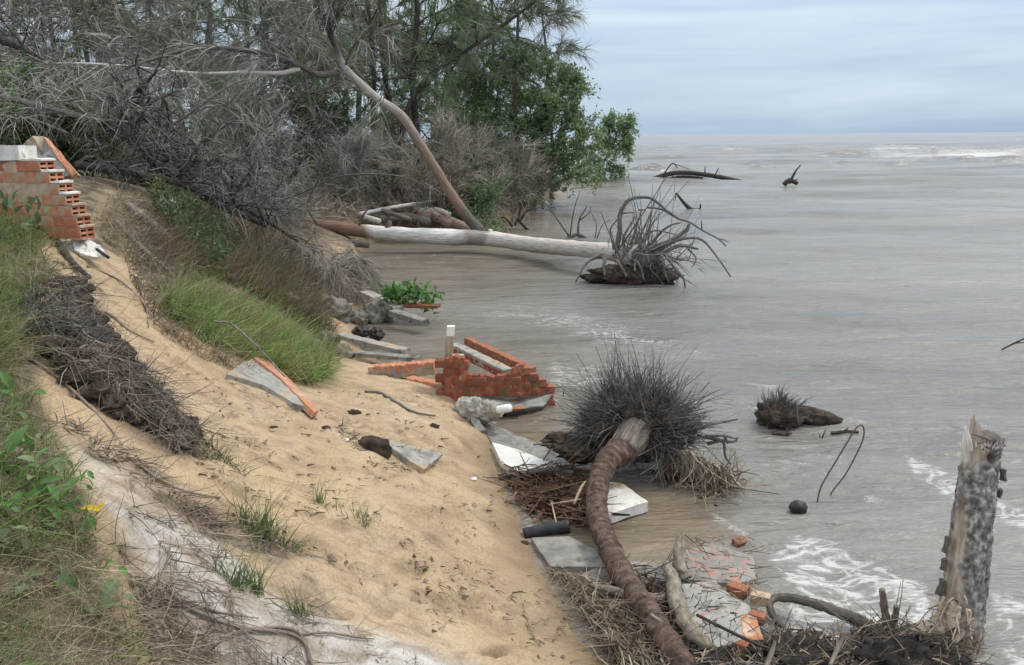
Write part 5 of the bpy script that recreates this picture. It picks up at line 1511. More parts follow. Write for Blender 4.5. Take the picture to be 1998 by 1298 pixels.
def shrubs():
    rng = np.random.default_rng(91)
    for px, Y, H, m, lab in [(862, 26, 3.4, 'twig_brown', 'brown grey leafless shrub right of the leaning trunk'), (930, 28, 3.6, 'twig_brown', 'broad leafless shrub in front of the broad leaved tree'),
                             (1000, 31, 3.0, 'twig_brown', 'fine twigged shrub at the shore end of the wood'), (1045, 36, 1.9, 'twig_brown', 'low bare shrub leaning over the water'),
                             (700, 26, 2.0, 'twig', 'grey leafless shrub behind the long red brown log'), (790, 28, 2.6, 'twig_brown', 'leafless shrub behind the leaning trunk')]:
        tree('bare_shrub', lab, 'shrub', None, gbase(px, Y), H * .8, .035, (rng.normal(0, .2), 0), rng, 22, H * .48, .03, M_['bark'], M_[m], 19, (.3, .7), .015, 1, -.01, .55, .8, crown='twigs', tw_up=.1, bendz=-.1)
    for px, Y, H, m, lab in [(880, 30, 2.6, 'leaf_dark', 'dark green shrub under the bare shrubs by the leaning trunk'), (980, 34, 2.8, 'leaf_dark', 'green shrub at the foot of the broad leaved tree'),
                             (640, 28, 2.6, 'leaf_dark', 'dark green shrub behind the upper end of the long log'), (480, 27, 2.8, 'leaf_dark', 'dark green shrub in the shade of the middle wood'),
                             (60, 17, 1.9, 'leaf_dark', 'dark green shrub behind the stepped wall'), (-60, 15, 2.0, 'leaf', 'green shrub at the left edge of the wood'), (170, 16, 1.3, 'leaf_dark', 'low dark shrub beside the leaning slab'),
                             (330, 19, 1.5, 'leaf_dark', 'olive shrub below the thick dark trunk'), (920, 27, 2.0, 'leaf', 'mid green shrub right behind the leaning trunk foot')]:
        tree('leafy_shrub', lab, 'shrub', None, gbase(px, Y), H * .7, .03, (rng.normal(0, .2), 0), rng, 18, H * .5, .03, M_['bark'], M_[m], 12, (.2, .5), .012, 1, .0, .6, .7, crown='foliage', leaf=(6, .05, .11))
    # broad leaved trees at the water
    tree('broad_leaved_tree', 'green broad leaved tree leaning out at the shore end of the wood', 'tree', None, gbase(1035, 37), 5.2, .13, (.9, -.3), rng, 26, 2.5, .05, M_['bark_dark'], M_['leaf'], 16, (.25, .6), .012, 1, .05, .6, .1,
         crown='foliage', leaf=(5, .085, .17), limb_dirs=[(.6, 0, .7), (-.9, 0, .6), (.2, -1, .5), (.2, 1, .6), (.5, .3, .1), (0, 0, 1), (.6, -.3, .75)])
    tree('broad_leaved_tree', 'second green tree standing behind the leaning broad leaved one', 'tree', None, gbase(975, 40), 5.6, .13, (-.3, 0), rng, 24, 2.7, .05, M_['bark_dark'], M_['leaf'], 15, (.25, .6), .012, 1, .03, .6, .3,
         crown='foliage', leaf=(5, .08, .17))
    b = on(1165, 352, 0)
    tree('broad_leaved_tree', 'small blue green tree standing alone in the water', 'tree', None, b, 1, .10, (0, 0), rng, 34, 1.55, .10, M_['bark'], M_['leaf_blue'], 7, (.25, .6), .02, 1, .07, .55, .15,
         crown='foliage', leaf=(5, .10, .21), trunk_pts=[b - [0, 0, .3], at(1165, 338, b[1]), at(1188, 300, b[1]), at(1206, 255, b[1]), at(1214, 222, b[1])],
         limb_dirs=[(1, 0, .1), (-.7, 0, .5), (.5, .5, .6), (.2, -.5, .3), (.9, 0, -.35), (-.9, 0, -.3), (.8, 0, -.5), (-.8, 0, .1)])
    # grey bare bush and hanging roots at the foot of the slope
    c = gbase(645, 14.6)
    tree('bare_shrub', 'dense grey bare bush hanging over the boulders by the water', 'shrub', None, gbase(640, 15.2), .42, .03, (.15, 0), rng, 20, .6, .05, M_['bark'], M_['twig_brown'], 14, (.2, .5), .008, 2, .08, .7, .3, crown='twigs', tw_up=-.15, bendz=-.5)
    tree('bare_shrub', 'thin grey bush with hanging twigs beside the dense one', 'shrub', None, gbase(690, 16.5), .5, .03, (.05, 0), rng, 18, .55, .05, M_['bark'], M_['twig'], 12, (.2, .5), .008, 2, .08, .7, .3, crown='twigs', tw_up=-.15, bendz=-.5)
    # leafy plant on the rubble in the water
    p = at(795, 590, 13.8)
    t = thing('leafy_plant', 'bright green leafy plant growing on the rubble in the water', 'plant', p)
    n = 46
    O = p + rng.normal(size=(n, 3)) * [.17, .10, .02]
    D = rdir(n, rng, .9); D[:, 0] *= 1.2
    g = G(); g.add(*strips(O, D, rng.uniform(.15, .34, n), .012, None, 2, rng)); partg(t, 'stem', g, M_['grass'])
    reps = 6
    O2 = np.repeat(O, reps, 0) + np.repeat(unit(D), reps, 0) * rng.uniform(.1, .34, n * reps)[:, None]
    V, F = leafs(O2, rdir(n * reps, rng, .3), rng.normal(size=(n * reps, 3)) + [0, 0, 1.2], rng.uniform(.10, .18, n * reps), .065); part(t, 'foliage', V, F, M_['leaf_bright'])
shrubs()

def snags():
    rng = np.random.default_rng(95)
    def snag(name, lab, lines, m='bark_dark', cat='snag', twigs=None):
        b = on(*lines[0][0][0][:2], 0); Y = b[1]
        t = None
        g = G()
        for pl, r0, r1 in lines:
            P = [at(p[0], p[1], Y + (p[2] if len(p) > 2 else 0)) for p in pl]
            g.add(*tube(P, [r0, (r0 + r1) / 2, r1], 7, 4, .15, 5))
        if twigs: 
            (xa, ya), (xb, yb), n, L = twigs
            f = rng.random(n); O = at(xa + (xb - xa) * f, ya + (yb - ya) * f, Y); D = rdir(n, rng, .2) * [1, .3, 1]
            g.add(*cones(O, D, rng.uniform(.3, 1, n) * L, .02, None, 2, rng))
        V, F, A = g.out()
        solo(name, V, F, M_[m], lab, cat, smooth_=True, attrs={'tc': A}, loc=b)
    snag('dead_snag', 'long dark dead tree half sunk right of the small blue green tree', [([(1275, 350), (1300, 341), (1335, 337), (1390, 343), (1452, 356)], .17, .15), ([(1288, 352), (1330, 345), (1372, 348)], .10, .08), ([(1295, 340), (1312, 319), (1322, 328)], .05, .03), ([(1375, 340), (1376, 325)], .05, .03), ([(1395, 342), (1402, 328)], .05, .03), ([(1312, 319), (1345, 330)], .03, .02)],
         twigs=((1290, 342), (1415, 346), 46, .6))
    snag('dead_snag', 'small dark dead snag farthest out among the waves', [([(1530, 361), (1540, 352), (1556, 358)], .16, .12), ([(1543, 352), (1552, 335), (1562, 322)], .09, .03), ([(1540, 358), (1556, 350)], .06, .03)])
    snag('dead_snag', 'dark hooked snag just beyond the root plate', [([(1348, 409), (1336, 398), (1319, 377)], .10, .04), ([(1340, 408), (1364, 408), (1367, 398)], .06, .03), ([(1319, 377), (1317, 392)], .03, .015)])
    snag('dead_branch', 'cluster of thin forked branches rising from the water behind the bleached trunk', [([(1112, 463), (1085, 425), (1066, 398)], .030, .010), ([(1112, 462), (1120, 410), (1132, 372)], .026, .008), ([(1128, 462), (1130, 430), (1146, 402)], .04, .014), ([(1132, 430), (1150, 415), (1152, 403)], .02, .01),
          ([(1128, 463), (1150, 470), (1160, 465)], .04, .02), ([(1160, 468), (1164, 440), (1152, 412)], .02, .008), ([(1165, 465), (1175, 440), (1192, 428)], .02, .008), ([(1115, 368), (1143, 366)], .015, .012), ([(1106, 466), (1128, 458), (1150, 468)], .06, .03)], 'bark')
    snag('dead_branch', 'dark forked branch standing in the water below the low bare shrub', [([(1030, 449), (1010, 430), (1005, 440)], .05, .03), ([(1012, 434), (1030, 412), (1052, 405)], .045, .015), ([(1010, 432), (1018, 400), (1028, 370)], .05, .012), ([(1000, 442), (985, 425), (970, 428)], .04, .02)], 'bark_dark')
    snag('floating_twig', 'thin dark twig entering at the right edge over the water', [([(1955, 682), (1975, 672), (2000, 660), (2040, 640)], .012, .012), ([(1978, 670), (2010, 668)], .008, .006)], 'bark_dark', 'twig')
    snag('floating_twig', 'short dark stub breaking the surface above the wire loop', [([(1622, 846), (1650, 842), (1675, 843)], .02, .012), ([(1645, 842), (1655, 836)], .01, .006)], 'bark_dark', 'twig')
    snag('floating_twig', 'thin floating stick near the white slab corner', [([(1395, 985), (1425, 1003), (1440, 1012)], .012, .008), ([(1400, 990), (1418, 992)], .008, .005)], 'bark_dark', 'twig')
    snag('floating_twig', 'tiny upright sprig in the shallow water beside the palm stump', [([(1604, 855), (1612, 836)], .008, .003), ([(1600, 854), (1598, 846)], .006, .003)], 'bark_dark', 'twig')
    b = on(1596, 978, 0)
    P = [(1594, 984), (1602, 950), (1628, 905), (1655, 860), (1670, 836), (1682, 830), (1686, 846), (1678, 872), (1650, 925), (1622, 962), (1618, 982)]
    T = tube([at(x, y, b[1] + .02 * k) for k, (x, y) in enumerate(P)], [.0065] * 3, 6, 5); solo('wire_loop', *T[:2], M_['wire'], 'bent rusty wire loop sticking up out of the water', 'wire', smooth_=True, attrs={'tc': T[2]})
    b = on(1086, 775, 0); T = tube([at(1060, 775, b[1]), at(1085, 757, b[1]), at(1100, 760, b[1]), at(1096, 780, b[1])], [.006] * 3, 6, 5); solo('wire_loop', *T[:2], M_['wire'], 'small curled wire at the outer end of the collapsed wall', 'wire', smooth_=True, attrs={'tc': T[2]})
snags()

# ------------------------------------------------------------------ uprooted palm
def palm():
    rng = np.random.default_rng(101)
    C = at(1243, 826, 7.35)
    top = at(1222, 872, 6.92)
    pts = [top + np.array([.09, .16, .06]), top, at(1190, 895, 6.72), on(1171, 932, .27), on(1164, 975, .22), on(1168, 1015, .19), on(1182, 1055, .17), on(1213, 1118, .15), on(1244, 1165, .14), on(1289, 1232, .13), on(1333, 1300, .12), on(1380, 1400, .08)]
    t = thing('uprooted_palm', 'uprooted palm with curved ringed trunk and a bristling black root ball', 'palm tree', on(1180, 1075, 0))
    T = tube(pts, [.142, .124, .097, .083, .078, .076, .075, .073, .07, .069, .068], 28, 20, .28, 12, ring=.007, ringp=.052)
    V, F, A = T
    tr_ = part(t, 'trunk', V, F, M_['palmtrunk'], True, {'tc': A})
    # light worn butt where the trunk meets the roots
    T = tube([top + [.10, .17, .07], top + [.03, .05, .035], top + [-.04, -.07, -.01]], [.152, .143, .127], 24, 6, .2, 14); part(tr_, 'trunk_butt', *T[:2], M_['driftwood'], True, {'tc': T[2]}, label='pale worn butt of the trunk')
    V, F = lump(C + [0, .03, -.06], (.47, .38, .27), 2.0, .30, 3.0, 40, 20); part(t, 'root_core', V, F, M_['root_soil'], True)
    # bristling roots, longest on the upper side
    n = 4300
    D = rdir(n, rng, .35)
    D = D[(D[:, 2] > -.55)]
    butt = unit(top - C)
    D = D[(D @ butt) < .86]; n = len(D)
    O = C + [0, .03, -.06] + D * np.array([.41, .35, .25]) * (1 + .22 * fbm(D * 2.5 + 3, 3))[:, None]
    Dd = unit(D * [1, 1, 1.1] + rng.normal(size=(n, 3)) * .48 + [0, 0, .30])
    L = (.06 + .22 * rng.random(n) ** 1.6) * (1 + .25 * np.clip(D[:, 2], -.5, 1))
    g = G(); g.add(*cones(O - Dd * .05, Dd, L + .05, rng.uniform(.0032, .0064, n), rng.normal(size=(n, 3)) * .45, 3, rng, .45))
    n = 700
    D = rdir(n, rng, -.3); D[:, 2] = -np.abs(D[:, 2]) * .8
    O = C + D * np.array([.44, .38, .34])
    g.add(*cones(O, unit(D * [1, 1, .4] + rng.normal(size=(n, 3)) * .4), rng.uniform(.08, .25, n), rng.uniform(.003, .006, n), rng.normal(size=(n, 3)) * .3, 3, rng, .4))
    for i in range(70):
        d = unit(rng.normal(size=3) + [0, -.2, .35])
        if d[2] < -.35 or d @ butt > .8: continue
        o = C + [0, .03, -.06] + d * np.array([.42, .34, .25]); L_ = rng.uniform(.08, .26)
        e = o + unit(d + rng.normal(size=3) * .7) * L_
        g.add(*tube([o, (o + e) / 2 + rng.normal(size=3) * .05, e, e + rng.normal(size=3) * .06 - [0, 0, .05]], [.009, .007, .003], 5, 3, .25, 20))
    partg(t, 'roots', g, M_['root_fine'], kind='stuff')
    for i, (dx, dy, dz_, r_) in enumerate([(-.30, -.26, .02, .10), (.22, -.25, .08, .09), (.36, -.15, -.05, .11), (-.12, -.22, .16, .08), (.05, -.2, .2, .07)]):
        V, F = lump(C + [dx, dy, dz_], (r_ * 1.2, r_ * .8, r_ * .8), i * 4.1, .8, 3.2, 30, 16); part(t, 'soil_clod', V, F, M_['root_soil'], True)
    # husk lump at the left, roots trailing right
    V, F = lump(at(1105, 862, 7.35), (.20, .12, .07), 8.0, .9, 3.6, 40, 20); part(t, 'root_clump', V, F, M_['root_soil'], True)
    V, F = lump(at(1140, 880, 7.2), (.22, .16, .09), 9.0, .9, 3.6, 40, 20); part(t, 'root_clump', V, F, M_['root_soil'], True)
    for pl in [[(1375, 852), (1410, 850), (1436, 856)], [(1350, 838), (1390, 828), (1440, 818)], [(1380, 866), (1410, 862), (1415, 890), (1425, 905)], [(1412, 848), (1420, 866)], [(1360, 850), (1400, 858), (1432, 862), (1440, 852)], [(1100, 868), (1060, 866), (1040, 868)]]:
        T = tube([at(x, y, 7.3) for x, y in pl], [.016, .013, .007], 6, 4, .2, 10); part(t, 'long_root', *T[:2], M_['root_fine'], True, {'tc': T[2]})
    # hanging pale fibres right of the ball
    n = 420
    f = rng.random(n)
    O = at(1290 + 130 * f + rng.normal(0, 8, n), 872 + 55 * f + rng.normal(0, 10, n), 7.1 - .25 * f)
    D = np.stack([rng.normal(.15, .4, n), rng.normal(-.3, .3, n), rng.uniform(-1, -.3, n)], -1)
    V, F, A = strips(O, D, rng.uniform(.12, .32, n), rng.uniform(.006, .016, n), rng.normal(size=(n, 3)) * .3, 3, rng, .4)
    V[:, 2] = np.maximum(V[:, 2], .0)
    solo('palm_fibre', V, F, M_['fibre'], 'tan hanging palm fibre heap right of the bristling root ball', 'palm fibre', kind='stuff', attrs={'tc': A})
    n = 240
    O = on(1395 + rng.normal(0, 26, n), 945 + rng.normal(0, 12, n), .05)
    V, F, A = strips(O, rdir(n, rng, .2), rng.uniform(.08, .26, n), rng.uniform(.006, .02, n), rng.normal(size=(n, 3)) * .4, 3, rng, .4)
    solo('palm_fibre', V, F, M_['litter'], 'orange brown wet frond litter at the foot of the tan fibre heap', 'palm fibre', kind='stuff', attrs={'tc': A})
    V, F = lump(on(1345, 925, 0.02), (.30, .17, .09), 5.0, .4, 2.4, rot=rotz(-.35)); solo('root_clump', V, F, M_['root_soil'], 'dark sodden clump under the tan palm fibre', 'root clump', smooth_=True)
    V, F = lump(on(1424, 948, .04), (.018, .018, .018), 1, .1); solo('litter_ball', V, F, M_['pvc'], 'tiny white ball of litter at the tip of the palm fibre', 'litter')
palm()

def stump():
    rng = np.random.default_rng(105)
    b = on(1530, 826, 0)
    t = thing('palm_stump', 'half sunk brown palm stump with spiky roots in the water', 'stump', b)
    V, F = lump(at(1522, 814, b[1]), (.24, .2, .16), 2.2, .55, 2.8, 36, 18, rot=roty(.25)); part(t, 'root_core', V, F, M_['root_soil'], True)
    V, F = lump(at(1585, 812, b[1] + .05), (.34, .13, .085), 6.2, .4, 2.6, 34, 16, rot=roty(.22)); part(t, 'trunk', V, F, M_['root_soil'], True)
    n = 620
    O = at(1522, 806, b[1]) + rng.normal(size=(n, 3)) * [.08, .09, .06]
    O[:, 2] = np.maximum(O[:, 2], .03)
    D = unit(O - at(1535, 832, b[1]) + [-.02, 0, .08] + rng.normal(size=(n, 3)) * .05)
    g = G(); g.add(*cones(O, D, rng.uniform(.05, .17, n), rng.uniform(.004, .008, n), rng.normal(size=(n, 3)) * .25 + [.45, 0, -.2], 3, rng, .4)); partg(t, 'roots', g, M_['root_fine'], kind='stuff')
    T = tube([at(1553, 780, b[1] - .2), at(1558, 830, b[1] - .2)], [.009, .008], 6, 3); part(t, 'broken_root', *T[:2], M_['driftwood'], True, {'tc': T[2]}, label='pale snapped root')
    V, F = lump(on(1525, 846, 0), (.10, .05, .025), 2, .4); part(t, 'floating_clump', V, F, M_['root_soil'], True)
stump()

# ------------------------------------------------------------------ broken tree trunk, lower right
def broken_trunk():
    rng = np.random.default_rng(111)
    Y0 = 4.55
    p0 = at(1868, 1420, Y0); p0[2] = -.15
    ctr = [p0, at(1866, 1300, Y0), at(1876, 1200, Y0 + .01), at(1889, 1085, Y0 + .03), at(1902, 975, Y0 + .05), at(1915, 890, Y0 + .07), at(1922, 846, Y0 + .08)]
    rad = np.array([.165, .146, .130, .120, .111, .100, .094])
    P = smooth(ctr, 40); n = len(P); sides = 110
    r0 = np.interp(np.linspace(0, 1, n), np.linspace(0, 1, 7), rad)
    T, N, B = frames(P)
    a = np.linspace(0, 2 * pi, sides, endpoint=False)
    D = N[:, None] * np.cos(a)[None, :, None] + B[:, None] * np.sin(a)[None, :, None]
    f = np.linspace(0, 1, n)[:, None]
    Q = P[:, None] + D * r0[:, None, None]
    # thick plated bark: cells with deep cracks
    q = (Q + .012 * np.stack([fbm(Q * 16, 2), fbm(Q * 16 + 7, 2), fbm(Q * 16 + 13, 2)], -1)) * [25, 25, 6.5]
    I = np.floor(q); best = np.full(q.shape[:2], 9.0); sec = best.copy(); cid = best * 0
    for dx in (-1, 0, 1):
        for dy in (-1, 0, 1):
            for dz_ in (-1, 0, 1):
                c = I + [dx, dy, dz_]
                h = np.stack([np.modf(np.abs(np.sin(c @ np.array(k)) * 43758.5453))[0] for k in ((12.9, 78.2, 37.7), (39.3, 11.1, 83.2), (73.1, 52.2, 9.2))], -1)
                d = np.linalg.norm(c + h - q, axis=-1)
                new = d < best
                sec = np.where(new, best, np.minimum(sec, d)); cid = np.where(new, h[..., 0], cid); best = np.minimum(best, d)
    crack = np.clip((sec - best) / .32, 0, 1)
    # direction of each point round the trunk seen from the viewer: side<0 is left
    dl = (D @ np.array([-1, 0, 0])); df = (D @ np.array([0, -1, 0]))
    # bare wood strip on the left front, widening below
    wn_ = fbm(Q * 7, 3)
    fz = np.broadcast_to(f, dl.shape)
    strip = np.clip(((dl + .35 * df) - (.93 + .30 * wn_ - .14 * np.clip((.60 - fz) * 3, 0, 1.2))) * 9, 0, 1)
    strip *= np.clip((fz - .20) * 12, 0, 1) * np.clip((.70 - fz) * 12, 0, 1)
    hole = np.exp(-(((fz - .845) / .03) ** 2 + ((dl * .6 + .10) / .22) ** 2)) * (df > 0)
    topbare = np.clip((fz - .84 + .06 * wn_ + .10 * dl) * 12, 0, 1) * (dl > .12)
    foot = np.clip((.40 - fz + .12 * wn_ + .10 * dl) * 8, 0, 1) * np.clip((fz - .13) * 20, 0, 1) * np.clip((df - .35) * 3, 0, 1) * (wn_ > -.12)
    bare = np.clip(np.maximum.reduce([strip, topbare, foot * .9]), 0, 1)
    relief = .010 * crack * (.4 + cid) + .016 * fbm(Q * [40, 40, 22], 4) - .012
    R = r0[:, None] + relief * (1 - bare) - .014 * bare + .006 * fbm(Q * [30, 30, 5], 3) * bare - .05 * hole
    # flare at the foot, to the left
    R = R + .10 * np.clip((.24 - fz) / .12, 0, 1) ** 2 * np.clip(dl + .1, 0, 1)
    V = P[:, None] + D * R[..., None]
    # jagged top: taller on the far left, sloping to the right
    lift = (f > .93) * ((fz - .93) / .07) * (.10 * np.clip(dl, 0, 1) ** 3 + .05 * fbm(D * 3 + 4, 3) - .045 * np.clip(-dl, 0, 1))
    V[..., 2] += lift
    idx = np.arange(n * sides).reshape(n, sides)
    qd = np.stack([idx[:-1], np.roll(idx[:-1], -1, 1), np.roll(idx[1:], -1, 1), idx[1:]], -1).reshape(-1, 4)
    Lg = np.concatenate([[0], np.cumsum(np.linalg.norm(np.diff(P, axis=0), axis=1))])
    A = np.stack([np.tile(np.cos(a), (n, 1)) * .14, np.tile(np.sin(a), (n, 1)) * .14, np.repeat(Lg[:, None], sides, 1)], -1)
    m = bpy.data.materials.new('plated_bark'); m.use_nodes = True
    nt = m.node_tree; nd, lk = nt.nodes, nt.links; b = nd['Principled BSDF']; b.inputs['Roughness'].default_value = .95; b.inputs['Specular IOR Level'].default_value = .15
    tc = nd.new('ShaderNodeTexCoord')
    nz = nd.new('ShaderNodeTexNoise'); nz.inputs['Scale'].default_value = 26; nz.inputs['Detail'].default_value = 7; lk.new(tc.outputs['Object'], nz.inputs['Vector'])
    rp = ramp(nd, [(.30, (.085, .077, .070)), (.5, (.25, .236, .22)), (.68, (.48, .465, .445))]); lk.new(nz.outputs[0], rp.inputs[0])
    ac = nd.new('ShaderNodeAttribute'); ac.attribute_name = 'cid'
    hs = nd.new('ShaderNodeHueSaturation'); mr = nd.new('ShaderNodeMapRange'); mr.inputs[3].default_value = .62; mr.inputs[4].default_value = 1.22
    lk.new(ac.outputs['Fac'], mr.inputs[0]); lk.new(mr.outputs[0], hs.inputs['Value']); lk.new(rp.outputs[0], hs.inputs['Color'])
    mp = nd.new('ShaderNodeMapping'); mp.inputs['Scale'].default_value = (30, 30, 3); lk.new(tc.outputs['Object'], mp.inputs['Vector'])
    n2_ = nd.new('ShaderNodeTexNoise'); n2_.inputs['Scale'].default_value = 1.5; n2_.inputs['Detail'].default_value = 6; lk.new(mp.outputs[0], n2_.inputs['Vector'])
    r2 = ramp(nd, [(.3, (.24, .18, .13)), (.5, (.40, .325, .255)), (.66, (.54, .48, .41))]); lk.new(n2_.outputs[0], r2.inputs[0])
    ab = nd.new('ShaderNodeAttribute'); ab.attribute_name = 'bare'
    mx = nd.new('ShaderNodeMix'); mx.data_type = 'RGBA'; lk.new(ab.outputs['Fac'], mx.inputs[0]); lk.new(hs.outputs[0], mx.inputs[6]); lk.new(r2.outputs[0], mx.inputs[7])
    ah = nd.new('ShaderNodeAttribute'); ah.attribute_name = 'hole'
    mx2 = nd.new('ShaderNodeMix'); mx2.data_type = 'RGBA'; lk.new(ah.outputs['Fac'], mx2.inputs[0]); lk.new(mx.outputs[2], mx2.inputs[6]); mx2.inputs[7].default_value = (.10, .045, .03, 1)
    lk.new(mx2.outputs[2], b.inputs['Base Color'])
    bp = nd.new('ShaderNodeBump'); bp.inputs['Strength'].default_value = .7; bp.inputs['Distance'].default_value = .012; lk.new(nz.outputs[0], bp.inputs['Height']); lk.new(bp.outputs[0], b.inputs['Normal'])
    t = thing('broken_trunk', 'broken upright tree trunk with flaking grey bark and torn pale wood', 'tree stump', on(1868, 1310, 0))
    tr_ = part(t, 'trunk', V.reshape(-1, 3), qd, m, True, {'tc': A.reshape(-1, 3), 'bare': bare.ravel(), 'cid': (cid * (.35 + .65 * np.clip(crack * 1.6, 0, 1))).ravel(), 'hole': np.clip(hole, 0, 1).ravel()})
    # hollow top: splintered wood inside the bark
    tp = P[-1]
    V, F = lump(tp + [.01, 0, -.045], (.092, .092, .05), 4, .5, 3.5, 26, 12); part(tr_, 'broken_top', V, F, M_['bark'], True)
    k = 46
    ang = rng.uniform(0, 2 * pi, k)
    O = tp + np.stack([np.cos(ang) * .095, np.sin(ang) * .095, -.06 + 0 * ang], -1)
    V, F, A2 = cones(O, np.stack([rng.normal(0, .3, k), rng.normal(0, .3, k), 1 + 0 * ang], -1), rng.uniform(.03, .075, k), rng.uniform(.003, .007, k), None, 2, rng, .2); part(tr_, 'splinters', V, F, M_['bleached'], False, {'tc': A2}, kind='stuff')
    for px, py, px2, py2, w in [(1884, 905, 1883, 830, .026), (1893, 880, 1889, 842, .018)]:
        T2 = tube([at(px, py, Y0 + .0), at((px + px2) / 2, (py + py2) / 2, Y0 + .0), at(px2, py2, Y0 + .03)], [w, w * .8, .004], 7, 4, .25, 14); part(tr_, 'splinter', *T2[:2], M_['bleached'], True, {'tc': T2[2]})
    T2 = tube([at(1895, 846, Y0 + .03), at(1925, 856, Y0 + .0), at(1948, 872, Y0 + .02)], [.005, .008, .005], 7, 4, .4, 24); part(tr_, 'splinter', *T2[:2], M_['driftwood'], True, {'tc': T2[2]})
    # bark plates lifting off at the left and on the right edge
    for px, py, w, h, ang in [(1846, 1062, .030, .10, .12), (1840, 1100, .026, .07, .0), (1834, 1145, .032, .10, .14), (1956, 925, .03, .07, -.2), (1949, 962, .025, .05, 0)]:
        c = at(px, py, Y0 + .02)
        s = np.array([[x, y, z] for z in (-.5, -.15, .2, .5) for (x, y) in ((-.5, 0), (-.2, .012), (.3, .015), (.5, .02), (.4, -.02), (-.1, -.025))])
        Vp = s * [w, 1, h]; Vp += .010 * np.stack([noise3(Vp * 40 + px), noise3(Vp * 40 + 3 + px), noise3(Vp * 40 + 6 + px)], -1)
        Vp = Vp @ roty(ang).T + c
        id_ = np.arange(24).reshape(4, 6)
        part(tr_, 'bark_plate', Vp, [np.stack([id_[:-1], np.roll(id_[:-1], -1, 1), np.roll(id_[1:], -1, 1), id_[1:]], -1).reshape(-1, 4), id_[0][::-1][None], id_[-1][None]], M_['bark'])
    # torn pale wood flare at the foot
    for pl, r in [([(1866, 1180), (1840, 1214), (1805, 1226), (1778, 1230)], [.040, .055, .036, .006]), ([(1872, 1222), (1852, 1255), (1850, 1320)], [.04, .05, .045]), ([(1890, 1190), (1884, 1230), (1894, 1300)], [.016, .030, .03])]:
        T2 = tube([at(x, y, Y0 - .135) for x, y in pl], r, 14, 10, .7, 16); part(tr_, 'torn_wood', *T2[:2], M_['peelwood'], False, {'tc': T2[2]})
    k = 48
    O = at(1862 + rng.normal(0, 14, k), 1190 + rng.normal(0, 24, k), Y0 - .14)
    D = np.stack([rng.normal(-.55, .35, k), rng.normal(-.2, .2, k), rng.normal(-.6, .35, k)], -1)
    V, F, A2 = cones(O, D, rng.uniform(.05, .13, k), rng.uniform(.004, .013, k), rng.normal(size=(k, 3)) * .25, 3, rng, .2); part(tr_, 'torn_splinters', V, F, M_['peelwood'], False, {'tc': A2}, kind='stuff')
    k = 130
    O = at(1850 + rng.normal(0, 24, k), 1255 + rng.normal(0, 30, k), Y0 - .17)
    V, F, A2 = cones(O, rdir(k, rng, -.3) * [1, .5, 1], rng.uniform(.05, .16, k), rng.uniform(.004, .010, k), rng.normal(size=(k, 3)) * .3, 3, rng, .3); part(tr_, 'torn_fibre', V, F, M_['roots_brown'], False, {'tc': A2}, kind='stuff')
broken_trunk()

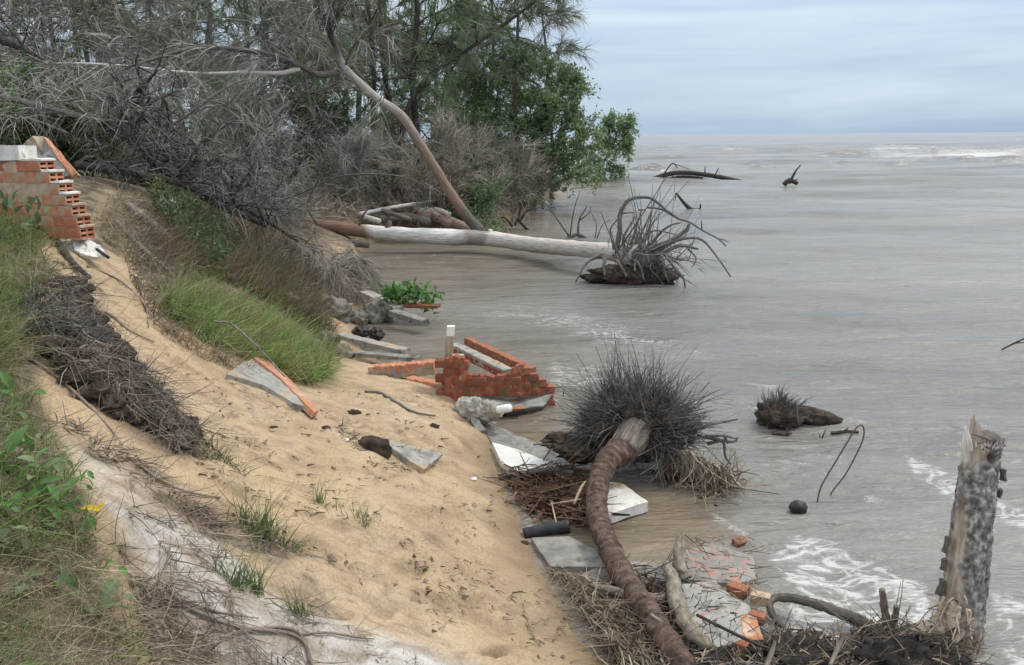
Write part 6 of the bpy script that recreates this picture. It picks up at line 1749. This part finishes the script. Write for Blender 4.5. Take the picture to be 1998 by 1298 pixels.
def driftwood():
    rng = np.random.default_rng(121)
    b = on(1660, 1230, 0); Y = 4.75
    t = thing('driftwood_branch', 'dark looping driftwood branch lying left of the broken trunk', 'branch', b)
    def br(pl, r, m='driftwood', Y=4.72):
        T = tube([at(x, y, Y + (z if z else 0)) for x, y, z in pl], r, 11, 10, .45, 26); part(t, 'branch', *T[:2], M_[m], True, {'tc': T[2]})
    br([(1830, 1290, -.1), (1770, 1258, -.05), (1725, 1238, 0), (1660, 1205, .05), (1590, 1178, .12), (1545, 1168, .18), (1512, 1168, .2), (1502, 1186, .15), (1522, 1220, .05), (1568, 1256, 0), (1605, 1290, -.05)], [.046, .046, .042, .036, .030, .026, .022, .022, .020, .014], 'bark')
    br([(1720, 1236, 0), (1680, 1205, .05), (1630, 1188, .1), (1596, 1184, .1)], [.020, .018, .014, .008])
    br([(1735, 1290, -.08), (1732, 1235, -.06), (1727, 1195, -.05), (1721, 1150, -.05)], [.042, .034, .024, .019])
    br([(1738, 1235, -.06), (1746, 1205, -.06), (1748, 1182, -.06)], [.024, .020, .014])
    br([(1735, 1250, -.05), (1770, 1225, 0), (1800, 1220, .05)], [.03, .02, .01], 'bark_dark')
    br([(1640, 1262, -.1), (1675, 1240, -.08), (1720, 1232, -.06)], [.010, .012, .014], 'bark_dark')
    br([(1740, 1260, -.08), (1650, 1275, -.12), (1560, 1290, -.15), (1480, 1300, -.15)], [.05, .045, .035, .02], 'bark_dark')
    for i in range(16):
        x, y = rng.uniform(1400, 1830), rng.uniform(1258, 1310); L = rng.uniform(50, 150); a_ = rng.uniform(-.9, .55) + (pi if rng.random() < .5 else 0)
        pl = [(x + L * k_ / 3 * cos(a_) + rng.normal(0, 10), y + L * k_ / 3 * sin(a_) * .6 - 14 * sin(k_) + rng.normal(0, 7), rng.normal(0, .03)) for k_ in range(4)]
        r_ = rng.uniform(.008, .022); br(pl, [r_, r_ * .85, r_ * .5], ['bark_dark', 'driftwood', 'roots_brown'][i % 3], 4.66)
    g = G(); k = 200
    O = at(1735 + rng.normal(0, 30, k), 1262 + rng.normal(0, 18, k), 4.62)
    g.add(*cones(O, rdir(k, rng, .1) * [1, .5, 1], rng.uniform(.06, .26, k), rng.uniform(.003, .008, k), rng.normal(size=(k, 3)) * .4, 4, rng, .3)); partg(t, 'fine_roots', g, M_['roots_brown'], kind='stuff')
    # pale mossy logs
    T = tube([on(1300, 1098, .18), on(1312, 1130, .16), on(1322, 1175, .16), on(1345, 1225, .15), on(1385, 1265, .12)], [.022, .045, .052, .05, .035], 22, 14, .45, 22)
    solo('mossy_log', *T[:2], M_['palelog'], 'longer pale mossy log between the palm trunk and the fallen wall', 'log', smooth_=True, attrs={'tc': T[2]})
    T = tube([on(1332, 1040, .26), on(1328, 1070, .18), on(1326, 1105, .12), on(1340, 1130, .06)], [.014, .038, .045, .04], 22, 14, .45, 22)
    solo('mossy_log', *T[:2], M_['palelog'], 'short pale mossy log standing beside the pink flecked panel', 'log', smooth_=True, attrs={'tc': T[2]})
    T = tube([on(1148, 1140, .10), on(1200, 1154, .13), on(1262, 1168, .13), on(1320, 1160, .10)], [.012, .03, .035, .02], 10, 5, .25, 10)
    solo('driftwood_branch', *T[:2], M_['driftwood'], 'dark branch lying across the palm trunk near its lower end', 'branch', smooth_=True, attrs={'tc': T[2]})
    for pl, r, m, lab in [([(1360, 1200, .16), (1430, 1235, .17), (1490, 1262, .16), (1540, 1275, .13)], .010, 'bark_dark', 'thin dark stick lying across the pale grey fallen wall'),
                          ([(1270, 1200, .20), (1310, 1230, .18), (1340, 1275, .14)], .014, 'driftwood', 'grey stick along the right side of the lower palm trunk'),
                          ([(1620, 1298, .2), (1640, 1252, .2), (1652, 1235, .22)], .012, 'driftwood', 'pale bleached stick standing in the debris below the driftwood'),
                          ([(1488, 1318, .2), (1505, 1275, .22), (1512, 1252, .24)], .013, 'driftwood', 'pale stick standing in the debris under the fallen wall'),
                          ([(1120, 984, .14), (1134, 952, .22), (1142, 940, .24)], .012, 'woodpost', 'pale split stick leaning against the palm trunk'),
                          ([(1072, 985, .10), (1112, 978, .15), (1135, 974, .16)], .008, 'woodpost', 'thin pale stick lying on the brown plank pile'),
                          ([(1085, 1020, .10), (1076, 980, .14)], .007, 'woodpost', 'thin upright pale stick in the brown plank pile')]:
        T = tube([on(*p) for p in pl], [r, r, r * .6], 7, 5, .25, 14); solo('driftwood_stick', *T[:2], M_[m], lab, 'stick', smooth_=True, attrs={'tc': T[2]})
    # black plastic gutter on the slab
    P = [on(1022, 1044, .01), on(1066, 1034, .04), on(1110, 1026, .06)]
    T = tube(P, [.046, .05, .052], 16, 8, .30, 10); solo('plastic_pipe', *T[:2], M_['blackplastic'], 'black plastic pipe end lying on the smooth grey slab', 'pipe', smooth_=True, attrs={'tc': T[2]})
    T = tube([on(1030, 924, .06), on(1080, 922, .09), on(1120, 926, .10)], [.04, .05, .04], 10, 5, .2, 9); solo('dark_plank', *T[:2], M_['bark_dark'], 'dark wet plank below the white slab', 'plank', attrs={'tc': T[2]})
driftwood()

def debris():
    rng = np.random.default_rng(131)
    def pile(name, label, poly, n, lift, L, w, m, dirv, kind='cone', dz=-.02, sp=.6, floor=0.0, up=.25):
        P = scatter(poly, n, rng, far=14, floor=floor, noise_thr=(5.0, .02, len(label)) if name == 'dead_roots' else ((2.2, -.05, 4) if name == 'sand_litter' else None))
        P[:, 2] += rng.random(len(P)) ** 1.3 * lift + dz
        D = rng.normal(size=(len(P), 3)) * sp + np.asarray(dirv); D[:, 2] *= up
        B = rng.normal(size=(len(P), 3)) * .25; B[:, 2] -= .05
        k = len(P)
        if kind == 'cone': V, F, A = cones(P, D, rng.uniform(*L, k), w * rng.uniform(.5, 1.4, k), B, 3, rng, .4)
        else: V, F, A = strips(P, D, rng.uniform(*L, k), w * rng.uniform(.5, 1.4, k), B, 3, rng, .35)
        return solo(name, V, F, M_[m], label, 'debris', kind='stuff', attrs={'tc': A})
    # brown plank and stick pile
    pile('stick_debris', 'red brown pile of sticks left of the palm trunk', [(965, 925), (1060, 915), (1140, 935), (1150, 1010), (1120, 1030), (1020, 1000)], 520, .12, (.12, .38), .008, 'sticks', (.6, -.5, .1), up=.35)
    pile('stick_debris', 'flat brown bark strips in the pile left of the palm trunk', [(985, 930), (1130, 935), (1150, 1015), (1040, 1005)], 160, .10, (.12, .35), .045, 'sticks', (.7, -.5, .0), 'strip', up=.25)
    # foreground debris along the waterline
    pile('stick_debris', 'brown rotting stick litter along the foot of the sand', [(1060, 1110), (1200, 1140), (1270, 1230), (1300, 1310), (1200, 1310), (1130, 1190)], 1100, .10, (.06, .22), .0045, 'litter', (.3, -.5, .1))
    pile('palm_fibre', 'grey tan palm fibre strewn between the sand and the palm trunk', [(1110, 1150), (1210, 1160), (1280, 1250), (1310, 1330), (1210, 1330), (1150, 1220)], 1300, .16, (.10, .34), .008, 'fibre', (.35, -.7, -.1), 'strip', up=.5)
    pile('root_debris', 'dark root and twig debris under the driftwood branch', [(1290, 1255), (1400, 1262), (1520, 1250), (1640, 1255), (1760, 1230), (1850, 1250), (1900, 1330), (1280, 1340)], 2200, .12, (.05, .20), .0045, 'root_fine', (.3, .0, .1), up=.35)
    pile('root_debris', 'brown twig and bark debris under the driftwood branch', [(1310, 1262), (1420, 1268), (1530, 1258), (1700, 1262), (1850, 1260), (1890, 1340), (1290, 1340)], 1900, .13, (.04, .18), .006, 'litter', (.3, .0, .1), up=.35)
    pile('twig_debris', 'wet sticks and leaf scraps lying over the fallen wall panels', [(1320, 1070), (1470, 1080), (1490, 1240), (1380, 1262), (1330, 1150)], 190, .03, (.03, .14), .0045, 'litter', (.3, -.2, .0), dz=.11, up=.12)
    pile('twig_debris', 'dark brown frond litter around the lower palm trunk', [(1180, 1120), (1260, 1130), (1340, 1260), (1330, 1310), (1240, 1240)], 420, .14, (.06, .26), .006, 'sticks', (.4, -.5, .1), up=.4)
    pile('twig_debris', 'dark twig litter around the foot of the mossy logs', [(1250, 1130), (1310, 1110), (1345, 1150), (1370, 1250), (1300, 1260), (1260, 1200)], 420, .10, (.06, .22), .005, 'root_fine', (.2, -.3, .1), up=.4)
    for i, (px, py, r, lab) in enumerate([(1380, 1300, (.36, .20, .10), 'dark sodden soil mound below the fallen wall'), (1560, 1300, (.34, .22, .12), 'dark sodden soil mound under the driftwood loop'), (1760, 1310, (.34, .2, .15), 'dark sodden soil mound at the foot of the broken trunk')]):
        V, F = lump(on(px, py, .0), r, i * 3.0, .8, 3.4, 64, 30); solo('soil_mound', V, F, M_['wet_soil'], lab, 'soil mound', smooth_=True)
    V, F = lump(on(1300, 1320, -.02), (.3, .25, .08), 7, .8, 3.4, 50, 24); solo('soil_mound', V, F, M_['wet_soil'], 'dark soil bed under the lower end of the palm trunk', 'soil mound', smooth_=True)
    V, F = lump(g1(1105, 975), (.19, .2, .07), 8, .8, 3.4, 50, 24); solo('soil_mound', V, F, M_['wet_soil'], 'dark soil bed inside the red brown stick pile', 'soil mound', smooth_=True)
    # litter and twigs strewn over the sand
    pile('sand_litter', 'sparse brown twigs and bark crumbs strewn over the sand', [(330, 720), (620, 760), (860, 770), (1000, 950), (1180, 1290), (1150, 1310), (700, 1200), (430, 1000), (330, 850)], 420, .012, (.015, .08), .0034, 'litter', (.8, -.3, 0), dz=.004, up=.1, floor=None)
    pile('sand_litter', 'flat brown leaf scraps and bark flakes scattered over the sand', [(330, 720), (620, 760), (860, 770), (1000, 950), (1180, 1290), (1150, 1310), (700, 1200), (430, 1000), (330, 850)], 260, .008, (.02, .055), .020, 'litter', (.8, -.3, 0), kind='strip', dz=.006, up=.08, floor=None)
    pile('sand_litter', 'dark crumbs and root bits along the band of litter in the sand', [(640, 820), (720, 850), (960, 930), (1000, 960), (900, 950), (700, 900)], 160, .015, (.02, .10), .005, 'litter', (.8, -.3, 0), dz=.004, up=.15, floor=None)
    pile('dead_roots', 'fine dead roots matted over the sand near the bottom', [(230, 870), (420, 1000), (560, 1060), (640, 1180), (760, 1298), (300, 1320), (270, 1180), (330, 1090), (240, 1000)], 520, .03, (.06, .26), .0028, 'roots_brown', (.5, -.45, -.3), dz=.004, up=.5, floor=None)
    pile('dead_roots', 'matted brown root crust under the grass fringe', [(215, 1050), (330, 1090), (345, 1180), (440, 1298), (280, 1320), (250, 1180)], 620, .05, (.06, .22), .0034, 'roots_brown', (.3, -.4, -.2), up=.6, floor=None)
    pile('dead_roots', 'grey brown dry stalks below the dark root overhang', [(110, 820), (220, 830), (330, 960), (440, 1000), (480, 1080), (400, 1090), (250, 960), (160, 900)], 600, .04, (.06, .25), .0034, 'roots_brown', (.5, -.4, -.3), up=.6, floor=None)
    for i, (pl, r, m, lab) in enumerate([
        ([(712, 764), (745, 768), (780, 790), (812, 806), (850, 812)], .016, 'driftwood', 'dark crooked stick lying on the sand mound before the post'),
        ([(250, 890), (300, 930), (360, 960), (430, 972)], .009, 'roots_brown', 'long thin root running down the sand below the overhang'),
        ([(340, 1165), (420, 1195), (505, 1208)], .006, 'roots_brown', 'thin root on the white sand'),
        ([(350, 1180), (460, 1225), (560, 1235), (600, 1262), (612, 1320)], .009, 'roots_brown', 'bent root arching over the white sand at the bottom'),
        ([(430, 1245), (500, 1228), (560, 1226), (592, 1245), (606, 1298)], .008, 'roots_brown', 'second bent root beside the arching one'),
        ([(1028, 1210), (1040, 1240), (1056, 1262)], .004, 'litter', 'thin curved twig alone near the bottom of the sand'),
        ([(1080, 1250), (1090, 1230)], .006, 'litter', 'short twig beside the thin curved one'),
        ([(170, 520), (230, 545), (270, 580), (300, 620), (322, 636)], .010, 'roots_brown', 'pale root running over the upper sand to the tall grass'),
        ([(165, 610), (210, 610), (250, 645), (300, 668)], .010, 'roots_brown', 'lower root lying across the upper sand'),
        ([(160, 570), (190, 560), (210, 580)], .007, 'roots_brown', 'short root sticking out of the upper sand'),
        ([(245, 500), (265, 545), (285, 590), (290, 640)], .008, 'roots_brown', 'thin root hanging beside the tall grass'),
        ([(170, 610), (185, 680), (200, 740), (200, 770)], .010, 'roots_brown', 'pale thick root hanging down over the dark root overhang'),
        ([(40, 690), (90, 720), (150, 770), (210, 830), (240, 870)], .009, 'roots_brown', 'long root trailing over the dark root overhang'),
        ([(590, 1240), (640, 1235), (690, 1245), (730, 1248)], .006, 'roots_brown', 'thin root on the white sand at the bottom right')]):
        pts = np.array([p for p in pl], float)
        Q = smooth(np.c_[pts, 0 * pts[:, 0]], 4)[:, :2]
        P = gnd(Q[:, 0], Q[:, 1], .012, -9); P[:, 2] += .004
        for _ in range(2): P[1:-1] = (P[:-2] + 2 * P[1:-1] + P[2:]) / 4
        T = tube(P, [r * .9, r, r * .5], 6, 2, .25, 20); solo('root' if 'root' in lab else 'stick', *T[:2], M_[m], lab, 'root' if 'root' in lab else 'stick', smooth_=True, attrs={'tc': T[2]})
    for px, py, lab in [(675, 858, 'white scrap of litter left of the dark clod'), (925, 935, 'small pale scrap of litter at the edge of the sand'), (1192, 1090, 'white scrap among the stick litter')]:
        V, F = lump(g1(px, py, .01), (.026, .018, .014), px, .4, 2); solo('litter_scrap', V, F, M_['pvc'], lab, 'litter')
    for px, py, r, lab in [(845, 832, .045, 'small dark clod on the sand under the crooked stick'), (535, 835, .028, 'small brown clod in the middle of the sand'), (690, 805, .05, 'forked dark root piece lying on the sand'), (635, 835, .035, 'brown stone at the lower end of the orange edge'), (985, 935, .05, 'dark clod at the shore end of the triangular slab'), (1145, 1110, .035, 'dark clod beside the smooth grey slab'), (1470, 1118, .03, 'dark stub on the pink flecked panel'), (1020, 1060, .03, 'dark clod at the edge of the black pipe')]:
        V, F = lump(g1(px, py, -.004), (r * 1.3, r * .9, r * .45), px, .9, 3.2, 26, 14); solo('soil_clod', V, F, M_['root_soil'], lab, 'soil clod', smooth_=True)
debris()

# ------------------------------------------------------------------ bank vegetation
def vegetation():
    rng = np.random.default_rng(141)
    def grass(name, label, poly, n, L, w, m, dirv=(0, 0, 1), sp=.3, bend=.5, thr=None, seg=3, far=60, cat='grass', z=0):
        P = scatter(poly, n, rng, far=far, noise_thr=thr)
        k = len(P)
        D = rng.normal(size=(k, 3)) * sp + np.asarray(dirv, float)
        B = rng.normal(size=(k, 3)) * bend * .6; B[:, 2] -= bend * .5; B[:, 0] += bend * .25
        V, F, A = strips(P + [0, 0, z - .01], D, rng.uniform(*L, k), w * rng.uniform(.6, 1.3, k), B, seg, rng, .15)
        return solo(name, V, F, M_[m], label, cat, kind='stuff', attrs={'tc': A})
    # tall bright grass on the slope
    TG = [(300, 600), (350, 575), (430, 592), (520, 632), (605, 690), (650, 735), (600, 752), (540, 735), (470, 700), (400, 670), (330, 625)]
    grass('tall_grass', 'tall bright green grass leaning down the slope', TG, 6000, (.18, .44), .012, 'grass', (.35, -.15, 1), .25, .7)
    grass('tall_grass', 'yellowing stalks among the tall bright grass', TG, 2000, (.18, .46), .007, 'grass_dry', (.4, -.1, 1), .3, .6)
    T = tube(gnd([420, 450, 490, 525, 555], [628, 632, 665, 700, 735], .42), [.010, .010, .006], 6, 4); solo('dead_branch', *T[:2], M_['root_grey'], 'thin pale dead branch lying over the tall green grass', 'branch', smooth_=True, attrs={'tc': T[2]})
    # olive brown scrub grass behind it
    grass('scrub_grass', 'olive brown grass on the upper slope under the dead branches', [(350, 400), (480, 400), (560, 470), (620, 560), (620, 640), (540, 600), (430, 545), (330, 520), (290, 470)], 9000, (.12, .40), .014, 'grass_olive', (.3, -.1, 1), .35, .6)
    grass('scrub_grass', 'dry tan grass and stalks along the top of the bank', [(170, 440), (230, 360), (330, 390), (420, 470), (420, 545), (330, 530), (250, 520)], 2000, (.08, .28), .010, 'grass_dry', (.3, -.2, .8), .5, .6)
    grass('scrub_grass', 'brown dead stalks on the slope beside the root covered sand', [(240, 430), (330, 420), (430, 530), (350, 540), (300, 640), (250, 540)], 1800, (.15, .45), .009, 'roots_brown', (.5, -.4, .4), .5, .5)
    grass('scrub_grass', 'dry stalks along the lower edge of the tall grass', [(320, 625), (430, 690), (500, 720), (480, 735), (390, 700), (310, 650)], 700, (.08, .28), .007, 'grass_dry', (.3, -.3, .7), .5, .6)
    grass('scrub_grass', 'brown and olive scrub running down to the boulders', [(430, 540), (560, 470), (610, 540), (650, 640), (660, 720), (620, 660), (520, 590)], 3500, (.10, .34), .012, 'grass_olive', (.3, -.1, 1), .4, .6)
    grass('scrub_grass', 'reddish dry stalks in the scrub above the boulders', [(400, 440), (560, 460), (620, 560), (640, 640), (560, 590), (430, 530)], 1500, (.12, .36), .009, 'twig_brown', (.3, -.1, .9), .45, .6)
    for lab, poly in [('dark green shrubby patch on the upper slope', [(330, 440), (420, 430), (470, 500), (440, 560), (370, 520)]), ('dark leafy patch below the long dead stem', [(290, 400), (370, 400), (400, 450), (330, 460)])]:
        P = scatter(poly, 1500, rng); k = len(P); P[:, 2] += rng.random(k) * .45
        V, F = leafs(P, rdir(k, rng, .4), rng.normal(size=(k, 3)) + [0, 0, 1], rng.uniform(.05, .12, k), .035); solo('shrub_patch', V, F, M_['leaf_dark'], lab, 'shrub', kind='stuff')
    # fallen grey trunk lying down the bank
    T = tube(gnd([250, 300, 350, 410, 460], [400, 440, 485, 520, 545], .06), [.05, .065, .06, .03], 10, 5, .2, 7); solo('fallen_log', *T[:2], M_['driftwood'], 'grey rotten log lying down the bank between the grass patches', 'log', smooth_=True, attrs={'tc': T[2]})
    T = tube(gnd([225, 262, 300, 340], [430, 470, 505, 540], .03), [.025, .03, .02], 8, 5, .2, 7); solo('fallen_log', *T[:2], M_['root_grey'], 'thin grey pole lying left of the rotten log', 'log', smooth_=True, attrs={'tc': T[2]})
    P = g1(328, 398, .25); V, F = lump(P, (.16, .05, .10), 2.2, .4, 2.5, rot=roty(.6)); solo('litter_scrap', V, F, M_['plaster'], 'white scrap caught in the shrubs below the long dead stem', 'litter')
    # grass on the crest, bottom left
    LG = [(-260, 470), (30, 455), (75, 480), (112, 545), (70, 600), (45, 680), (20, 740), (-260, 740)]
    grass('bank_grass', 'green grass on the bank below the stepped wall', LG, 4600, (.10, .30), .0075, 'grass_bank', (.25, -.2, 1), .4, .7)
    grass('bank_grass', 'tall green grass hiding the foot of the stepped wall', [(-260, 400), (0, 405), (60, 440), (130, 468), (120, 485), (60, 480), (-260, 470)], 1300, (.15, .42), .009, 'grass_bank', (.2, -.2, 1), .35, .5)
    grass('bank_grass', 'dry straw between the green grass below the stepped wall', LG + [(120, 580)], 1800, (.08, .28), .006, 'grass_dry', (.4, -.3, .5), .5, .7)
    MG = [(-300, 740), (30, 720), (80, 780), (110, 850), (165, 985), (190, 1080), (130, 1110), (-300, 1090)]
    grass('bank_grass', 'green grass and weeds at the left edge of the bank', MG, 2200, (.08, .26), .0062, 'grass_bank', (.2, -.2, 1), .45, .8)
    grass('bank_grass', 'dry straw under the weeds at the left edge of the bank', MG, 1700, (.07, .22), .0042, 'grass_dry', (.3, -.3, .4), .6, .7)
    BG = [(-400, 1060), (120, 1080), (205, 1090), (240, 1200), (262, 1300), (300, 1500), (-400, 1500)]
    grass('dry_grass', 'matted dry straw in the bottom corner of the bank', BG, 6500, (.06, .24), .0032, 'grass_dry', (.2, -.2, .35), .7, .7)
    grass('dry_grass', 'brown dead stalks among the matted straw', BG, 3500, (.06, .20), .0034, 'roots_brown', (.2, -.2, .3), .7, .6)
    grass('bank_grass', 'green blades in the bottom corner of the bank', [(-300, 1170), (20, 1180), (55, 1250), (60, 1400), (-300, 1400)], 900, (.08, .24), .0056, 'grass_bank', (.2, -.1, 1), .45, .8)
    grass('bank_grass', 'scattered green blades along the straw edge', [(190, 1060), (250, 1190), (270, 1310), (215, 1310), (170, 1180)], 170, (.06, .16), .005, 'grass', (.2, -.1, 1), .45, .8)
    # dark overhanging mat of roots
    OH = [(45, 560), (120, 545), (168, 560), (200, 640), (250, 700), (340, 800), (400, 885), (350, 890), (255, 830), (150, 760), (60, 660)]
    P = scatter(OH, 2200, rng, noise_thr=(3.5, .0, 2.0)); k = len(P); P[:, 2] += rng.random(k) ** 1.5 * .16
    D = rng.normal(size=(k, 3)) * .8 + [.35, -.3, -.25]; B = rng.normal(size=(k, 3)) * .6; B[:, 2] -= .35
    V, F, A = strips(P, D, rng.uniform(.06, .26, k), rng.uniform(.003, .010, k), B, 3, rng, .25); solo('root_mat', V, F, M_['root_fine'], 'dark mat of roots hanging over the edge of the bank', 'root mat', kind='stuff', attrs={'tc': A})
    P = scatter(OH, 2000, rng, noise_thr=(3.5, -.05, 7.0)); k = len(P); P[:, 2] += rng.random(k) ** 1.5 * .18
    D = rng.normal(size=(k, 3)) * .8 + [.35, -.3, -.25]; B = rng.normal(size=(k, 3)) * .6; B[:, 2] -= .35
    V, F, A = strips(P, D, rng.uniform(.06, .28, k), rng.uniform(.003, .008, k), B, 3, rng, .25); solo('root_mat', V, F, M_['roots_brown'], 'brown dry roots mixed into the dark overhanging mat', 'root mat', kind='stuff', attrs={'tc': A})
    Pc = scatter(OH, 130, rng); gc = G()
    for i, p in enumerate(Pc):
        r = rng.uniform(.025, .085) * np.array([1.3, 1, .7]); gc.add(*lump(p + [0, 0, rng.uniform(0, .08)], r, i * 2.3, .6, 3.0, 14, 8, rotz(rng.uniform(0, 3))))
    V, F, A = gc.out(); solo('soil_crumbs', V, F, M_['root_soil'], 'crumbling clods of dark soil in the root overhang', 'soil', kind='stuff')
    for i, (px, py, r, lab) in enumerate([(95, 575, (.30, .22, .14), 'dark soil lump at the top of the root overhang'), (130, 650, (.30, .20, .15), 'dark soil lump in the upper middle of the root overhang'), (190, 735, (.30, .17, .13), 'dark soil lump in the middle of the root overhang'),
                                          (265, 795, (.24, .15, .10), 'dark soil lump at the lower end of the root overhang'), (330, 838, (.19, .12, .07), 'last dark soil lump at the tip of the root overhang'), (95, 505, (.22, .18, .08), 'dark soil lump below the white footing')]):
        V, F = lump(g1(px, py) + [0, .04, -.06], np.array(r) * .5, i * 5.0, .9, 3.6, 56, 28, rotz(-.6)); solo('soil_lump', V, F, M_['root_soil'], lab, 'soil lump', smooth_=True)
    T = tube([g1(120, 480) + [0, -.05, .03], g1(150, 520) + [0, -.05, .03], g1(182, 546) + [0, -.04, .02]], [.035, .03, .014], 8, 4, .25, 9); solo('dead_branch', *T[:2], M_['bark_dark'], 'dark short branch slipping off the bank below the white footing', 'branch', smooth_=True, attrs={'tc': T[2]})
    # grass tufts on the sand
    def tuft(px, py, n, rad, L, w, lab, lean=(.1, -.1, 1), dead=0):
        b = g1(px, py); t = thing('grass_tuft', lab, 'grass tuft', b, None)
        O = b + np.c_[rng.normal(0, rad, n), rng.normal(0, rad * .7, n), 0 * np.arange(n)]; O[:, 2] = gz(O[:, 0], O[:, 1]) - .01
        V, F, A = strips(O, rng.normal(size=(n, 3)) * .28 + lean, rng.uniform(*L, n), w * rng.uniform(.6, 1.3, n), rng.normal(size=(n, 3)) * .25 - [0, 0, .25], 3, rng, .1); part(t, 'blades', V, F, M_['grass_tuft'], attrs={'tc': A}, kind='stuff')
        if dead:
            O = b + np.c_[rng.normal(.04, rad * 1.3, dead), rng.normal(-.05, rad, dead), 0 * np.arange(dead)]; O[:, 2] = gz(O[:, 0], O[:, 1]) - .005
            V, F, A = strips(O, rng.normal(size=(dead, 3)) * .5 + [.3, -.3, .4], rng.uniform(L[0] * .5, L[1] * .8, dead), w * .6, rng.normal(size=(dead, 3)) * .3 - [0, 0, .3], 3, rng, .1); part(t, 'dead_blades', V, F, M_['roots_brown'], attrs={'tc': A}, kind='stuff')
    tuft(505, 1040, 150, .06, (.16, .37), .0078, 'largest green grass tuft on the sand, with dead roots beside it', dead=160)
    tuft(462, 1145, 62, .03, (.15, .27), .0068, 'left one of two close grass tufts on the white sand')
    tuft(497, 1152, 66, .03, (.15, .28), .0068, 'right one of two close grass tufts on the white sand')
    tuft(588, 1200, 46, .025, (.12, .26), .0062, 'small drooping grass tuft at the edge of the white sand', (-.15, -.1, 1), 50)
    tuft(622, 980, 36, .02, (.10, .22), .0065, 'small grass tuft in the middle of the sand')
    tuft(662, 990, 14, .04, (.06, .13), .005, 'sparse grass sprouts beside the small tuft on the sand')
    tuft(700, 1012, 44, .05, (.08, .18), .006, 'grass sprouts right of the sparse ones on the sand')
    tuft(400, 878, 85, .11, (.10, .26), .008, 'green grass tuft at the tip of the root overhang', (.3, -.2, .8), 60)
    tuft(425, 895, 40, .06, (.08, .20), .007, 'smaller green tuft trailing below the root overhang tip', (.3, -.2, .7), 40)
    tuft(570, 1066, 60, .05, (.08, .18), .006, 'drooping grass below the largest tuft', (.3, -.3, .5), 60)
    tuft(355, 1290, 20, .04, (.06, .14), .005, 'thin grass at the very bottom beside the root crust', (.1, -.1, 1), 40)
    tuft(430, 1085, 18, .03, (.06, .16), .006, 'thin leaning grass left of the two close tufts', (-.1, -.1, 1))
    tuft(800, 1288, 6, .05, (.05, .12), .005, 'withered tuft on the white sand at the bottom', (.1, -.1, .7), 110)
    tuft(645, 1260, 4, .05, (.05, .10), .005, 'dry tuft beside the bent roots', (.1, -.1, .7), 80)
    # broad leaved weeds at the left edge
    def big_leaf(o, d, nrm, L, W):
        d = unit(d); s = unit(np.cross(d, nrm)); u = np.cross(s, d)
        V = []; nu = 6
        for i in range(nu + 1):
            f = i / nu; w = W * (np.sin(pi * min(1, f * .93 + .05)) ** .8)
            for j in (-1, -.5, 0, .5, 1):
                V.append(o + d * L * f + s * w * j / 2 + u * (abs(j) * .22 * w - .28 * L * f * f))
        idx = np.arange((nu + 1) * 5).reshape(nu + 1, 5)
        return np.array(V), np.stack([idx[:-1, :-1], idx[:-1, 1:], idx[1:, 1:], idx[1:, :-1]], -1).reshape(-1, 4)
    def weed(px, py, n, lab, h=.16, L=(.065, .12), m='leaf_bright', yellow=0, dirv=(.15, -.25, .6)):
        b = g1(px, py); t = thing('weed_plant', lab, 'plant', b)
        for i in range(n):
            d = unit(rng.normal(size=3) * .45 + dirv); hh = h * rng.uniform(.4, 1.1)
            o0 = b + [rng.normal(0, .05), rng.normal(0, .04), -.01]; o = o0 + d * hh
            T = tube([o0, (o0 + o) / 2 + [0, 0, .015], o], [.0028, .002], 5, 2); st_ = part(t, 'stem', *T[:2], M_['grass'], True, {'tc': T[2]})
            l = rng.uniform(*L); V, F = big_leaf(o, d * .4 + rng.normal(size=3) * .5 + [.1, -.2, .1], rng.normal(size=3) * .4 + [0, -.3, 1], l, l * rng.uniform(.40, .58))
            y = i < yellow
            part(st_, 'leaf', V, F, M_['leaf_yellow'] if y else M_[m], True, label='yellow withered leaf' if y else None)
    weed(28, 790, 6, 'green leafy creeper highest on the left edge of the bank', .14)
    weed(55, 860, 12, 'dark leafed weed above the pale sand on the bank', .12, (.05, .09), 'leaf')
    weed(40, 985, 14, 'broad leafed weed at the left edge of the bank', .15, (.06, .11))
    weed(85, 1010, 12, 'broad leafed weed beside the plant with yellow leaves', .13, (.06, .11))
    weed(140, 1035, 9, 'weed with bright yellow leaves on the bank', .10, (.05, .085), 'leaf_bright', 3)
    weed(150, 940, 7, 'light green weed nearest to the pale sand', .09, (.04, .07))
    weed(125, 1130, 7, 'low green weed in the straw under the yellow leaved plant', .08, (.045, .08))
    weed(195, 1180, 6, 'upright weed with long leaves at the straw edge', .11, (.06, .10), 'leaf')
    weed(20, 1060, 8, 'leafy weed in the straw at the left edge', .10, (.05, .08), 'leaf')
    weed(205, 1110, 5, 'small weed above the upright one at the straw edge', .08, (.04, .07))
    weed(240, 1285, 5, 'small dark weed at the bottom end of the straw edge', .07, (.04, .06), 'leaf')
    weed(70, 482, 16, 'dark green shrub tuft at the foot of the stepped wall', .36, (.10, .18), 'leaf_dark', 0, (.1, -.2, .8))
    weed(12, 905, 12, 'leafy weed low on the left edge above the broad leafed one', .13, (.06, .11))
    weed(70, 930, 10, 'mid green weed between the dark leafed and the broad leafed ones', .12, (.055, .10), 'leaf')
    weed(110, 985, 9, 'small bright weed just above the yellow leaved plant', .10, (.05, .08))
    weed(25, 1140, 7, 'green weed in the straw left of the low one', .09, (.05, .08), 'leaf')
    weed(5, 462, 18, 'dark leafy tuft before the lower bricks of the wall', .42, (.10, .18), 'leaf_dark', 0, (.1, -.2, .8))
vegetation()
